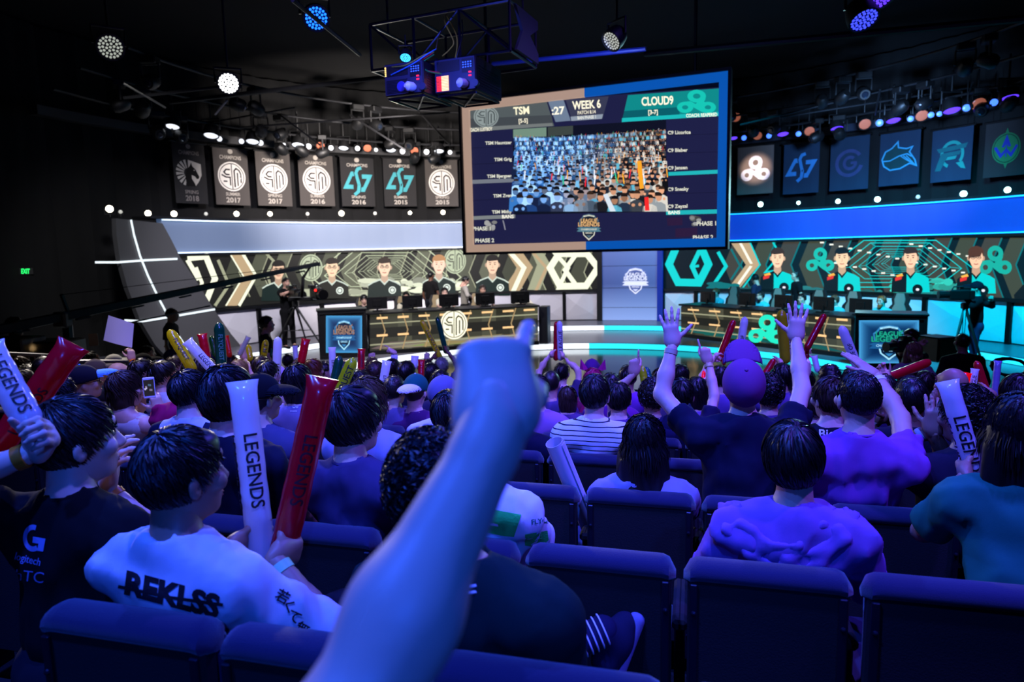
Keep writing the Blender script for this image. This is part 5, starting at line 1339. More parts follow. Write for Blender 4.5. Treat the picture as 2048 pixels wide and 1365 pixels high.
def strands_t(style, count, seed):
    """flat tapered locks lying on the hair, flowing from the crown"""
    rg = np.random.default_rng(seed)
    th = HTH[style]
    N = int(count * 2.2); u = rg.random(N) * 2 * math.pi; z = rg.random(N) * 1.75 - .75
    s_ = np.sqrt(np.maximum(0, 1 - z * z)); D = np.stack([s_ * np.cos(u), s_ * np.sin(u), z], 1)
    rad = np.array([.080 + th * .8, .101 + th * .8, .098 + th]); C = np.array([0, -.012, .028]); jit = rg.uniform(-.002, .008, N)
    P = D * rad + C
    cut = CUTA + (0, .012 if style in ('full', 'bob', 'long', 'side') else 0, -.010)
    ok = ((P - cut) @ CUTN < -.006)
    if style == 'balding': ok &= ~((P[:, 2] > .085) & (P[:, 1] > -.09))
    P = P[ok][:count]; D = D[ok][:count]; jit = jit[ok][:count]; N = len(P)
    Nn = D / rad; Nn /= np.linalg.norm(Nn, axis=1)[:, None]
    crown = np.array([.012, -.055, .125]); away = P - crown
    down = np.tile(np.array([0, 0, -1.0]), (N, 1)); fwd = np.tile(np.array([.25, 1.0, 0]), (N, 1))
    fr = np.clip((P[:, 1] - .0) / .06, 0, 1)[:, None] * np.clip((P[:, 2] - .07) / .03, 0, 1)[:, None]
    T = away / (np.linalg.norm(away, axis=1)[:, None] + 1e-6) + .6 * down * (1 - fr) + fwd * fr * (.8 if style != 'side' else .3) + (np.array([1.2, 0, 0]) * fr if style == 'side' else 0)
    T += np.cross(Nn, T) * .35 + rg.normal(0, .35 if style in ('curly', 'spiky', 'afro') else .16, (N, 3))
    if style in ('curly', 'afro'): T = rg.normal(0, 1, (N, 3))
    T -= Nn * (T * Nn).sum(1)[:, None]; T /= np.linalg.norm(T, axis=1)[:, None] + 1e-9
    L = rg.uniform(.7, 1.4, N) * {'short': .042, 'crop': .012, 'full': .066, 'curly': .030, 'bob': .09, 'long': .12, 'spiky': .035, 'balding': .014, 'fade': .028, 'side': .055, 'afro': .03}[style]
    lift = {'short': .30, 'crop': .25, 'full': .24, 'curly': .5, 'bob': .02, 'long': .02, 'spiky': .9, 'balding': .2, 'fade': .35, 'side': .18, 'afro': .8}[style]
    wd = {'crop': .0018, 'balding': .0018, 'long': .0055, 'curly': .0034}.get(style, .0044) * rg.uniform(.6, 1.3, N)
    ph = rg.uniform(-1.0, 1.0, N)[:, None]; Sd = np.cross(Nn, T) * np.cos(ph) + Nn * np.sin(ph); st = 4; Vs = []
    pos = P.copy(); dirv = T.copy()
    for i in range(st):
        f = i / (st - 1); w_ = wd * (1 - f ** 1.5 * .95)
        pp = pos + Nn * (lift * L * f * .5 + (jit * (1.0 if th > .012 else .3)) * (1 - .5 * f))[:, None]
        Vs.append(pp + Sd * w_[:, None]); Vs.append(pp - Sd * w_[:, None])
        # follow the scalp
        pos = pos + dirv * (L / (st - 1))[:, None]
        q = (pos - C) / rad; ln = np.linalg.norm(q, axis=1)[:, None]
        low = pos[:, 2:3] < -.02
        if style in ('bob', 'long'): pos = np.where(low, pos, C + q / ln * rad); dirv = np.where(low, dirv * .4 + np.array([0, -.05, -.6]), dirv)
        else: pos = C + q / ln * rad
        if style in ('curly', 'afro'): dirv = dirv + np.cross(Nn, dirv) * 1.1
        dirv = dirv / (np.linalg.norm(dirv, axis=1)[:, None] + 1e-9)
    V = np.stack(Vs, 1).reshape(-1, 3); k = st * 2
    b = np.arange(N)[:, None] * k
    Q = np.concatenate([b + np.array([2 * i, 2 * i + 1, 2 * i + 3, 2 * i + 2]) for i in range(st - 1)])
    return V, Q

# ---- hands (wrist at origin, z = fingers, x = thumb side, y = back of the hand)
POSES = {
    'open': dict(c=[(4, 8, 5), (2, 6, 4), (4, 8, 5), (8, 10, 6)], s=(13, 4, -5, -15), th=((.85, -.05, .55), 8)),
    'flat': dict(c=[(2, 4, 2)] * 4, s=(3, 1, -1, -3), th=((.62, -.1, .78), 6)),
    'relaxed': dict(c=[(22, 26, 16), (26, 30, 18), (30, 32, 20), (34, 34, 20)], s=(6, 2, -2, -6), th=((.7, -.35, .65), 14)),
    'claw': dict(c=[(14, 30, 22), (18, 34, 22), (24, 34, 24), (30, 36, 24)], s=(12, 4, -4, -12), th=((.8, -.35, .5), 20)),
    'fist': dict(c=[(82, 98, 62)] * 4, s=(2, 1, -1, -2), th=((.35, -.55, .75), 45)),
    'grip': dict(c=[(48, 58, 38), (52, 60, 40), (56, 60, 40), (58, 62, 40)], s=(3, 1, -1, -3), th=((.55, -.62, .55), 22)),
    'point': dict(c=[(2, 4, 3), (80, 96, 60), (84, 98, 60), (86, 98, 60)], s=(2, 1, -1, -2), th=((.45, -.5, .75), 40)),
    'horns': dict(c=[(2, 4, 3), (80, 96, 60), (84, 98, 60), (10, 12, 8)], s=(4, 1, -1, -10), th=((.8, -.2, .55), 10)),
    'two': dict(c=[(2, 4, 3), (20, 20, 10), (84, 98, 60), (86, 98, 60)], s=(6, -2, -1, -2), th=((.8, -.2, .6), 12)),
}
def rotx(a): c, s = math.cos(a), math.sin(a); return np.array([[1, 0, 0], [0, c, -s], [0, s, c]])
def hand_t(pose, h):
    key = ('hand', pose, h)
    if key in _tmpl: return _tmpl[key]
    p = POSES[pose]; segs = []
    for i, (bx, bz, sc) in enumerate(((.030, .092, .94), (.010, .096, 1.0), (-.010, .092, .95), (-.028, .084, .78))):
        q = np.array([bx, 0, bz]); sp = math.radians(p['s'][i]); A = 0; d0 = np.array([math.sin(sp), 0, math.cos(sp)])
        for j, ln in enumerate((.046, .028, .022)):
            A += math.radians(p['c'][i][j]); d = np.array([d0[0] * math.cos(A), -math.sin(A), d0[2] * math.cos(A)])
            n = q + d * ln * sc; segs.append((q, n, (.0098, .0088, .0080)[j], (.0088, .0080, .0068)[j])); q = n
    q = np.array([.026, -.008, .028]); d = unit(p['th'][0]); bend = math.radians(p['th'][1])
    for j, ln in enumerate((.042, .032, .025)):
        n = q + d * ln; segs.append((q, n, (.0130, .0108, .0098)[j], (.0108, .0098, .0082)[j])); q = n
        d = unit(d * math.cos(bend) + np.array([-.5, -.35, .6]) * math.sin(bend))
    f = Fld((-.12, -.14, -.085), (.14, .06, .24), h)
    f.cone((0, 0, -.004), (0, 0, .02), .025, .029, .02, ((0, 1, 0), .75))
    for x, r in ((.026, .019), (.009, .018), (-.009, .017), (-.025, .016)): f.cone((x * .7, -.001, .015), (x, 0, .088), r, r * .72, .022, ((0, 1, 0), .85))
    f.ell((.026, -.014, .038), (.020, .016, .030), .02); f.ell((-.022, -.010, .030), (.014, .013, .030), .02)
    for a, b, ra, rb in segs: f.cone(a, b, ra, rb, .006)
    _tmpl[key] = f.mesh()
    return _tmpl[key]

# ---- materials of people
SKIN = [mat('skin_light', (.85, .69, .62), .48, spec=.4), mat('skin_medium', (.77, .60, .52), .48, spec=.4), mat('skin_brown', (.60, .45, .38), .48, spec=.4), mat('skin_dark', (.36, .24, .18), .5, spec=.35)]
EYEW, EYED, LIPM = mat('eye_white', (.55, .52, .5), .3), mat('eye_dark', (.05, .035, .03), .15), mat('lip', (.62, .34, .32), .5)
HAIRC = {'black': (.035, .032, .04), 'brown': (.18, .12, .09), 'dbrown': (.085, .06, .055), 'blond': (.62, .50, .32), 'grey': (.42, .41, .40), 'red': (.38, .18, .10), 'ginger': (.60, .32, .16), 'magenta': (.62, .06, .32), 'lbrown': (.34, .24, .16)}
def hairm(c): return mat('hair_' + c, HAIRC[c], .42, spec=.4)
def cloth(c):
    return mat('cloth_%d_%d_%d' % tuple(int(round(x * 100)) for x in c), c, .9, spec=.15, bump=.12, bscale=500)
def rot_frame(fw, up=ZV):
    fw = unit(fw); r = np.cross(fw, up); r = unit(r); u = np.cross(r, fw); return np.stack([r, fw, u], 1)   # columns
def tilt(v, axis, deg):
    a = math.radians(deg); axis = unit(axis); v = np.asarray(v, float)
    return v * math.cos(a) + np.cross(axis, v) * math.sin(a) + axis * axis.dot(v) * (1 - math.cos(a))
RES = {'n': (.0135, .0072, .0076, .0052), 'm': (.023, .0115, .013, .0078), 'f': (.033, .0165, .020, .012)}   # body, head, hair, hand
PEOPLE = []
def ik(S, T, l1, l2, hint):
    v = T - S; d = np.linalg.norm(v)
    if d > (l1 + l2) * .985:
        k = min(d / ((l1 + l2) * .985), 1.22); l1 *= k; l2 *= k
        if d > (l1 + l2) * .985: T = S + v / d * (l1 + l2) * .985; d = (l1 + l2) * .985; v = T - S
    d = max(d, abs(l1 - l2) + .02)
    a = (l1 * l1 - l2 * l2 + d * d) / (2 * d); hgt = math.sqrt(max(l1 * l1 - a * a, 0)); vn = v / np.linalg.norm(v)
    q = np.asarray(hint, float); q = q - vn * q.dot(vn); q = q / (np.linalg.norm(q) + 1e-9)
    return S + vn * a + q * hgt, T
def grow(name, fld, mats, parent, midx=None):
    V, Q = fld.mesh()
    me = mesh_np(name, V, [Q], mats, [0 if midx is None else midx(V, Q)])
    return link_mesh(name, me, parent), V, Q

def person(label, hc, floor_z, hip=None, body=NV, look=None, hroll=0, sc=1.0, res='m', skin=0, hair=('short', 'black'), shirt=None, pants=(.10, .10, .14),
           L=None, R=None, stand=False, cap=None, glasses=False, seed=1, wide=1.0, beard=None, group=None, shoes=False, cat='person', legs=True, headset=False, nohair=False, fat=1.0, shldrop=0.0, lean=None):
    """L / R arm: None (hands on the lap) or dict(to=point, pose=, thumb=/dorsal=, hint=, fdir=)"""
    hb, hh, hhr, hhd = RES[res]; hc = np.asarray(hc, float)
    f = unit(np.asarray(body, float) * (1, 1, 0)); r = np.array([f[1], -f[0], 0]); s = sc
    look = f if look is None else unit(look)
    nb = hc - ZV * .185 * s - f * .040 * s
    if lean is not None: nb = nb + lean
    shc = nb - ZV * (.050 + shldrop) * s
    sh = {'L': shc - r * .172 * s * wide - ZV * .012 * s, 'R': shc + r * .172 * s * wide - ZV * .012 * s}
    if hip is None: hip = shc - ZV * .50 * s
    hip = np.asarray(hip, float); chest = shc * .74 + hip * .26 + f * .01; waist = shc * .36 + hip * .64
    base = np.array([hip[0], hip[1], floor_z])
    arms = {}
    for sd, spec in (('L', L), ('R', R)):
        sg = -1 if sd == 'L' else 1
        if spec is None:
            T = hip + f * .34 * s + r * sg * .12 * s + ZV * .10 * s if not stand else sh[sd] - ZV * .52 * s + f * .06 + r * sg * .07
            spec = dict(to=T, pose='relaxed', hint=r * sg * .8 - f * .5 - ZV * .3, fdir=(f * .7 - ZV * .3 if not stand else -ZV + f * .15), dorsal=(ZV + f * .2 if not stand else r * sg))
        E, Wr = ik(sh[sd], np.asarray(spec['to'], float), .285 * s, .262 * s, spec.get('hint', r * sg * 1.0 - ZV * .6))
        fa = unit(Wr - E); z = unit(spec.get('fdir', fa)) if spec.get('fdir') is not None else fa
        if 'thumb' in spec and spec['thumb'] is not None:
            x = unit(spec['thumb']); z = z - x * z.dot(x)
            z = unit(z) if np.linalg.norm(z) > .15 else unit(np.cross(x, r)); y = np.cross(z, x) * sg
        else:
            y = np.asarray(spec.get('dorsal', -f), float); y = y - z * y.dot(z); y = unit(y); x = np.cross(y, z) * sg
        arms[sd] = dict(E=E, W=Wr, x=x, y=y, z=z, pose=spec.get('pose', 'relaxed'))
    pts = [hc, hip] + list(sh.values()) + [q for a in arms.values() for q in (a['E'], a['W'])]
    lj = {}
    for sd, sg in (('L', -1), ('R', 1)):
        hj = hip + r * sg * .088 * s
        if stand:
            an = np.array([hj[0], hj[1], floor_z + .085]) + r * sg * .04; kn = (hj + an) / 2 + f * .025; ft = an + f * .15 - ZV * .045
        else:
            kn = hj + f * .43 * s + ZV * .015 + r * sg * .05; an = np.array([kn[0], kn[1], floor_z + .085]) + f * .04; ft = an + f * .15 - ZV * .045
        lj[sd] = (hj, kn, an, ft); pts += [kn, an, ft] if legs else []
    pts = np.array(pts); lo, hi = pts.min(0) - .24, pts.max(0) + .24
    # body skin
    B = Fld(lo, hi, hb * 1.4); fl = (f, .66)
    B.cone(hip, waist, .150 * s * fat, .138 * s * fat, .05, fl); B.cone(waist, chest, .138 * s * fat, .158 * s, .05, fl)
    B.cone(sh['L'] + r * .04 * s, sh['R'] - r * .04 * s, .062 * s, .062 * s, .06)
    B.cone(nb, hc - ZV * .06 * s - f * .02 * s, .058 * s, .053 * s, .04)
    for sd in 'LR':
        a = arms[sd]; B.cone(nb + ZV * .01, sh[sd] + ZV * .008, .050 * s, .046 * s, .05)
        B.cone(sh[sd], a['E'], .051 * s, .041 * s, .03); B.cone(a['E'], a['E'] * .6 + a['W'] * .4, .041 * s, .042 * s, .02); B.cone(a['E'] * .6 + a['W'] * .4, a['W'], .042 * s, .028 * s, .02)
        if legs:
            hj, kn, an, ft = lj[sd]; B.cone(hj, kn, .084 * s, .056 * s, .04); B.cone(kn, kn * .65 + an * .35, .055 * s, .056 * s, .03); B.cone(kn * .65 + an * .35, an, .054 * s, .036 * s, .03)
            B.cone(an, ft, .038 * s, .034 * s, .03)
    V0, Q0 = B.mesh(); Vs = [V0]; Fs = [Q0]; Ms = [0]; off = len(V0)
    RF = rot_frame(look)
    if hroll: RF = np.stack([tilt(RF[:, 0], RF[:, 1], hroll), RF[:, 1], tilt(RF[:, 2], RF[:, 1], hroll)], 1)
    def tr(V): return (V * s) @ RF.T + hc
    hV, hQ, eyes, iris, brow, lips = head_t(hh)
    Vs.append(tr(hV)); Fs.append(hQ + off); Ms.append(0); off += len(hV)
    for lst, mi in ((eyes, 1), (iris, 2), (lips, 3)) + (((brow, 4),) if hair else ()):
        for (v, q, t) in lst:
            Vs.append(tr(v)); Fs.append(q + off); Ms.append(mi); Fs.append(t + off); Ms.append(mi); off += len(v)
    for sd in 'LR':
        a = arms[sd]; v, q = hand_t(a['pose'], hhd); Mx = np.stack([a['x'], a['y'], a['z']], 1)
        Vs.append((v * s) @ Mx.T + a['W']); q = q + off; off += len(v)
        if np.linalg.det(Mx) < 0: q = q[:, ::-1]
        Fs.append(q); Ms.append(0)
    me = mesh_np('person', np.concatenate(Vs), Fs, [SKIN[skin], EYEW, EYED, LIPM, hairm(hair[1] if hair else 'black')], Ms)
    o = link_mesh('person', me, None, base); tag(o, label, cat, group)
    info = dict(o=o, arms=arms, sh=sh, f=f, r=r, hc=hc, hip=hip, nb=nb, s=s)
    # shirt
    if shirt:
        c = Fld(lo, hi, hb); fo_ = shirt.get('fold', .0075 if res == 'n' else .005); g = .011 * s + fo_ * .9; kind = shirt.get('kind', 'tee')
        c.cone(hip - ZV * .05, waist, .150 * s * fat + g, .142 * s * fat + g, .05, fl); c.cone(waist, chest, .142 * s * fat + g, .160 * s + g, .05, fl)
        c.cone(sh['L'] + r * .04 * s, sh['R'] - r * .04 * s, .062 * s + g, .062 * s + g, .06)
        for sd in 'LR':
            a = arms[sd]
            if kind != 'tank': c.cone(nb + ZV * .012, sh[sd] + ZV * .008, .050 * s + g * .8, .046 * s + g, .05)
            if kind in ('tee', 'polo', 'jersey'):
                en = sh[sd] + (a['E'] - sh[sd]) * shirt.get('slv', .66); c.cone(sh[sd], en, .052 * s + g, .050 * s + g * 1.2, .03, cut=True)
            elif kind in ('long', 'hoodie'):
                c.cone(sh[sd], a['E'], .053 * s + g, .044 * s + g, .03); c.cone(a['E'], a['W'], .043 * s + g, .030 * s + g, .02, cut=True, cutoff=-.03)
        if kind == 'tank':
            for sd in 'LR': c.cone(nb + (sh[sd] - nb) * .35 - ZV * .02, sh[sd] * .55 + chest * .45, .045 * s, .06 * s + g, .05)
        if kind == 'hoodie': c.cone(nb - f * .07 - r * .07 * s - ZV * .02, nb - f * .07 + r * .07 * s - ZV * .02, .05 * s, .05 * s, .03); c.cone(nb - f * .08 - ZV * .02, nb - f * .095 - ZV * .14, .06 * s, .035 * s, .03)
        if res != 'f': c.wrinkle(fo_ * .7, shirt.get('ff', 34 if res == 'n' else 26), seed, (1, 1, .55)); c.wrinkle(fo_ * .5, 62, seed + 3, (1, 1, .4))
        if kind == 'polo': c.cone(nb - f * .01 - ZV * .01, nb + f * .0 + ZV * .035, .074 * s, .070 * s, .012)
        if kind not in ('polo', 'tank'): c.cone(nb - ZV * .03, nb + ZV * .05 * s, .076 * s, .066 * s, .02, cut=True)
        c.carve_cone(nb + ZV * .06 * s + f * .004, nb + ZV * .25 + f * .02, (.0585 if kind != 'tank' else .07) * s, .062 * s, .004)
        V, Q = c.mesh(); mats = [shirt.get('mat') or cloth(shirt['col'])]; mi = 0
        if 'slc' in shirt:
            mats.append(cloth(shirt['slc'])); ce = V[Q].mean(1); d = np.full(len(ce), 9.0)
            for sd in 'LR':
                a = arms[sd]; ab = a['E'] - sh[sd]; t = np.clip(((ce - sh[sd]) @ ab) / (ab @ ab), -.05, 1); d = np.minimum(d, np.linalg.norm(ce - sh[sd] - t[:, None] * ab, axis=1))
            lat = np.abs((ce - shc) @ r); mi = ((d < .085) & (lat > .105 * s + .3 * np.maximum(0, (nb - ce)[:, 2] - .03))).astype(int)
        me = mesh_np('shirt', V, [Q], mats, [mi]); so = link_mesh('shirt', me, o)
        info['shirt'] = so; info['bvh'] = BVHTree.FromPolygons([tuple(x) for x in V], [tuple(int(i) for i in q) for q in Q]) if shirt.get('decal') else None
        if kind in ('tee', 'jersey', 'raglan') and res == 'n':
            m_ = MB(); n0 = nb + f * .002 + ZV * .050 * s; pl = []
            for i in range(25):
                a = 2 * math.pi * i / 24; pl.append(n0 + (r * math.cos(a) * .0655 + f * math.sin(a) * .0655) * s)
            m_.tube(pl, .006 * s, 6, cap=False); m_.build('collar', cloth(shirt.get('collar', shirt['col'])), so, smooth=True)
        if kind == 'polo':
            for dz in (.014, .026):
                m_ = MB(); n0 = nb - f * .004 + ZV * dz; pl = [n0 + (r * math.cos(2 * math.pi * i / 24) * (.0905 - dz * .3) + f * math.sin(2 * math.pi * i / 24) * (.0875 - dz * .3)) * s for i in range(25)]
                m_.tube(pl, .004, 5, cap=False); m_.build('collar_stripe', cloth((.85, .85, .9)), so, smooth=True)
    if legs and pants:
        c = Fld(np.minimum(hip, np.min([q for v in lj.values() for q in v], 0)) - .2, np.maximum(hip, np.max([q for v in lj.values() for q in v], 0)) + .2, max(hb, .042)); g = .016 * s
        c.cone(hip - r * .06 * s, hip + r * .06 * s, .135 * s, .135 * s, .04)
        for sd in 'LR':
            hj, kn, an, ft = lj[sd]; c.cone(hj, kn, .084 * s + g, .060 * s + g, .04); c.cone(kn, an, .058 * s + g, .046 * s + g, .03, cut=True)
        grow('trousers', c, [cloth(pants)], o)
        m_ = MB()
        for sd in 'LR':
            hj, kn, an, ft = lj[sd]; fo = Fld(np.minimum(an, ft) - .12, np.maximum(an, ft) + .12, .03)
            fo.cone(an - ZV * .03, ft + f * .03, .046 * s, .048 * s, .03, (ZV, .8)); fo.plane((0, 0, floor_z + .004), -ZV)
            grow('shoe', fo, [cloth((.08, .08, .1))], o)
    if hair and not (cap and res == 'f'):
        st, hcname = hair; v, q = hair_t(st, hhr, seed)
        if cap: q = q[((v[q][:, :, 2] < .022) & (v[q][:, :, 1] < .03)).all(1)]
        Vh = [tr(v)]; Fh = [q]
        cnt = {'n': 3800, 'm': 1300, 'f': 300}[res]
        if st == 'long': cnt = int(cnt * 1.3)
        if cnt and not cap:
            v2, q2 = strands_t(st, cnt, seed); Vh.append(tr(v2)); Fh.append(q2 + len(v))
        if cap: pass
        me = mesh_np('hair', np.concatenate(Vh), Fh, [hairm(hcname)]); link_mesh('hair', me, o)
    if beard:
        fb = Fld((-.1, -.05, -.2), (.1, .14, .02), max(hhr, .008)); fb.ell((0, .045, -.075), (.062, .055, .05), .02); fb.ell((0, .07, -.115), (.045, .04, .05), .03); fb.wrinkle(.004, 60, seed); v, q = fb.mesh()
        link_mesh('beard', mesh_np('beard', tr(v), [q], [hairm(beard)]), o)
    if cap:
        key = ('cap', hhr)
        if key not in _tmpl:
            fc = Fld((-.14, -.17, -.05), (.14, .17, .2), min(hhr, .009)); fc.ell((0, -.010, .030), (.092, .112, .106), .01); fc.plane((0, 0, .012), (0, .10, -.99)); fc.carve_cone((0, -.01, -.1), (0, -.012, .03), .078, .078, .01)
            fb = Fld((-.14, -.02, -.05), (.14, .28, .12), min(hhr, .007)); fb.ell((0, .10, .034), (.086, .125, .045), .01); f2 = fb.like(); f2.ell((0, .10, .024), (.086, .125, .045), .01)
            fb.F = np.maximum(fb.F, -f2.F); fb.plane((0, .080, 0), (0, -1, 0))
            _tmpl[key] = (fc.mesh(), fb.mesh(), uvs((0, -.01, .137), (.008, .008, .005), 8, 4))
        (cv, cq), (bv, bq), bt = _tmpl[key]
        Rz = np.eye(3)
        if cap.get('turn'):
            a = math.radians(cap['turn']); Rz = np.array([[math.cos(a), -math.sin(a), 0], [math.sin(a), math.cos(a), 0], [0, 0, 1]])
        if cap.get('pitch'): Rz = rotx(math.radians(cap['pitch'])) @ Rz
        t2 = lambda v: tr((v * 1.07) @ Rz.T + np.array([0, 0, cap.get('dz', 0.004)]))
        co = link_mesh('cap', mesh_np('cap', t2(cv), [cq], [cloth(cap['col'])]), o)
        link_mesh('brim', mesh_np('brim', t2(bv), [bq], [cloth(cap.get('brim', cap['col']))]), co)
        link_mesh('button', mesh_np('button', t2(bt[0]), [bt[1], bt[2]], [cloth(cap.get('brim', cap['col']))]), co)
    if glasses:
        m_ = MB()
        for sg in (-1, 1):
            m_.tube([tr(np.array([[sg * .033 + .025 * math.cos(a), .103 - .004 * abs(math.cos(a)), .010 + .019 * math.sin(a)]]))[0] for a in np.linspace(0, 2 * math.pi, 17)], .0022, 5, cap=False)
            m_.tube([tr(np.array([[sg * .058, .100, .014]]))[0], tr(np.array([[sg * .083, .05, .016]]))[0], tr(np.array([[sg * .085, -.012, .012]]))[0]], .002, 5)
        m_.tube([tr(np.array([[-.009, .104, .013]]))[0], tr(np.array([[.009, .104, .013]]))[0]], .002, 5)
        m_.build('glasses', mat('spectacle_black', (.03, .03, .03), .3), o)
    if headset:
        m_ = MB(); m_.tube([tr(np.array([[.098 * math.cos(a), -.01, .02 + .115 * math.sin(a)]]))[0] for a in np.linspace(0, math.pi, 13)], .008, 6)
        for sg in (-1, 1): m_.lathe(tr(np.array([[sg * .075, -.008, -.005]]))[0], RF[:, 0] * sg, [(.03, 0), (.034, .012), (.03, .032)], 10)
        m_.build('headset', mat('headset_black', (.04, .04, .045), .4), o, smooth=True)
    PEOPLE.append(info)
    return info
def wristband(info, sd, col, parent_name='wristband', w=.011):
    a = info['arms'][sd]; d = unit(a['W'] - a['E']); c = a['W'] - d * .035
    MB().lathe(c - d * w, d, [(.0315 * info['s'], 0), (.0335 * info['s'], .001), (.0335 * info['s'], 2 * w - .001), (.0315 * info['s'], 2 * w)], 18).build(parent_name, mat('band_%d_%d_%d' % tuple(int(x * 100) for x in col), col, .4), info['o'], smooth=True)

# ---- inflatable thunder sticks
def stick(pA, pB, dA, dB, col, label, txt=None, tcol=(.03, .03, .05), r=.036, flat=True, txt2=None, face=None, tpos=.5, tlen=.5, group='inflatable cheering sticks', rev=False, emit=None):
    """pA bottom pixel, pB top pixel at depths dA, dB"""
    A = at(*pA, dA); B = at(*pB, dB); ax = B - A; L = np.linalg.norm(ax); ax /= L
    vw = unit(CAMP - (A + B) / 2); sx = unit(np.cross(ax, vw)); sy = np.cross(sx, ax)   # sy faces the viewer
    N, Mr = 30, 18; V = []
    for i in range(N + 1):
        f = i / N; z = f * L
        e0 = min(1, f * L / (r * 1.3)); e1 = min(1, (1 - f) * L / (r * 1.6))
        rr_ = r * (.35 + .65 * math.sqrt(max(0, 1 - (1 - e0) ** 2))); k1 = math.sqrt(max(0, 1 - (1 - e1) ** 2))
        rx, ry = rr_, rr_
        if flat: rx *= (.92 + .16 * (1 - k1)); ry *= max(.10, k1)
        else: rx *= max(.12, k1); ry *= max(.12, k1)
        wv = 1 + .018 * math.sin(f * 46) + .012 * math.sin(f * 19 + 1)
        for j in range(Mr):
            a = 2 * math.pi * j / Mr; V.append(A + ax * z + (sx * math.cos(a) * rx + sy * math.sin(a) * ry) * wv)
    F = [(i * Mr + j, i * Mr + (j + 1) % Mr, (i + 1) * Mr + (j + 1) % Mr, (i + 1) * Mr + j) for i in range(N) for j in range(Mr)]
    F.append(tuple(range(Mr - 1, -1, -1))); F.append(tuple(N * Mr + j for j in range(Mr)))
    nm = 'inflatable_%d_%d_%d' % tuple(int(c * 100) for c in col)
    if nm not in _mats:
        mm = mat(nm, col, .22, spec=.6, coat=.4, emit=emit, estr=.6); nt = mm.node_tree
        tl = nt.nodes.new('ShaderNodeBsdfTranslucent'); tl.inputs['Color'].default_value = (*lin(col), 1); mx = nt.nodes.new('ShaderNodeMixShader'); mx.inputs[0].default_value = .5
        ou = nt.nodes['Material Output']; nt.links.new(nt.nodes['Principled BSDF'].outputs[0], mx.inputs[1]); nt.links.new(tl.outputs[0], mx.inputs[2]); nt.links.new(mx.outputs[0], ou.inputs['Surface'])
    o = MB().add(V, F).build('cheering_stick', _mats[nm], None, A, smooth=True); tag(o, label, 'cheering stick', group)
    def put(t, phi, pos, ln, part):
        tri, wd = text_tris(t, .015)
        if not len(tri): return
        pc = Pic(); pc._add(tri, (0, 0, 0), 0); P = pc.arrays(.22)[0].reshape(-1, 2); k = ln * L / wd; hgt = .70 * k; u = P[:, 0] * k; v = (P[:, 1] - .35) * k
        lim = r * 1.15; ks = 1 if hgt < lim else lim / hgt; v = v * ks
        if rev: u = (ln * L) - u; v = -v
        z = (pos - ln / 2) * L + u
        a = phi + v / r * 1.0
        rad = r * 1.045 + .0006
        X = A + np.outer(np.clip(z, 0, L), ax) + np.outer(np.cos(a) * rad, sx) + np.outer(np.sin(a) * rad, sy)
        X = X - 0
        me = mesh_np(part, X, [np.arange(len(X)).reshape(-1, 3)], [mat('print_%d' % int(tcol[0] * 100 + tcol[1] * 10), tcol, .5)], smooth=False); link_mesh(part, me, o)
    if txt: put(txt, math.pi / 2 - .15, tpos, tlen, 'printed_word')
    if txt2: put(txt2, math.pi - .25, tpos, tlen, 'printed_word')
    return o, A, B, ax
# ------------------------------------------------------------------ theatre seats
fab = mat('seat_fabric', (.105, .12, .25), .95, spec=.2, bump=.25, bscale=350, sheen=.3)
fabk = mat('seat_back_shell', (.028, .028, .036), .85, bump=.15, bscale=200)
strap = mat('seat_steel', (.12, .13, .18), .4, metal=.6)
def make_seat():
    """local: x along the row, y towards the stage, origin on the floor under the back; top at z = .85"""
    root = empty('theatre_seat', (0, 0, 0))
    w = .236
    b = MB(); b.box((0, .0, .50), (w - .012, 0, 0), (0, .028, 0), (0, .0, .31), 0, .012); b.build('back_shell', fabk, root)
    # padded top roll, drooping at the ends
    V = []; N, Mr = 24, 14
    for i in range(N + 1):
        u = -1 + 2 * i / N; q_ = max(0, abs(u) - .80) / .20; dr = -.022 * q_ ** 2; k = math.sqrt(max(.12, 1 - .9 * q_ ** 4))
        for j in range(Mr):
            a = 2 * math.pi * j / Mr; V.append((u * w, .012 + .052 * math.cos(a) * k, .818 + dr + .034 * math.sin(a) * k))
    F = [(i * Mr + j, i * Mr + (j + 1) % Mr, (i + 1) * Mr + (j + 1) % Mr, (i + 1) * Mr + j) for i in range(N) for j in range(Mr)] + [tuple(range(Mr - 1, -1, -1)), tuple(N * Mr + j for j in range(Mr))]
    MB().add(V, F).build('top_roll', fab, root, smooth=True)
    MB().box((0, .050, .56), (w - .02, 0, 0), (0, .028, 0), (0, .01, .24), 0, .02).build('back_cushion', fab, root)
    for sg in (-1, 1):
        st = MB(); st.box((sg * (w - .030), -.033, .46), (.011, 0, 0), (0, .006, 0), (0, 0, .33), 0, .003); so = st.build('back_strap', strap, root)
        for z in (.70, .42, .24): MB().lathe((sg * (w - .030), -.038, z), (0, -1, 0), [(.008, 0), (.007, .006), (.003, .008)], 8).build('bolt', strap, so)
        MB().box((sg * (w + .006), .20, .60), (.018, 0, 0), (0, .15, 0), (0, 0, .018), 0, .01).build('armrest', fabk, root)
        MB().box((sg * (w + .006), .14, .30), (.012, 0, 0), (0, .05, 0), (0, 0, .30), 0, .005).build('leg', strap, root)
    MB().box((0, .28, .43), (w - .02, 0, 0), (0, .21, 0), (0, .0, .05), 0, .03).build('seat_cushion', fab, root)
    return root
seat0 = make_seat(); first = True
PH = {-1: -.3, 0: -1.015, 1: -.032, 2: .031, 3: -.81, 4: -.55, 5: -.30, 6: -.1, 7: -.4}
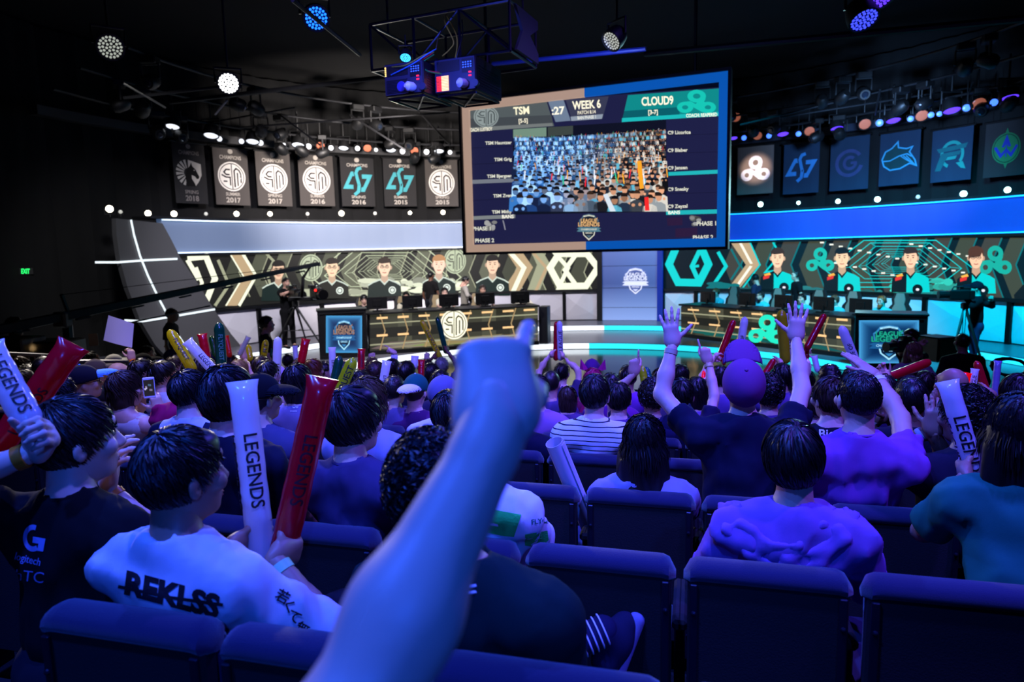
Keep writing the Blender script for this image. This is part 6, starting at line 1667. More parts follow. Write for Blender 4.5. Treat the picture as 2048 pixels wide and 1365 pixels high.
PT = .495; ORD = ['first', 'second', 'third', 'fourth', 'fifth', 'sixth', 'seventh', 'eighth', 'ninth', 'tenth', 'eleventh', 'twelfth', 'thirteenth', 'fourteenth', 'fifteenth', 'sixteenth', 'seventeenth', 'eighteenth', 'nineteenth', 'twentieth', 'twenty-first', 'twenty-second', 'twenty-third', 'twenty-fourth', 'twenty-fifth', 'twenty-sixth']
RN = ['nearest', 'second', 'third', 'fourth', 'fifth', 'sixth', 'seventh', 'eighth']
for k in range(0, 7):
    t = row_t(k); cand = []
    for i in range(-26, 26):
        s_c = PH[k] + PT * (i + .5); p_ = NV * t + UV * s_c; 
        d = p_[1]
        if d < .6: continue
        X = p_[0] / d
        if abs(X) < .82: cand.append((s_c, p_))
    for j, (s_c, p_) in enumerate(cand):
        if first: o = seat0; first = False
        else: o = copy_tree(seat0)
        o.location = (p_[0], p_[1], row_floor(k)); o.rotation_euler = (0, 0, -math.radians(15))
        tag(o, 'dark blue padded theatre seat in the %s row, %s seat from the dark drape side' % (RN[k], ORD[j]), 'seat', 'theatre seats')
_S15 = 0

# seat of the pointing spectator, just under the camera
o = copy_tree(seat0); q = NV * -.5 + UV * -.45; o.location = (q[0], q[1], row_floor(-1) + .08); o.rotation_euler = (0, 0, -math.radians(15)); tag(o, 'dark blue padded theatre seat behind the raised arm, below the camera', 'seat', 'theatre seats')
# ------------------------------------------------------------------ the audience
def aud(px, py, d, label, row=None, dt=.14, stand=None, **k):
    kk = row_of(px, d) if row is None else row
    hc = at_t(px, py, row_t(kk) + dt); fz = row_floor(kk)
    X = np.linalg.norm(hc - CAMP)
    k.setdefault('res', 'n' if X < 3.5 else ('m' if X < 5.6 else 'f')); k.setdefault('seed', int(px * 7 + py) % 97)
    k.setdefault('sc', .94); k.setdefault('wide', 1.06); s = k['sc']; lat = hc - NV * hc.dot(NV); lat[2] = 0
    hip = lat + NV * (row_t(kk) + .22) + ZV * (fz + .52 * s)
    up = hc[2] - fz
    if stand is None: stand = up > 1.50
    if stand: hip = hc - ZV * (.185 + .05 + .50) * s - NV * .05
    elif up < 1.08: hip = hip + NV * .08 - ZV * .05
    k.setdefault('group', 'spectators in the seating rows')
    for sd in 'LR':
        a = k.get(sd)
        if a and 'pix' in a: a['to'] = at(a['pix'][0], a['pix'][1], hc[1] + max(.05, a['pix'][2] - d))
    return person(label, hc, fz, hip, stand=stand, **k)
def hold(sd, A, B, g, body=NV, zd=None, pose='grip'):
    ax = unit(B - A); C = A + (B - A) * g; z = np.asarray(body if zd is None else zd, float); z = unit(z - ax * z.dot(ax)); y = np.cross(z, ax) * (-1 if sd == 'L' else 1)
    return dict(to=C - z * .085 + y * .040, thumb=ax, fdir=z, pose=pose)
def reach(px, py, Y, pose='open', **k):
    k.update(to=at(px, py, Y), pose=pose, pix=(px, py, Y)); return k
def T(c, kind='tee', **k): return dict(col=c, kind=kind, **k)
NAVYC, BLK, WHT, GRY, LIL, PURP, MAR, OLV, TEALC = (.07, .08, .16), (.05, .05, .06), (.86, .85, .87), (.42, .42, .45), (.50, .46, .62), (.55, .32, .62), (.38, .10, .20), (.26, .25, .18), (.12, .36, .32)
WST, RST, YST, GST, LST = (.88, .88, .93), (.80, .06, .16), (.88, .82, .10), (.05, .36, .22), (.72, .78, .10)
BKT = (.03, .03, .05); RDT = (.25, .0, .06)

# -- nearest row: boy in printed white tee with a stick in each hand
sA, A1_, B1_, _ = stick((530, 1165), (484, 762), 1.86, 1.94, WST, 'tall white cheering stick held up by the spectator in the printed white tee', 'LEGENDS', BKT, .041, tpos=.56, tlen=.36, rev=True, txt2='LEAGUE OF')
sB, A2_, B2_, _ = stick((554, 1160), (645, 755), 1.84, 1.90, RST, 'tall red cheering stick held up by the spectator in the printed white tee', 'LEGENDS', RDT, .042, tpos=.56, tlen=.34, rev=True)
hc = at_t(365, 955, row_t(0) + .22)
rek = person('spectator with tousled black hair and printed white tee, raising two sticks', hc, row_floor(0), NV * (row_t(0) + .24) + UV * ((hc - CAMP).dot(UV)) + ZV * (row_floor(0) + .5), body=unit(NV + UV * .10), look=unit(NV + UV * .42 - ZV * .02), res='n', skin=2, hair=('fade', 'black'), shirt=T((.80, .79, .82), slv=.94, decal=1, fold=.009), R=dict(hold('R', A2_, B2_, .16, zd=unit(CR * .2 + NV)), hint=UV - ZV), L=dict(hold('L', A1_, B1_, .20), hint=-UV * .5 - ZV), group='spectators in the seating rows', wide=1.12, seed=3)
wristband(rek, 'R', (.55, .8, .6), w=.014)
# -- dark tee with sponsor print
lo_ = at_t(154, 884, row_t(0) + .30)
log = person('spectator in black sponsor-print tee holding a leaning white stick', lo_, row_floor(0), NV * (row_t(0) + .24) + UV * ((lo_ - CAMP).dot(UV)) + ZV * (row_floor(0) + .5), body=unit(NV + UV * .05), look=unit(NV + UV * .6), res='n', skin=0, hair=('short', 'dbrown'), shirt=T((.045, .045, .06), decal=1), L=reach(70, 905, 1.78, 'grip', thumb=unit(at(0, 735, 1.85) - at(75, 850, 1.8)), fdir=unit(ZV + UV * .2), hint=-UV - ZV), R=reach(212, 975, 2.05, 'claw', fdir=unit(ZV + UV * .4), dorsal=-UV - NV, hint=UV - ZV), group='spectators in the seating rows', wide=1.1, seed=5)
wristband(log, 'L', (.80, .45, .10), w=.013); wristband(log, 'R', (.80, .45, .10), w=.01)
stick((72, 868), (-28, 690), 1.78, 1.84, WST, 'white cheering stick leaning over the sponsor-print tee at the picture edge', 'LEGENDS', BKT, .040, tpos=.5, tlen=.62, rev=True)
stick((-10, 905), (148, 688), 1.98, 2.06, RST, 'long red cheering stick slanting up at the picture edge', 'LEGENDS', RDT, .043, tpos=.42, tlen=.4)
# -- white polo collar, leg crossed
ph = at_t(862, 985, row_t(0) + .20)
pol = person('spectator in dark green polo with white-striped collar, mostly behind the arm', ph, row_floor(0), NV * (row_t(0) + .26) + UV * ((ph - CAMP).dot(UV) + .10) + ZV * (row_floor(0) + .5), body=unit(NV + UV * .1), look=unit(NV - UV * .1), res='n', skin=1, hair=('curly', 'black'), shirt=T((.05, .16, .16), 'polo', slv=.9), pants=(.08, .10, .16), group='spectators in the seating rows', wide=1.2, fat=1.12, seed=8, legs=False, lean=UV * .085, R=dict(to=at(1060, 1430, 1.85), pose='relaxed', hint=UV - ZV * .8, fdir=unit(NV - UV), dorsal=ZV))
# his crossed leg: trouser, striped sock, shoe
kne = at(1010, 1380, 1.75); ank = at(1165, 1275, 1.92); toe = at(1262, 1245, 1.98); heel = at(1215, 1330, 1.93)
lg = Fld(np.minimum.reduce([kne, ank, toe, heel, pol['hip']]) - .2, np.maximum.reduce([kne, ank, toe, heel, pol['hip']]) + .2, .012)
lg.cone(pol['hip'] + UV * .08, at(930, 1430, 1.85), .10, .075, .04); lg.cone(at(930, 1430, 1.85), at(1110, 1300, 1.90), .07, .055, .03)
grow('trousers', lg, [cloth((.07, .09, .15))], pol['o'])
sk = Fld(np.minimum(kne, toe) - .2, np.maximum(kne, toe) + .2, .008); sk.cone(at(1090, 1315, 1.90), at(1205, 1262, 1.93), .040, .046, .02, cut=False)
axs = unit(at(1205, 1262, 1.93) - at(1090, 1315, 1.90))
so_, _, _ = grow('sock', sk, [cloth((.10, .10, .22))], pol['o']); so_['label'] = 'dark sock with white rings'
for i in range(8):
    c_ = at(1128, 1300, 1.905) * (1 - i / 7) + at(1205, 1262, 1.93) * (i / 7); MB().lathe(c_, axs, [(.0445 + .0006 * i, 0), (.0465 + .0006 * i, .001), (.0465 + .0006 * i, .004), (.0445 + .0006 * i, .005)], 20).build('sock_ring', cloth((.85, .85, .9)), so_, smooth=True)
shf = Fld(np.minimum(toe, heel) - .16, np.maximum(toe, heel) + .16, .007); upv = unit(toe - heel); bk = unit(ank - (toe + heel) / 2)
shf.cone(at(1212, 1322, 1.935), at(1250, 1248, 1.975), .046, .038, .03); shf.cone(at(1205, 1268, 1.93), at(1232, 1285, 1.95), .047, .045, .04)
sh_, _, _ = grow('shoe', shf, [cloth((.09, .10, .20))], pol['o'])
sol = Fld(np.minimum(toe, heel) - .16, np.maximum(toe, heel) + .16, .007); sol.cone(at(1228, 1352, 1.94), at(1272, 1240, 1.98), .030, .028, .01); grow('sole', sol, [cloth((.45, .45, .6))], sh_)

# -- second row
fh = at_t(948, 886, row_t(1) + .16)
fly = aud(948, 886, 2.3, 'spectator in white jersey with green bars, half hidden by the arm', row=1, skin=0, hair=('short', 'black'), shirt=T((.84, .84, .86), 'jersey', slv=.95, decal=1, collar=(.1, .4, .25)), look=unit(NV + UV * .25), wide=1.08, seed=4)
gla = aud(707, 846, 2.3, 'boy with glasses, thick black hair and plum tee', row=1, skin=1, hair=('full', 'black'), glasses=True, shirt=T((.24, .20, .34), slv=.7), look=unit(NV + UV * .55), wide=1.0, seed=9)
big = aud(455, 800, 2.5, 'broad spectator in navy tee behind the tall white stick', row=1, skin=0, hair=('side', 'black'), shirt=T((.07, .07, .15)), look=unit(NV - UV * .05), wide=1.15, fat=1.15, seed=2)
hoo = aud(1586, 924, 2.2, 'boy in violet hooded top with glossy black hair', row=1, dt=.26, skin=1, hair=('full', 'black'), shirt=T((.50, .34, .66), 'tee', slv=.98, fold=.009, ff=36, decal=1, collar=(.75, .72, .8)), look=unit(NV + UV * .06 - ZV * .05), hroll=-4, wide=1.14, seed=6)
# draped hood on his back
hd_ = Fld(hoo['nb'] - .4, hoo['nb'] + .35, .010)
for path, r0 in (([(1442, 1012), (1455, 1060), (1500, 1112), (1570, 1142), (1640, 1128), (1690, 1080), (1712, 1030)], .014), ([(1460, 1008), (1480, 1050), (1520, 1095), (1575, 1118), (1635, 1102), (1675, 1060), (1692, 1020)], .012), ([(1480, 1012), (1505, 1060), (1550, 1092), (1600, 1090), (1645, 1050), (1665, 1015)], .009)):
    P_ = []
    for q in path:
        d = Vector(ray(*q)).normalized(); h = hoo['bvh'].ray_cast(Vector(CAMP), d)
        if h[0] is not None: P_.append(np.array(h[0]) + np.array(d) * .004)
    for a, b in zip(P_[:-1], P_[1:]): hd_.cone(a, b, r0, r0, .022, (hoo['f'], .7))
hd_.wrinkle(.0015, 60, 3); grow('hood', hd_, [cloth((.50, .34, .66))], hoo['o'])
# -- third row
lon = aud(1288, 888, 3.1, 'woman with long wavy black hair in a pale lace top', row=2, skin=1, hair=('long', 'black'), shirt=T((.55, .52, .66)), sc=.94, seed=12)
Yc = 3.25
mcap = aud(1486, 772, 3.1, 'cheering spectator in plum cap and navy tee with both arms high', row=2, dt=.30, skin=0, hair=('crop', 'black'), cap=dict(col=(.46, .22, .46), pitch=30), look=unit(NV - UV * .05 + ZV * .30), shirt=T((.07, .075, .17), slv=.55, fold=.009, decal=0), L=reach(1345, 690, 3.35, 'open', fdir=unit(ZV - UV * .12), dorsal=-NV, hint=-UV - ZV * .9), R=reach(1592, 678, 3.4, 'open', fdir=unit(ZV + UV * .05), dorsal=-NV, hint=UV * .6 - ZV * .5), wide=1.18, seed=7)
wristband(mcap, 'L', (.72, .66, .55), w=.013)
pur = aud(1716, 800, 2.9, 'tall spectator in violet tee shielding his eyes', row=2, skin=1, hair=('crop', 'black'), shirt=T((.52, .26, .62), slv=.55, fold=.009), shldrop=.03, look=unit(NV - UV * .2), R=reach(1752, 752, 3.25, 'flat', fdir=unit(-UV * .6 + ZV * .5 + NV * .5), dorsal=unit(ZV), hint=UV * 1.0 - ZV * .35), wide=1.12, seed=10)
wristband(pur, 'R', (.9, .9, .95), w=.012)
stA, a1, b1, _ = stick((1962, 985), (1894, 762), 2.38, 2.44, WST, 'white cheering stick held by the spectator in the green tee', 'LEGENDS', BKT, .036, tpos=.42, tlen=.55, rev=True, txt2='LEAGUE OF')
grn = aud(2034, 868, 2.6, 'spectator with long dark hair and teal-green tee at the picture edge', row=1, dt=.45, skin=2, hair=('long', 'black'), shirt=T((.08, .40, .34), slv=.75), L=dict(hold('L', a1, b1, .22, zd=unit(NV + ZV * .4)), hint=-UV * .6 - ZV), wide=1.1, seed=13)
wristband(grn, 'L', (.6, .7, .75), w=.012)
chk = aud(1932, 838, 3.0, 'spectator with curly black hair and round-logo dark tee', row=2, dt=.22, skin=2, hair=('curly', 'black'), shirt=T((.10, .09, .17), decal=1), look=unit(NV - UV * .55), L=reach(1858, 862, 3.15, 'flat', fdir=unit(ZV + UV * .1), dorsal=unit(UV - NV * .6), hint=-UV - ZV), R=reach(1868, 866, 3.1, 'relaxed', fdir=unit(ZV), dorsal=unit(-UV * .2 - NV), hint=UV - ZV), seed=14)
wristband(chk, 'L', (.6, .65, .75))
rag = aud(381, 786, 3.6, 'boy in white raglan tee with navy sleeves', row=2, skin=0, hair=('short', 'black'), shirt=T((.78, .76, .82), slc=(.07, .08, .18), slv=.85, collar=(.07, .08, .18)), look=unit(NV + UV * .3), sc=.94, seed=15)
blu = aud(112, 792, 3.4, 'spectator with spiky black hair behind the sponsor-print tee', row=2, skin=1, hair=('spiky', 'black'), shirt=T(BLK), seed=16)
aud(737, 806, 3.3, 'spectator with smooth chin-length fair hair behind the boy with glasses', row=2, skin=0, hair=('bob', 'lbrown'), shirt=T((.62, .58, .72)), look=unit(NV + UV * .3), seed=17)
aud(900, 832, 3.2, 'spectator in plum hooded top hidden behind the pointing arm', row=2, skin=1, hair=('short', 'black'), shirt=T((.34, .16, .34), 'long'), seed=18)
aud(524, 800, 3.4, 'spectator in sideways black cap beside the tall white stick', row=2, skin=1, hair=('short', 'black'), cap=dict(col=(.05, .05, .07), turn=-70), look=unit(NV + UV * .4), shirt=T((.30, .28, .40)), seed=19)
# -- fourth row
stp = aud(1189, 792, 4.0, 'man with cropped hair in white tee with thin navy stripes', row=3, skin=0, hair=('short', 'dbrown'), shirt=dict(kind='tee', col=WHT, mat=mat_stripe('tee_stripes', (.86, .85, .88), (.05, .05, .12), .027, .22), slv=.8), wide=1.1, res='n', seed=20)
aud(1238, 800, 4.4, 'spectator holding up one flat open hand beside the striped tee', row=4, skin=0, hair=('short', 'black'), shirt=T((.34, .22, .46)), L=reach(1226, 838, 4.2, 'flat', fdir=unit(ZV - UV * .05), dorsal=unit(-NV), hint=-UV * .3 - ZV), seed=21)
aud(1038, 818, 4.0, 'spectator in dark navy tee with back to us, just past the arm', row=3, skin=1, hair=('short', 'black'), shirt=T((.06, .06, .16)), wide=1.15, seed=22)
aud(888, 796, 4.0, 'spectator in grey-violet cap and white tee beside the pointing hand', row=3, skin=1, hair=('short', 'dbrown'), cap=dict(col=(.40, .38, .52)), shirt=T((.76, .74, .80)), look=unit(NV + UV * .1), seed=23)
lg_ = aud(596, 768, 3.9, 'spectator with smooth dark bob and logo grey tee, both hands raised', row=3, skin=0, hair=('bob', 'black'), shirt=T((.46, .43, .58), decal=1), L=reach(570, 806, 4.15, 'claw', fdir=unit(ZV + UV * .5), dorsal=-NV, hint=-UV - ZV), R=reach(612, 806, 4.1, 'claw', fdir=unit(ZV - UV * .25), dorsal=unit(UV - NV), hint=UV - ZV), seed=24)
wristband(lg_, 'R', (.85, .85, .9))
pho = aud(252, 780, 3.8, 'woman with brown bob and white sleeveless top filming with a phone', row=3, dt=-.05, skin=1, hair=('bob', 'brown'), shirt=T((.78, .75, .72), 'tank'), look=unit(NV + UV * .95), L=reach(280, 822, 3.95, 'claw', fdir=unit(ZV + UV * .3), dorsal=unit(-UV), hint=-UV * .3 - ZV), R=reach(320, 822, 3.85, 'claw', fdir=unit(ZV - UV * .3), dorsal=unit(UV - NV * .5), hint=UV * .8 - ZV), seed=25)
wristband(pho, 'R', (.9, .50, .12))
pc = at(298, 776, 4.50); pr = unit(CAMP - pc); px_ = unit(np.cross(ZV, pr)); pu = np.cross(pr, px_)
phn = empty('smartphone', pc, 'white smartphone held upright by the woman with the brown bob', 'phone')
MB().box(pc, px_ * .036, pu * .070, pr * .004, 0, .004).build('body', mat('phone_white', (.88, .88, .9), .3), phn)
MB().box(pc + pr * .0045, px_ * .031, pu * .054, pr * .0008).build('display', mat('phone_screen', (.06, .06, .07), .1, emit=(.20, .19, .20), estr=.5, sample=False), phn)
for i in range(7): MB().box(pc + pr * .0056 + px_ * rnd(-.025, .025) + pu * rnd(-.04, .02), px_ * .005, pu * .007, pr * .0003).build('screen_image', mat('phone_pixel%d' % (i % 3), ((.5, .45, .4), (.3, .4, .35), (.75, .72, .65))[i % 3], .4, emit=((.5, .45, .4), (.3, .4, .35), (.75, .72, .65))[i % 3], estr=.7, sample=False), phn)
bj = aud(1660, 800, 4.3, 'spectator in navy jersey with white shoulder trim and printed name', row=3, skin=0, hair=('short', 'brown'), glasses=True, shirt=T((.06, .07, .14), 'jersey', decal=1, collar=WHT), look=unit(NV - UV * .45), seed=26)
aud(1821, 800, 4.0, 'spectator with close-cropped dark hair clapping in a navy jersey', row=3, skin=3, hair=('crop', 'black'), shirt=T((.07, .08, .15), 'jersey', collar=WHT), L=reach(1758, 842, 4.25, 'flat', fdir=unit(ZV * .8 + UV * .6), dorsal=-UV, hint=-UV - ZV), R=reach(1774, 840, 4.25, 'claw', fdir=unit(ZV * .8 - UV * .4), dorsal=UV, hint=UV - ZV), seed=27)
aud(170, 768, 4.3, 'spectator in navy cap with bright blue brim', row=3, skin=1, hair=('crop', 'black'), cap=dict(col=(.05, .06, .12), brim=(.35, .62, .90)), look=unit(NV + UV * .95 + ZV * .12), shirt=T((.09, .09, .16), decal=1), glasses=True, seed=28)
# -- fifth row
aud(328, 752, 4.7, 'bearded man with thick dark hair in white tee', row=4, skin=1, hair=('full', 'black'), shirt=T((.78, .76, .78)), look=unit(NV + UV * .8), beard='black', seed=29)
aud(790, 782, 4.7, 'man with thinning hair in plum tee', row=4, skin=1, hair=('crop', 'dbrown'), shirt=T((.36, .32, .50)), look=unit(NV + UV * .15), wide=1.1, seed=30)
aud(831, 786, 4.7, 'spectator in backward green cap with white brim', row=4, skin=0, hair=('crop', 'brown'), cap=dict(col=(.03, .32, .30), brim=(.80, .80, .84), turn=180), glasses=True, shirt=T((.30, .14, .34)), sc=.96, seed=31)
aud(1076, 784, 4.7, 'spectator with wavy black hair and lilac tee right behind the pointing hand', row=4, skin=0, hair=('short', 'black'), shirt=T((.58, .40, .64)), seed=32)
ptr = aud(1305, 796, 4.6, 'spectator with curly hair in navy tee pointing one finger up', row=4, skin=1, hair=('curly', 'dbrown'), shirt=T((.13, .12, .28)), L=reach(1268, 748, 4.75, 'point', fdir=unit(ZV), dorsal=-NV, hint=-UV - ZV * .4), seed=33)
fin = aud(1362, 793, 4.6, 'spectator in dark navy tee with raised pointing hand beside the plum cap', row=4, skin=0, hair=('short', 'black'), shirt=T((.08, .08, .20)), R=reach(1416, 724, 4.8, 'point', fdir=unit(ZV - UV * .25), dorsal=unit(-NV), hint=UV - ZV * .3), seed=34)
wristband(fin, 'R', (.8, .72, .5))
aud(1538, 788, 4.8, 'spectator with wavy dark hair behind the plum cap', row=4, skin=1, hair=('curly', 'black'), shirt=T((.30, .2, .4)), seed=35)
aud(1904, 772, 5.3, 'bald spectator in a dark hooded top near the camera crew', row=4, dt=.3, skin=2, hair=None, shirt=T((.09, .09, .13), 'hoodie'), look=unit(NV - UV * .5), seed=36)
aud(2034, 792, 4.8, 'dark-haired spectator reaching for a stick at the picture edge', row=4, skin=2, hair=('full', 'black'), shirt=T((.08, .08, .12)), L=reach(1985, 790, 5.1, 'grip', fdir=unit(-UV + NV * .5), thumb=ZV, hint=-ZV - UV), seed=37)
aud(286, 746, 5.0, 'dark-haired spectator next to the bearded man', row=4, skin=2, hair=('short', 'black'), shirt=T((.12, .12, .14)), look=unit(NV + UV * .6), seed=38)
aud(46, 768, 5.0, 'spectator with flat dark hair behind the red stick', row=4, skin=1, hair=('full', 'dbrown'), shirt=T(BLK), look=unit(NV + UV * .5), seed=39)
aud(132, 752, 5.2, 'man in profile with short dark hair and grey tee', row=4, dt=.3, skin=2, hair=('crop', 'black'), shirt=T((.36, .36, .40)), look=unit(NV + UV * 1.2), seed=40)
aud(1626, 812, 4.9, 'spectator in lilac-white sleeves with one arm raised', row=4, skin=0, hair=('short', 'brown'), shirt=T((.72, .62, .78), slv=.95), L=reach(1608, 752, 5.0, 'fist', hint=-UV * .2 - ZV, fdir=ZV, dorsal=-NV), seed=41)
# -- sixth row and beyond
F_ = lambda *a, **k: aud(*a, **k)
papA, papW = at(266, 712, 5.6), None
bal = F_(238, 748, 5.5, 'bald man holding a sheet of white paper high', row=5, skin=0, hair=None, shirt=T((.14, .15, .18)), look=unit(NV + UV * .8), R=reach(264, 720, 5.75, 'grip', fdir=unit(ZV), dorsal=unit(UV - NV * .4), hint=UV - ZV * .2), seed=42)
wristband(bal, 'R', (.95, .50, .10), w=.014)
pq = [at(x, y, d) for x, y, d in ((217, 631, 7.10), (268, 648, 7.05), (264, 696, 7.0), (207, 681, 7.05))]
V = []; NP = 8
for sgn in (0, 1):
    for j in range(NP + 1):
        for i in range(NP + 1):
            u, v = i / NP, j / NP; q = (pq[0] * (1 - u) + pq[1] * u) * (1 - v) + (pq[3] * (1 - u) + pq[2] * u) * v
            V.append(q + np.array([0, -1, .1]) * (.02 * math.sin(u * 3.1) * v + .001 * sgn))
F = []; W1 = NP + 1; S1 = W1 * W1
for j in range(NP):
    for i in range(NP): a = j * W1 + i; F.append((a, a + 1, a + W1 + 1, a + W1)); F.append((S1 + a, S1 + a + W1, S1 + a + W1 + 1, S1 + a + 1))
o = MB().add(V, F).build('paper_sheet', mat('paper_white', (.88, .88, .92), .8), None, pq[2], smooth=True); tag(o, 'large sheet of white paper held up by the bald man', 'paper')
F_(193, 746, 5.2, 'man in faded grey cap behind the navy cap', row=5, skin=1, hair=('crop', 'dbrown'), cap=dict(col=(.30, .27, .28)), look=unit(NV + UV * 1.0), shirt=T((.10, .16, .20)), seed=43)
F_(722, 766, 5.3, 'spectator with round dark hair and broad navy and white striped shirt', row=5, skin=1, hair=('short', 'black'), shirt=dict(kind='tee', col=WHT, mat=mat_stripe('tee_broad_stripes', (.80, .80, .86), (.06, .07, .16), .12, .5)), seed=44)
F_(880, 770, 5.3, 'dark-haired spectator beside the grey-violet cap', row=5, skin=2, hair=('side', 'black'), shirt=T((.16, .14, .26)), seed=45)
F_(1102, 768, 5.3, 'man with thinning dark hair in a plum tee', row=5, skin=1, hair=('crop', 'dbrown'), shirt=T((.30, .24, .44)), seed=46)
F_(1222, 776, 5.6, 'dark-haired spectator half behind the striped tee', row=5, skin=1, hair=('short', 'black'), shirt=T((.40, .14, .48)), seed=47)
F_(551, 760, 5.4, 'spectator in pale violet cap behind a thin white stick', row=5, skin=0, hair=('crop', 'blond'), cap=dict(col=(.74, .62, .80), turn=180), shirt=T((.60, .58, .70)), L=reach(545, 790, 5.6, 'grip', thumb=ZV, fdir=NV), seed=48)
F_(1394, 786, 5.5, 'dark-haired woman with violet tee holding a lit red stick', row=5, skin=1, hair=('bob', 'black'), shirt=T((.50, .34, .62)), L=reach(1403, 770, 5.7, 'grip', thumb=ZV, fdir=NV), seed=49)
F_(1361, 754, 6.8, 'spectator with dark hair in front of the glossy floor', row=7, skin=1, hair=('full', 'black'), shirt=T((.36, .26, .5)), seed=50)
F_(1136, 800, 5.4, 'child with brown hair tied back', row=5, dt=0, skin=0, hair=('bob', 'brown'), shirt=T((.3, .22, .4)), sc=.78, seed=51)
cat_ = F_(1186, 764, 6.4, 'spectator with magenta hair and pink cat ears', row=6, skin=0, hair=('long', 'magenta'), shirt=T((.5, .12, .3)), seed=52)
for sg in (-1, 1):
    c = cat_['hc'] + UV * sg * .085 + ZV * .12; e = MB(); e.add([c - UV * .04, c + UV * .04, c + NV * .035 - ZV * .01, c - NV * .02 - ZV * .01, c + UV * sg * .03 + ZV * .10], [(0, 1, 4), (1, 2, 4), (2, 0, 4), (3, 1, 4), (0, 3, 4), (0, 1, 2), (0, 3, 1)]); e.build('cat_ear', cloth((.62, .10, .42)), cat_['o'])
F_(1184, 741, 7.4, 'spectator in plum cap beyond the pink cat ears', row=8, skin=1, hair=('crop', 'black'), cap=dict(col=(.34, .16, .46)), shirt=T((.3, .2, .4)), seed=53)
F_(1256, 756, 6.2, 'spectator in bright violet tee beyond the raised flat hand', row=6, dt=.2, skin=2, hair=('short', 'black'), shirt=T((.46, .22, .62)), seed=54)
rw1, a1, b1, _ = stick((1112, 722), (1113, 643), 7.4, 7.5, RST, 'red cheering stick raised upright in front of the glossy floor', None, RDT, .032, flat=False)
rw2, a2, b2, _ = stick((1121, 722), (1119, 642), 7.38, 7.45, WST, 'white cheering stick paired with the red one in front of the glossy floor', 'LEAGUE', BKT, .032, flat=False)
F_(1124, 748, 6.9, 'dark-haired spectator raising a red and a white stick together', row=7, skin=0, hair=('short', 'black'), shirt=T((.24, .2, .36)), L=dict(hold('L', a1, b1, .15), hint=-UV - ZV * .3), R=dict(hold('R', a2, b2, .12), hint=UV - ZV * .3), seed=55)
yg1, a1, b1, _ = stick((884, 722), (842, 640), 8.6, 8.7, YST, 'yellow cheering stick tilted toward the round desk emblem', 'FLYQUEST', BKT, .034, flat=False)
yg2, a2, b2, _ = stick((893, 708), (874, 634), 8.6, 8.7, GST, 'dark green cheering stick beside the yellow one at the round emblem', None, BKT, .034, flat=False)
F_(884, 734, 7.6, 'grey-haired spectator waving a yellow and a green stick', row=8, skin=3, hair=('short', 'grey'), shirt=T((.3, .3, .36)), L=dict(hold('L', a1, b1, .14)), R=dict(hold('R', a2, b2, .1)), seed=56)
fr = F_(808, 748, 7.0, 'spectator in white long sleeves pointing across the stage', row=7, skin=0, hair=('short', 'black'), shirt=T((.82, .82, .86), 'long'), L=reach(790, 706, 7.1, 'point', hint=-UV * .2 - ZV, fdir=unit(-UV * .8 + ZV * .5), dorsal=ZV), seed=57)
F_(813, 748, 5.7, 'spectator with wide dark hair in front of the pointing white sleeve', row=6, skin=1, hair=('full', 'black'), shirt=T((.12, .12, .2)), seed=58)
F_(750, 748, 6.3, 'brown-haired spectator with loose curls', row=6, skin=0, hair=('curly', 'brown'), shirt=T((.5, .5, .56)), seed=59)
F_(745, 733, 7.6, 'spectator raising one fist below the desk front', row=8, skin=0, hair=('short', 'lbrown'), shirt=T((.4, .38, .4)), L=reach(742, 722, 7.8, 'fist', hint=-UV - ZV, fdir=ZV, dorsal=-NV), seed=60)
F_(785, 740, 6.8, 'spectator with brown parted hair below the desk front', row=7, skin=1, hair=('full', 'dbrown'), shirt=T((.2, .2, .28)), seed=61)
F_(862, 752, 6.2, 'dark-haired spectator left of the pointing hand', row=6, skin=1, hair=('full', 'black'), shirt=T((.1, .1, .18)), seed=62)
F_(854, 738, 7.4, 'spectator raising a bare fist beside the pointing hand', row=8, skin=0, hair=('short', 'brown'), shirt=T((.3, .3, .36)), R=reach(854, 722, 7.6, 'fist', hint=UV - ZV, fdir=ZV, dorsal=-NV), seed=63)
F_(628, 742, 6.3, 'spectator with long reddish hair and glasses', row=6, skin=1, hair=('bob', 'red'), glasses=True, shirt=T((.25, .1, .14)), look=unit(NV + UV * .6), seed=64)
F_(650, 744, 6.6, 'dark-haired spectator in profile below the lit podium', row=7, skin=1, hair=('short', 'black'), shirt=T((.1, .1, .12)), look=unit(NV + UV * 1.0), seed=65)
F_(600, 737, 7.0, 'brown-haired spectator beneath the upright red stick', row=7, skin=0, hair=('short', 'lbrown'), shirt=T((.3, .3, .3)), seed=66)
F_(578, 724, 8.0, 'dark-haired spectator far down by the stage step', row=9, skin=0, hair=('short', 'dbrown'), shirt=T((.3, .28, .26)), seed=67)
F_(523, 736, 6.2, 'spectator with smooth brown hair and olive jacket', row=6, skin=0, hair=('full', 'brown'), shirt=T((.26, .26, .24), 'long'), seed=68)
F_(505, 737, 6.6, 'spectator in dark knitted beanie', row=7, skin=1, hair=('afro', 'dbrown'), shirt=T((.14, .14, .16)), sc=.92, seed=69)
hp1 = F_(480, 742, 6.0, 'blond spectator clapping overhead', row=6, skin=0, hair=('bob', 'blond'), shirt=T((.3, .32, .34)), L=reach(484, 718, 6.3, 'flat', fdir=unit(ZV + UV * .2), dorsal=-UV, hint=-UV - ZV), R=reach(490, 718, 6.3, 'flat', fdir=unit(ZV - UV * .1), dorsal=UV, hint=UV - ZV), seed=70)
F_(464, 728, 7.0, 'brown-haired spectator beside the tall green stick', row=8, skin=0, hair=('short', 'brown'), shirt=T((.3, .26, .2)), seed=71)
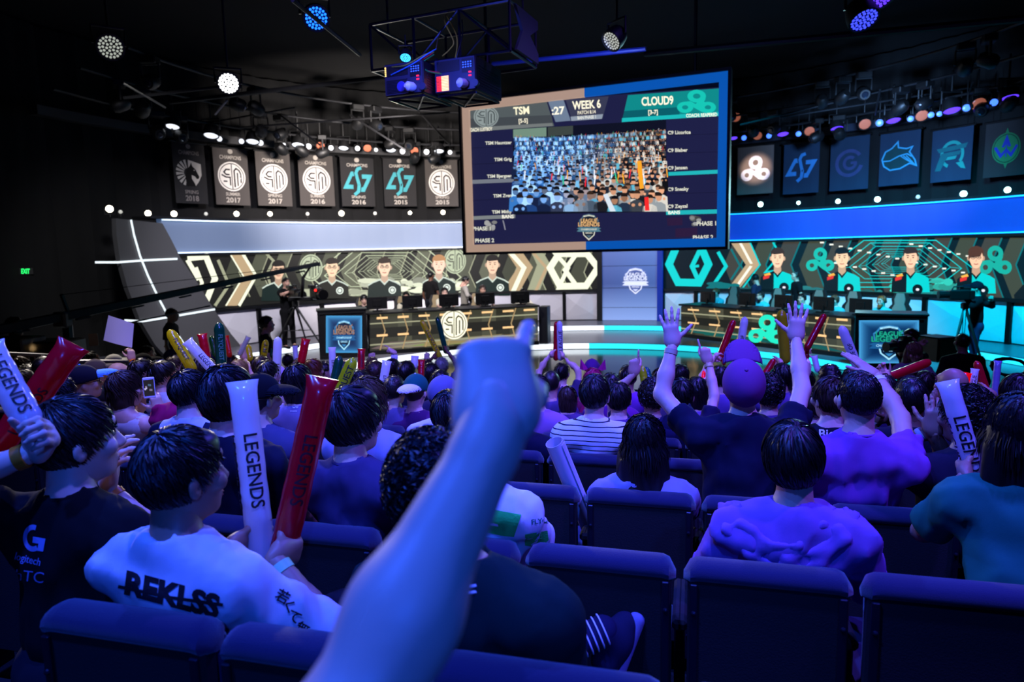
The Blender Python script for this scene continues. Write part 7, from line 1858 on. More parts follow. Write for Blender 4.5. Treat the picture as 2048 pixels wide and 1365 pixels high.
F_(426, 726, 6.5, 'spectator in navy cap near the tall yellow stick', row=7, skin=1, hair=('crop', 'dbrown'), cap=dict(col=(.07, .09, .2)), look=unit(NV + UV * .9), shirt=T((.12, .12, .18)), glasses=True, seed=72)
F_(383, 744, 6.0, 'dark-haired spectator beneath the yellow stick', row=6, skin=1, hair=('full', 'black'), shirt=T((.14, .18, .2)), seed=73)
F_(352, 734, 6.4, 'fair-skinned man with short brown hair in profile', row=6, skin=0, hair=('short', 'brown'), shirt=T((.34, .42, .44)), look=unit(NV + UV * 1.1), seed=74)
F_(346, 718, 7.2, 'man in dark cap with pale badge', row=8, skin=1, hair=('crop', 'brown'), cap=dict(col=(.10, .11, .17)), look=unit(NV + UV * 1.0), shirt=T((.10, .10, .14)), seed=75)
F_(295, 708, 7.6, 'tall man in profile with receding brown hair', row=8, dt=.3, skin=0, hair=('short', 'dbrown'), shirt=T((.12, .12, .12)), look=unit(NV + UV * 1.3), seed=76)
F_(288, 728, 6.4, 'spectator in plain black cap', row=7, skin=1, hair=('crop', 'black'), cap=dict(col=(.04, .04, .05)), look=unit(NV + UV * .9), shirt=T(BLK), seed=77)
F_(230, 730, 6.8, 'man in bright white cap', row=7, skin=1, hair=('crop', 'brown'), cap=dict(col=(.80, .80, .78)), look=unit(NV + UV * 1.0), shirt=T((.2, .2, .2)), seed=78)
F_(183, 722, 7.0, 'dark-haired spectator raising a hand by the railing', row=7, skin=2, hair=('short', 'black'), L=reach(158, 724, 7.1, 'open', fdir=ZV, dorsal=-NV, hint=-ZV - UV), shirt=T((.1, .1, .1)), look=unit(NV + UV * 1.1), seed=79)
F_(44, 735, 6.2, 'woman with straight brown hair by the railing', row=6, skin=1, hair=('bob', 'brown'), shirt=T((.18, .14, .12)), look=unit(NV + UV * 1.2), seed=80)
F_(6, 728, 6.4, 'man with glasses at the edge by the railing', row=6, skin=1, hair=('short', 'dbrown'), glasses=True, shirt=T((.12, .1, .1)), look=unit(NV + UV * 1.0), seed=81)
F_(60, 758, 5.4, 'spectator in black hood below the railing', row=5, skin=1, hair=('afro', 'black'), shirt=T(BLK, 'hoodie'), sc=.95, seed=82)
F_(1564, 756, 6.4, 'dark-haired spectator holding an upright yellow stick', row=6, skin=1, hair=('full', 'black'), shirt=T((.4, .3, .55)), R=reach(1562, 728, 6.6, 'grip', thumb=ZV, fdir=NV), seed=83)
F_(1659, 760, 6.0, 'spectator with curly dark hair beyond the printed-name jersey', row=6, skin=2, hair=('curly', 'black'), shirt=T((.2, .14, .3)), seed=84)
F_(1440, 758, 6.4, 'spectator raising a red stick with a white wristband', row=6, skin=0, hair=('short', 'black'), shirt=T((.4, .3, .6)), L=reach(1432, 712, 6.6, 'grip', thumb=unit(at(1468, 640, 6.7) - at(1433, 712, 6.6)), fdir=NV), seed=85)
F_(1478, 762, 6.6, 'spectator hidden behind the plum cap raising a white stick', row=7, skin=0, hair=('short', 'black'), shirt=T((.4, .3, .5)), R=reach(1476, 722, 6.7, 'grip', thumb=ZV, fdir=NV), seed=86)
F_(1612, 764, 6.5, 'spectator raising a red stick behind the lilac-white sleeves', row=7, skin=0, hair=('short', 'dbrown'), shirt=T((.36, .26, .5)), L=reach(1612, 712, 6.7, 'grip', thumb=ZV, fdir=NV), seed=87)
F_(1704, 764, 6.0, 'spectator raising a printed white stick before the lit podium', row=6, skin=1, hair=('short', 'black'), shirt=T((.3, .2, .44)), R=reach(1712, 752, 6.2, 'grip', thumb=unit(at(1690, 650, 6.2) - at(1720, 752, 6.2)), fdir=NV), seed=88)
F_(1770, 782, 5.4, 'spectator behind the shielding hand holding a slanted red stick', row=5, skin=1, hair=('short', 'black'), shirt=T((.2, .14, .3)), R=reach(1772, 758, 5.6, 'grip', thumb=unit(UV + ZV * .3), fdir=unit(NV + ZV)), seed=89)
for i, (x, y, d) in enumerate([(536, 752, 5.6), (690, 752, 6.0), (930, 760, 6.0), (1020, 770, 5.4), (1320, 762, 6.6), (1590, 770, 5.8), (1745, 772, 6.2), (1850, 770, 6.0), (90, 738, 6.4), (410, 742, 5.8)]):
    F_(x, y, d, ['dark-haired spectator behind the sideways black cap', 'dark-haired spectator under the lime stick', 'spectator wholly behind the pointing fist', 'dark-haired spectator beside the pointing wrist', 'spectator behind the navy tee with pointing finger', 'dark-haired spectator behind the raised bare arm', 'spectator behind the violet tee', 'spectator in front of the woman facing us', 'dark-haired spectator between the railing and the red stick', 'dark-haired spectator behind the boy in the raglan tee'][i], skin=i % 3, hair=(('short', 'full', 'crop')[i % 3], ('black', 'dbrown')[i % 2]), shirt=T(((.2, .16, .3), (.4, .34, .5), (.1, .1, .16))[i % 3]), seed=90 + i)
aud(1958, 826, 4.4, 'spectator with short black hair under the crossed sticks', row=4, skin=2, hair=('short', 'black'), shirt=T((.1, .09, .16)), L=reach(1944, 806, 4.6, 'grip', thumb=ZV, fdir=NV), R=reach(1980, 806, 4.6, 'grip', thumb=ZV, fdir=NV), seed=61)
# ------------------------------------------------------------------ remaining cheering sticks, placed along the rows
def st(x0, y0, x1, y1, d, col, label, txt=None, tc=BKT, r=.034, **k): stick((x0, y0), (x1, y1), d, d + .08, col, label, txt, tc, r, **k)
st(388, 745, 338, 660, 5.2, YST, 'tall yellow cheering stick with black letters', 'FLYQUEST', r=.040, flat=False, rev=True)
st(420, 750, 404, 668, 5.6, RST, 'red cheering stick tucked behind a white one', None, RDT, r=.038)
st(436, 752, 374, 682, 5.0, WST, 'white cheering stick leaning over the raglan tee', 'LEGENDS', r=.040, tpos=.3, tlen=.5, rev=True)
st(444, 748, 438, 645, 5.4, GST, 'tall dark green cheering stick', 'FLYQUEST', (.3, .55, .42), r=.042, flat=False, rev=True)
st(432, 715, 422, 672, 8.0, (.10, .40, .16), 'small bright green cheering stick beside the tall green one', r=.034, flat=False)
st(460, 715, 452, 672, 8.0, (.85, .16, .10), 'small orange-red cheering stick near the cameraman', r=.034)
st(478, 712, 497, 674, 7.4, (.70, .70, .70), 'pale grey cheering stick tilted behind clapping hands', r=.030)
st(501, 722, 496, 690, 8.0, YST, 'short yellow cheering stick near the floor manager', r=.036, flat=False)
st(527, 715, 532, 680, 8.6, YST, 'yellow cheering stick in front of the floor manager', 'FLY', r=.042, flat=False)
st(543, 715, 546, 698, 8.8, GST, 'tiny green cheering stick beside the floor manager', r=.03)
st(551, 800, 556, 674, 5.4, WST, 'thin white cheering stick with black letters', 'LEAGUE OF', r=.034, flat=False, tpos=.36, tlen=.42, txt2='LEGENDS', rev=True)
st(592, 722, 590, 692, 8.4, WST, 'small white cheering stick below the tripod', r=.034)
st(602, 728, 612, 678, 6.8, RST, 'red cheering stick below the tripod', r=.044)
st(666, 755, 664, 695, 6.2, WST, 'white cheering stick in front of the lit podium', 'LEGENDS', r=.034, rev=True, tpos=.3, tlen=.5)
st(668, 768, 680, 712, 5.6, GST, 'green cheering stick below the lit podium', r=.038, flat=False)
st(662, 820, 708, 716, 4.6, LST, 'lime yellow cheering stick with black letters', 'FLYQUEST', r=.042, flat=False, tlen=.7)
st(688, 742, 692, 722, 6.8, (.85, .3, .2), 'small coral cheering stick beside the lime one', r=.03)
st(722, 748, 723, 698, 6.6, RST, 'upright red cheering stick below the desk', 'LEGENDS', RDT, r=.038, rev=True)
st(762, 790, 774, 722, 5.2, WST, 'white cheering stick beside the man with thinning hair', 'LEGENDS', r=.036, rev=True, tpos=.3, tlen=.5)
st(828, 738, 830, 712, 7.0, WST, 'white cheering stick paired with a pink-red one', r=.042)
st(842, 760, 843, 720, 6.2, RST, 'pink-red cheering stick above the green cap', r=.032)
st(1292, 780, 1283, 732, 5.4, LST, 'lime cheering stick beside the raised finger', r=.030, flat=False)
st(1302, 772, 1291, 734, 5.5, (.06, .42, .36), 'glittery green cheering stick beside the lime one', r=.030, flat=False)
st(1436, 724, 1468, 640, 6.6, RST, 'slender red cheering stick above the plum cap', None, RDT, r=.034, flat=False)
st(1475, 728, 1490, 634, 6.7, WST, 'white cheering stick above the plum cap', 'LEAGUE OF', r=.038, flat=False, tpos=.35)
st(1448, 730, 1446, 706, 7.0, RST, 'small red cheering stick beside the plum brim', r=.026)
st(1571, 728, 1562, 620, 6.5, (.74, .72, .10), 'olive yellow cheering stick by the raised bare arm', r=.050, flat=False)
st(1582, 722, 1568, 628, 6.8, WST, 'white cheering stick behind the olive yellow one', 'LEGENDS', r=.036)
st(1588, 720, 1590, 612, 6.9, (.03, .22, .22), 'dark green cheering stick behind the raised bare arm', r=.032, flat=False)
st(1612, 700, 1650, 628, 6.6, RST, 'slanted red cheering stick beside the raised bare arm', None, RDT, r=.034, flat=False)
st(1613, 745, 1614, 700, 6.6, RST, 'lower red cheering stick behind the raised bare arm', r=.022)
st(1636, 745, 1628, 712, 6.4, WST, 'small white cheering stick behind the lilac-white sleeves', r=.03)
st(1524, 758, 1549, 718, 6.0, RST, 'short red cheering stick beside the plum cap', r=.028, flat=False)
st(1722, 752, 1682, 652, 6.1, WST, 'white cheering stick in front of the podium crest', 'LEAGUE OF', r=.042, flat=False, tpos=.4)
st(1758, 762, 1862, 723, 5.6, RST, 'red cheering stick held nearly level before the woman facing us', None, RDT, r=.036, flat=False)
st(1924, 790, 1934, 746, 4.3, (.90, .10, .10), 'glowing red cheering stick near the camera crew', r=.028, emit=(1, .05, .05))
st(1942, 800, 1950, 738, 4.35, WST, 'white cheering stick crossing a red one near the cables', 'LEAGUE', r=.024)
st(1978, 800, 1952, 722, 4.4, RST, 'red cheering stick crossing a white one near the cables', r=.025, flat=False)
st(1988, 805, 1996, 722, 4.45, (.55, .55, .75), 'pale violet cheering stick near the coiled cable', r=.023)
st(1404, 775, 1408, 742, 5.7, (.9, .08, .12), 'thin lit red stick held beside the plum cap', r=.016, flat=False, emit=(1, .02, .03))

# rolled white poster standing behind a seat
A = at(1150, 985, 3.02); B = at(1117, 905, 2.95); ax = unit(B - A); n1 = unit(np.cross(ax, CF)); n2 = np.cross(ax, n1); V = []; R_ = .044; NJ = 40; L_ = np.linalg.norm(B - A) + .3; A = A - ax * .25
for z in (0, L_):
    for rr_ in (0, 1):
        for j in range(NJ + 1):
            a = 2.35 * math.pi * j / NJ + 2.2; R = R_ - .006 * j / NJ - .0012 * rr_; V.append(A + ax * (z + (.012 * j / NJ if z else 0)) + n1 * R * math.cos(a) + n2 * R * math.sin(a))
W1 = NJ + 1; F = []
for j in range(NJ):
    F += [(j, j + 1, 2 * W1 + j + 1, 2 * W1 + j), (W1 + j, 3 * W1 + j, 3 * W1 + j + 1, W1 + j + 1), (2 * W1 + j, 2 * W1 + j + 1, 3 * W1 + j + 1, 3 * W1 + j), (j, W1 + j, W1 + j + 1, j + 1)]
F += [(0, 2 * W1, 3 * W1, W1), (NJ, W1 + NJ, 3 * W1 + NJ, 2 * W1 + NJ)]
o = MB().add(V, F).build('rolled_poster', mat('poster_paper', (.84, .83, .88), .6), None, A, smooth=True); tag(o, 'rolled white poster standing between the seats', 'poster')
# pink jacket thrown over a seat
f_ = Fld(at(350, 826, 3.9) - .3, at(350, 826, 3.9) + .3, .014); c = at(350, 832, 3.86)
f_.cone(c - UV * .08, c + UV * .09, .07, .075, .05); f_.cone(c - UV * .06 - ZV * .04, c + UV * .1 - ZV * .10, .08, .08, .05); f_.wrinkle(.010, 45, 4); V, Q = f_.mesh()
o = link_mesh('jacket', mesh_np('jacket', V, [Q], [cloth((.62, .06, .28))]), None, c - ZV * .15); tag(o, 'crumpled magenta jacket over a seat beside the raglan tee', 'jacket')

# ------------------------------------------------------------------ raised arm in front of the lens
POSES['away'] = dict(c=[(30, 6, 4), (74, 96, 60), (82, 98, 60), (88, 98, 60)], s=(9, 1, -1, -3), th=((.40, -.62, .62), 30))
S_ = np.array([-.27, -.10, CZ - .34]); E_ = at(672, 1500, .50); Wp = at(990, 862, .65); K_ = at(984, 668, .735)
z = unit(K_ - Wp); y = unit(-CF * .9 + ZV * .55 - z * 0); y = unit(y - z * y.dot(z)); x = np.cross(y, z) * -1
fa = Fld(np.minimum.reduce([S_, E_, Wp]) - .12, np.maximum.reduce([S_, E_, Wp]) + .12, .007)
fa.cone(S_, E_, .055, .046, .03); fa.cone(E_, E_ * .62 + Wp * .38, .045, .046, .03); fa.cone(E_ * .62 + Wp * .38, Wp, .046, .0295, .03); fa.cone(Wp - unit(Wp - E_) * .02, Wp + z * .03, .029, .028, .02)
V0, Q0 = fa.mesh(); hv, hq = hand_t('away', .0034); Mx = np.stack([x, y, z], 1); q = hq + len(V0)
if np.linalg.det(Mx) < 0: q = q[:, ::-1]
arm = link_mesh('person', mesh_np('person', np.concatenate([V0, (hv * 1.04) @ Mx.T + Wp]), [Q0, q], [SKIN[0]]), None, S_)
tag(arm, 'bare forearm and fist pointing at the stage, close in front of the lens', 'person')
fs = Fld(np.minimum(S_, E_) - .12, np.maximum(S_, E_) + .12, .012); en = S_ * .45 + E_ * .55; fs.cone(S_, en, .068, .066, .02, cut=True); fs.wrinkle(.003, 40, 2); grow('sleeve', fs, [cloth((.1, .1, .14))], arm)

# ------------------------------------------------------------------ prints on clothing
CP = mat_attr('cloth_print', rough=.8)
def decal(info, pic, name, maxlen=7):
    pic.build(name, map_bvh(info['bvh'], .0025), CP, info['shirt'], maxlen=maxlen)
def tvec(ax, ay): return (np.array(ax, float), np.array(ay, float))
dk = (.10, .07, .10)
p = Pic(); X = np.array([205, 55.0]); X /= np.linalg.norm(X); Y = np.array([6, -50.0]) / 50
p.text('REKLSS', 342, 1212, 44, dk, 0, wid=195, bold=.05, vec=(X, Y)); p.stroke([(236, 1174), (340, 1196), (446, 1211)], 7, dk, .2)
decal(rek, p, 'printed_name')
p = Pic()
for i, (ch, x, yy) in enumerate((('若', 560, 1203), ('く', 573, 1222), ('て', 584, 1243), ('無', 600, 1268))): p.text(ch, x, yy, 20, dk, 0, bold=.02, ang=.5)
decal(rek, p, 'printed_letters')
p = Pic(); lg2 = (.58, .56, .78)
p.ring(66, 1077, 20, 27, .38, lg2, 0, 60, 290); p.poly([(66, 1074), (91, 1078), (86, 1104), (74, 1102), (77, 1088), (65, 1086)], lg2, .1)
decal(log, p, 'sponsor_emblem'); p = Pic(); p.text('logitech', 54, 1126, 15, lg2, 0, wid=52, bold=.01, ang=.25); decal(log, p, 'sponsor_print'); p = Pic(); p.text('hTC', 58, 1164, 22, lg2, 0, wid=56, bold=-.005, ang=.12); decal(log, p, 'sponsor_print')
p = Pic(); g_ = (.12, .78, .34)
p.poly([(988, 1020), (1043, 1030), (1028, 1075), (1000, 1072), (995, 1045), (980, 1033)], g_, 0)
for yy in (1035, 1056): p.poly([(952 - (yy - 1035) * .3, yy + 4), (958, yy - 8), (1008, yy), (1002, yy + 16)], g_, .2)
p.poly([(1050, 1070), (1095, 1062), (1100, 1100), (1050, 1092)], g_, 0); p.text('FLYQUEST', 1064, 1050, 10, (.04, .40, .34), 1, 'l', ang=-.15); decal(fly, p, 'green_bars')
p = Pic(); p.text('TEAMSOLOMID', 1653, 848, 7, (.85, .86, .92), 0, 'l', bold=.01); p.ell(1649, 845, 4, 4, (.85, .86, .92), 0, 12); p.text('Bjergsen', 1638, 876, 17, (.9, .9, .95), 0, 'l', bold=.02, wid=88); decal(bj, p, 'printed_name')
p = Pic(); wc = (.62, .60, .72)
for i, ch in enumerate('CHICKEN WING'):
    a = math.radians(-165 + 13.2 * i); cx, cy = 1972, 938; p.text(ch, cx + 44 * math.cos(a), cy + 40 * math.sin(a), 11, wc, 0, ang=a + math.pi / 2, bold=.02)
p.ring(1972, 938, 60, 55, .03, wc, 0, 180, 360); p.ring(1970, 935, 26, 22, .12, wc, 0); p.stroke([(1950, 930), (1972, 915), (1995, 932)], 2, wc, .2); p.ell(1962, 934, 5, 4, wc, .2, 8); p.ell(1980, 934, 5, 4, wc, .2, 8); decal(chk, p, 'round_logo_print')
p = Pic(); p.ell(588, 812, 4, 5, (.85, .84, .9), 0, 12); p.ell(594, 813, 3, 4, (.85, .84, .9), 0, 12); p.rect(580, 822, 594, 823.5, (.8, .8, .86), 0); decal(lg_, p, 'chest_logo')

# ------------------------------------------------------------------ players and crew on stage
def on_stage(label, px, py, base_z, Y=None, A=None, n=None, back=None, seated=True, group=None, **k):
    hc = at(px, py, Y) if Y else at_plane(px, py, A - n * back, n)
    b = k.pop('body', None); b = unit((np.array([1.2, 10, 0]) - hc) * (1, 1, 0)) if b is None else b
    hip = None
    if seated: hip = hc - ZV * .72 - b * .04; hip[2] = base_z + .56
    k.setdefault('res', 'f'); k.setdefault('seed', int(px) % 50)
    return person(label, hc, base_z, hip, body=b, stand=not seated, group=group, **k)
GP = 'players at the team desks'
dj_, cj = (.08, .13, .12), (.20, .66, .70)
for i, (px, py, hr) in enumerate([(728, 600, ('full', 'black')), (812, 594, ('short', 'black')), (889, 585, ('short', 'dbrown')), (965, 580, ('short', 'brown')), (1046, 587, ('short', 'black'))]):
    h_ = at_plane(px, py, AL - nL * 1.15, nL); rr_ = np.array([nL[1], -nL[0], 0])
    on_stage('player with headset in dark and white jersey at the round-emblem desk, %s from the podium' % ORD[i], px, py, ZD, A=AL, n=nL, back=1.15, body=nL, skin=i % 2, hair=hr, shirt=T(dj_, 'jersey', slc=(.80, .78, .70), slv=.9), headset=True, group=GP, look=unit(nL - ZV * .2), L=dict(to=h_ + nL * .48 + rr_ * -.16 - ZV * .38, pose='relaxed', fdir=nL, dorsal=ZV), R=dict(to=h_ + nL * .48 + rr_ * .16 - ZV * .38, pose='relaxed', fdir=nL, dorsal=ZV))
for i, (px, py, hr, bd) in enumerate([(1432, 586, ('short', 'ginger'), None), (1521, 593, ('short', 'dbrown'), 'dbrown'), (1604, 598, ('short', 'black'), None), (1669, 602, ('side', 'lbrown'), None), (1763, 603, ('short', 'ginger'), 'ginger')]):
    h_ = at_plane(px, py, AR - nR * 1.15, nR); rr_ = np.array([nR[1], -nR[0], 0])
    on_stage('player in turquoise jersey at the cloud-emblem desk, %s from the crest pillar' % ORD[i], px, py, ZD, A=AR, n=nR, back=1.15, body=nR, skin=0, hair=hr, shirt=T(cj, 'jersey', slv=.9), headset=True, beard=bd, glasses=(i == 4), group=GP, look=unit(nR - ZV * .15 - np.array([.5, .2, 0])), L=dict(to=h_ + nR * .48 + rr_ * -.16 - ZV * .38, pose='relaxed', fdir=nR, dorsal=ZV), R=dict(to=(h_ + nR * .13 - ZV * .10) if i == 3 else (h_ + nR * .48 + rr_ * .16 - ZV * .38), pose='fist' if i == 3 else 'relaxed', fdir=nR if i != 3 else ZV, dorsal=ZV if i != 3 else nR))
on_stage('coach in black polo standing behind the round-emblem desk', 862, 552, -.17, A=AL, n=nL, back=2.2, seated=False, body=unit(-nL * .6 + eL * .6), skin=3, hair=('crop', 'black'), shirt=T((.07, .065, .07)), pants=(.09, .10, .13))
on_stage('man in pale long sleeves walking behind the round-emblem desk', 931, 562, -.17, A=AL, n=nL, back=2.0, seated=False, body=eL, skin=1, hair=('short', 'black'), shirt=T((.62, .60, .56), 'long'), pants=(.07, .07, .08), look=unit(eL - ZV * .5), R=dict(to=at_plane(942, 594, AL - nL * 1.8, nL), pose='relaxed'))
on_stage('man with headset and dark blue shirt leaning behind the cloud-emblem desk', 1510, 558, -.17, A=AR, n=nR, back=1.9, seated=False, body=unit(-eR + nR * .3), skin=1, hair=('short', 'black'), shirt=T((.12, .14, .24), 'long'), headset=True, look=unit(-eR - ZV * .3))
on_stage('man in black tee standing behind the cloud-emblem desk', 1591, 552, -.17, A=AR, n=nR, back=1.9, seated=False, body=unit(nR - eR * .6), skin=1, hair=('crop', 'black'), shirt=T((.05, .05, .07)), headset=True)
on_stage('man in dark tee standing in front of the grey wing', 344, 630, -.17, Y=12.0, seated=False, body=unit((1, .15, 0)), skin=2, hair=('crop', 'dbrown'), shirt=T((.10, .11, .14)), pants=(.08, .08, .1))
on_stage('floor manager with curly hair and headset in black tee', 534, 650, -.34, Y=10.9, seated=False, body=unit((.9, .5, 0)), skin=1, hair=('curly', 'dbrown'), shirt=T((.04, .04, .05)), pants=(.05, .05, .06), headset=True, look=unit((1, .2, .1)))
cam1 = on_stage('camera operator in black behind a tripod camera', 572, 566, 0.0, Y=17.2, seated=False, body=unit((.75, -.6, 0)), skin=1, hair=('short', 'black'), shirt=T((.05, .05, .055)), pants=(.05, .05, .06), R=dict(to=at(583, 580, 16.9), pose='grip'), L=dict(to=at(570, 590, 16.9), pose='grip'))
cam2 = on_stage('camera operator in black top and jeans shouldering a camera', 1952, 578, -.17, Y=13.2, seated=False, body=unit((-.75, .5, 0)), skin=1, hair=('short', 'black'), cap=dict(col=(.04, .05, .10)), shirt=T((.05, .055, .08), 'long'), pants=(.14, .18, .32), L=dict(to=at(1928, 590, 13.0), pose='grip'), R=dict(to=at(1985, 600, 13.1), pose='grip'))
on_stage('photographer with wavy dark hair raising a camera in front of the podium', 1822, 678, -.34, Y=9.6, seated=False, body=unit((-.8, -.3, 0)), skin=1, hair=('curly', 'dbrown'), shirt=T((.05, .05, .06)), pants=(.05, .05, .06), L=dict(to=at(1802, 690, 9.4), pose='grip'), R=dict(to=at(1838, 690, 9.4), pose='grip'))
on_stage('woman with long fair hair and grey tee facing the audience', 1828, 706, -.55, Y=8.6, seated=False, body=unit((-.3, -1, 0)), skin=0, hair=('long', 'lbrown'), shirt=T((.38, .35, .42)), pants=(.1, .1, .12), look=unit((-.2, -1, -.25)), L=dict(to=at(1838, 748, 8.35), pose='relaxed', dorsal=-NV, fdir=unit((-1, 0, .3))), R=dict(to=at(1818, 745, 8.3), pose='relaxed', dorsal=-NV, fdir=unit((1, 0, .3))), res='m', sc=.96)
on_stage('man in black hooded top with back to us near the camera crew', 1924, 686, -.34, Y=8.9, seated=False, body=unit((.1, 1, 0)), skin=2, hair=('crop', 'black'), shirt=T((.035, .035, .045), 'hoodie'), pants=(.05, .05, .06), wide=1.2, fat=1.2, res='m')
on_stage('crane operator with headset and tousled fair hair in the dark', 30, 655, -.3, Y=9.6, seated=False, body=unit((1, .1, 0)), skin=1, hair=('curly', 'brown'), shirt=T((.05, .05, .05)), pants=(.05, .05, .06), headset=True, L=dict(to=at(60, 690, 9.6), pose='grip'), R=dict(to=at(58, 700, 9.4), pose='grip'))

# ------------------------------------------------------------------ cameras, tripod, crane, crew gear
cmb = mat('camera_black', (.035, .035, .04), .4)
def bcam(c, fw, s, root, lens=True):
    fw = unit(fw * np.array([1, 1, .3])); r_ = unit(np.cross(fw, ZV)); u_ = np.cross(r_, fw)
    MB().box(c, r_ * .07 * s, fw * .18 * s, u_ * .10 * s, 0, .02 * s).build('camera_body', cmb, root)
    MB().lathe(c + fw * .17 * s, fw, [(.06 * s, 0), (.07 * s, .02 * s), (.075 * s, .16 * s), (.085 * s, .20 * s)], 12).build('lens', cmb, root, smooth=True)
    MB().box(c - fw * .12 * s + u_ * .12 * s + r_ * .05 * s, r_ * .04 * s, fw * .10 * s, u_ * .03 * s, 0, .01 * s).build('viewfinder', cmb, root)
    MB().tube([c + u_ * .10 * s - fw * .1 * s, c + u_ * .16 * s - fw * .06 * s, c + u_ * .16 * s + fw * .1 * s, c + u_ * .10 * s + fw * .13 * s], .015 * s, 6).build('top_handle', cmb, root)
    MB().box(c - fw * .22 * s, r_ * .05 * s, fw * .05 * s, u_ * .08 * s, 0, .01 * s).build('battery', cmb, root)
tc_ = at(590, 590, 16.8); foot = at_z(588, 700, 0.0); tri = empty('tripod_camera', (tc_[0], tc_[1], 0), 'black broadcast camera on a tall tripod on the stage deck', 'camera')
bcam(tc_ + ZV * .02, np.array([.6, -.8, -.1]), 1.35, tri); hub = tc_ - ZV * .28; MB().box(hub + ZV * .06, (.07, 0, 0), (0, .07, 0), (0, 0, .08), 0, .02).build('fluid_head', cmb, tri)
MB().tube([hub + ZV * .05, hub + np.array([-.25, .2, -.12])], .012, 6).build('pan_bar', cmb, tri)
for dx, dy in ((-.62, -.1), (.66, -.1), (.05, .6)):
    ft = np.array([tc_[0] + dx, tc_[1] + dy, .02]); MB().tube([hub, hub * .5 + ft * .5, ft], [.03, .024, .018], 7).build('leg', cmb, tri); MB().tube([hub * .45 + ft * .55 + ZV * .0, np.array([tc_[0], tc_[1], hub[2] * .45])], .010, 5).build('spreader', cmb, tri)
# camera crane
a0, b0 = at(-40, 668, 9.2), at(636, 528, 14.2); jib = empty('camera_crane', at(135, 745, 10.2), 'long black camera crane reaching over the stage with a red tally light', 'camera crane')
dj2 = unit(b0 - a0); upj = unit(np.cross(np.cross(dj2, ZV), dj2)); jm = mat('crane_black', (.05, .05, .055), .45)
for off, rr_ in ((.055, .022), (-.055, .022)): MB().tube([a0 + upj * off, b0 + upj * off * .35], rr_, 8).build('boom_tube', jm, jib)
MB().prism([a0 + upj * .06, b0 + upj * .03, b0 - upj * .03, a0 - upj * .06], unit(np.cross(dj2, upj)) * .06).build('boom_web', jm, jib)
lj_ = np.linalg.norm(b0 - a0)
for i in range(7): c = a0 + dj2 * lj_ * (.08 + i * .14); MB().box(c - upj * .085, dj2 * .10, upj * .012, unit(np.cross(dj2, upj)) * .03).build('cable_clip', steel, jib)
MB().tube([at(250, 648, 11.2), at(420, 612, 12.4)], .014, 6).build('lower_rail', mat('crane_rail', (.4, .38, .4), .5), jib)
m0 = at(123, 590, 10.0); m1 = at(142, 640, 10.2); MB().tube([m0, m1], .03, 6).build('tension_mast', jm, jib); MB().tube([m0, b0], .005, 4).build('tension_wire', jm, jib)
MB().box(at(125, 640, 10.1), (.10, 0, 0), (0, .10, 0), (0, 0, .12), 0, .03).build('counterweight', mat('crane_grey', (.3, .28, .26), .6), jib)
MB().tube([at(135, 652, 10.2), np.array([*at(135, 700, 10.2)[:2], -.34])], .07, 8).build('pedestal', jm, jib)
h1, h2 = at(622, 532, 14.2), at(606, 556, 14.2); MB().tube([at(560, 545, 13.8), h1, h2, at(604, 600, 14.2)], .035, 8).build('head_post', jm, jib); MB().tube([at(636, 526, 14.2), at(640, 532, 14.2)], .03, 6).build('tip', jm, jib)
MB().box(at(606, 598, 14.2), (.28, 0, 0), (0, .1, 0), (0, 0, .035), 0, .01).build('head_plate', jm, jib); bcam(at(634, 588, 14.0), np.array([.5, -.8, 0]), 1.2, jib); MB().lathe(at(631, 581, 13.72), (0, -1, 0), [(.025, 0), (.02, .015)], 10).build('tally_light', mat('tally_red', (1, .1, .1), .4, emit=(1, .12, .10), estr=4, sample=False), jib)
# shouldered camera
sc_ = empty('shoulder_camera', at(1920, 592, 12.9), 'blue-black shoulder camera held up before the turquoise wall', 'camera'); bcam(at(1918, 590, 12.9), np.array([-1, .25, 0]), .95, sc_)
pc_ = empty('photo_camera', at(1808, 696, 9.3), 'black photo camera with long lens in front of the lit podium', 'camera'); bcam(at(1806, 692, 9.3), np.array([-1, -.3, 0]), .8, pc_)
tr2 = empty('camera_tripod', at_z(1935, 735, -.34), 'tall black camera tripod at the edge of the stage', 'tripod')
for x_, y_ in ((1902, 722), (1968, 740), (1925, 700)): MB().tube([at(1930, 612, 13.0), at(x_, y_, 12.6)], [.03, .02], 6).build('leg', cmb, tr2)
MB().box(at(1930, 612, 13.0), (.06, 0, 0), (0, .06, 0), (0, 0, .06), 0, .02).build('head', cmb, tr2)
# speaker box, coiled cable, railing, exit sign, wall notice
spb = at(1873, 716, 11.0); sp_ = empty('speaker_box', spb, 'dark stage monitor speaker beside the lit podium', 'speaker'); MB().box(spb + ZV * .16, (.20, .05, 0), (-.06, .2, 0), (0, 0, .20), 0, .02).build('cabinet', blackm, sp_); MB().box(spb + ZV * .16 + np.array([.06, -.21, 0]), (.17, .04, 0), (-.004, .01, 0), (0, 0, .17)).build('grille', mat('grille_black', (.07, .07, .08), .8), sp_)
cc = at(2020, 735, 9.0); pts = []
for i in range(90):
    a = i * .42; R = .24 + .03 * math.sin(i * .9); pts.append(cc + CR * R * math.cos(a) + np.array([0, .25, .45]) * R * math.sin(a) + CF * .02 * math.sin(i * .5))
o = MB().tube(pts, .012, 6).build('coiled_cable', cmb, None, cc - ZV * .15, smooth=True); tag(o, 'thick black coiled cable at the stage edge', 'cable')
rl = empty('railing', at(60, 720, 8.4), 'grey steel railing along the dark aisle', 'railing'); ra, rb = at(-30, 706, 8.0), at(100, 712, 8.6); rm = mat('rail_steel', (.42, .42, .44), .4, metal=.6)
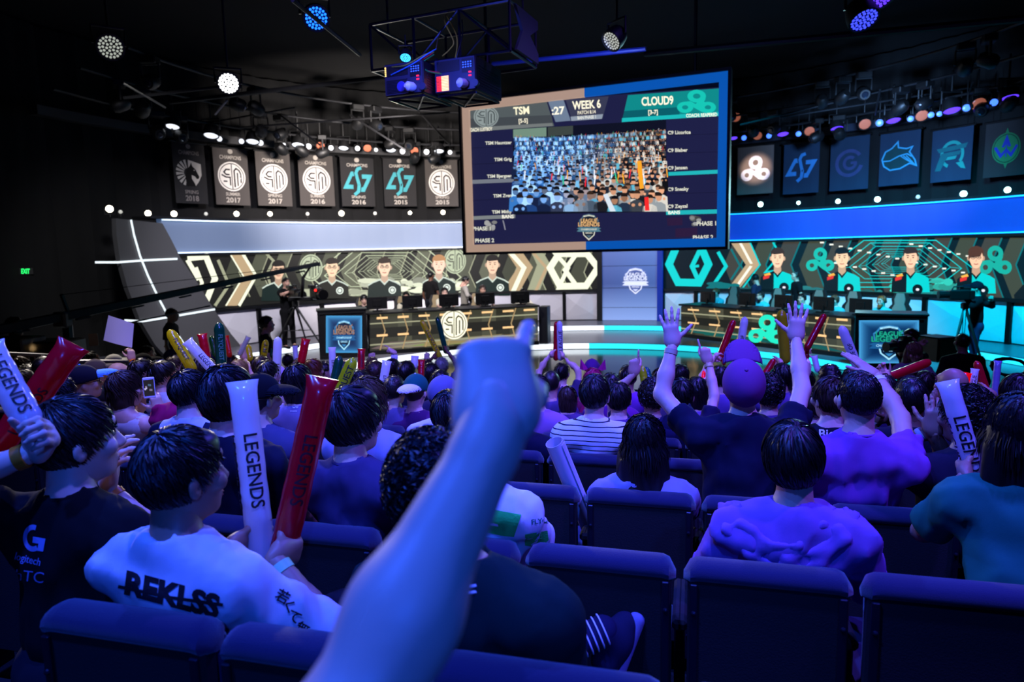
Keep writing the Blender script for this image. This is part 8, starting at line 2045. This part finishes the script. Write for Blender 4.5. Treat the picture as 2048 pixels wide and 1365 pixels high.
MB().tube([ra, rb], .025, 8).build('top_bar', rm, rl); MB().tube([ra - ZV * .55, rb - ZV * .55], .02, 8).build('lower_bar', rm, rl)
for i in range(10): q = ra + (rb - ra) * (i + .5) / 10; MB().tube([q, q - ZV * .55], .012, 6).build('baluster', rm, rl)
for q in (ra, rb): MB().tube([q, q - ZV * 1.15], .025, 8).build('post', rm, rl)
ra, rb = at(140, 724, 8.4), at(255, 724, 8.8); rl2 = empty('railing', (ra + rb) / 2 - ZV * 1.0, 'short pale railing behind the bald man', 'railing'); MB().tube([ra, rb], .028, 8).build('top_bar', rm, rl2)
for q in (ra, rb): MB().tube([q, q - ZV * 1.0], .022, 8).build('post', rm, rl2)
ep = at(52, 543, 15.0); ex = empty('exit_sign', ep - ZV * .1, 'green glowing exit sign on the dark wall', 'sign'); en_ = unit(CAMP - ep); ee = unit(np.cross(ZV, en_)); MB().box(ep, ee * .135, en_ * .03, ZV * .075, 0, .008).build('case', blackm, ex)
p = Pic(); p.text('EXIT', 51, 547.5, 9.5, (.15, 1.0, .45), 0, wid=17, bold=.03); p.build('exit_letters', map_plane(ep + en_ * .034, en_), mat_attr('exit_glow', emit=1.6), ex)
q = at(187, 680, 9.5); nt_ = MB().box(q, (.065, 0, .005), (0, .003, 0), (0, 0, .085)).build('wall_notice', mat('notice_paper', (.62, .60, .58), .8), None, q - ZV * .08); tag(nt_, 'small paper notice hanging in the dark aisle', 'notice')
# console with cases at the foot of the crane
for i, (x, y, d, w_, h_, lb) in enumerate([(75, 715, 9.4, .55, .26, 'black equipment case under the crane'), (20, 705, 9.2, .35, .22, 'black control console beside the crane operator')]):
    q = at(x, y, d); r2 = empty('equipment_case', q - ZV * .8, lb, 'case'); MB().box(q - ZV * .3, (w_, 0, 0), (0, .25, 0), (0, 0, h_ + .28), 0, .02).build('case_body', blackm, r2)
    for sg in (-1, 1): MB().tube([q + np.array([sg * w_ * .6, -.27, -.1]), q + np.array([sg * w_ * .6 - .06, -.3, -.16]), q + np.array([sg * w_ * .6, -.27, -.22])], .012, 6).build('handle', steel, r2)
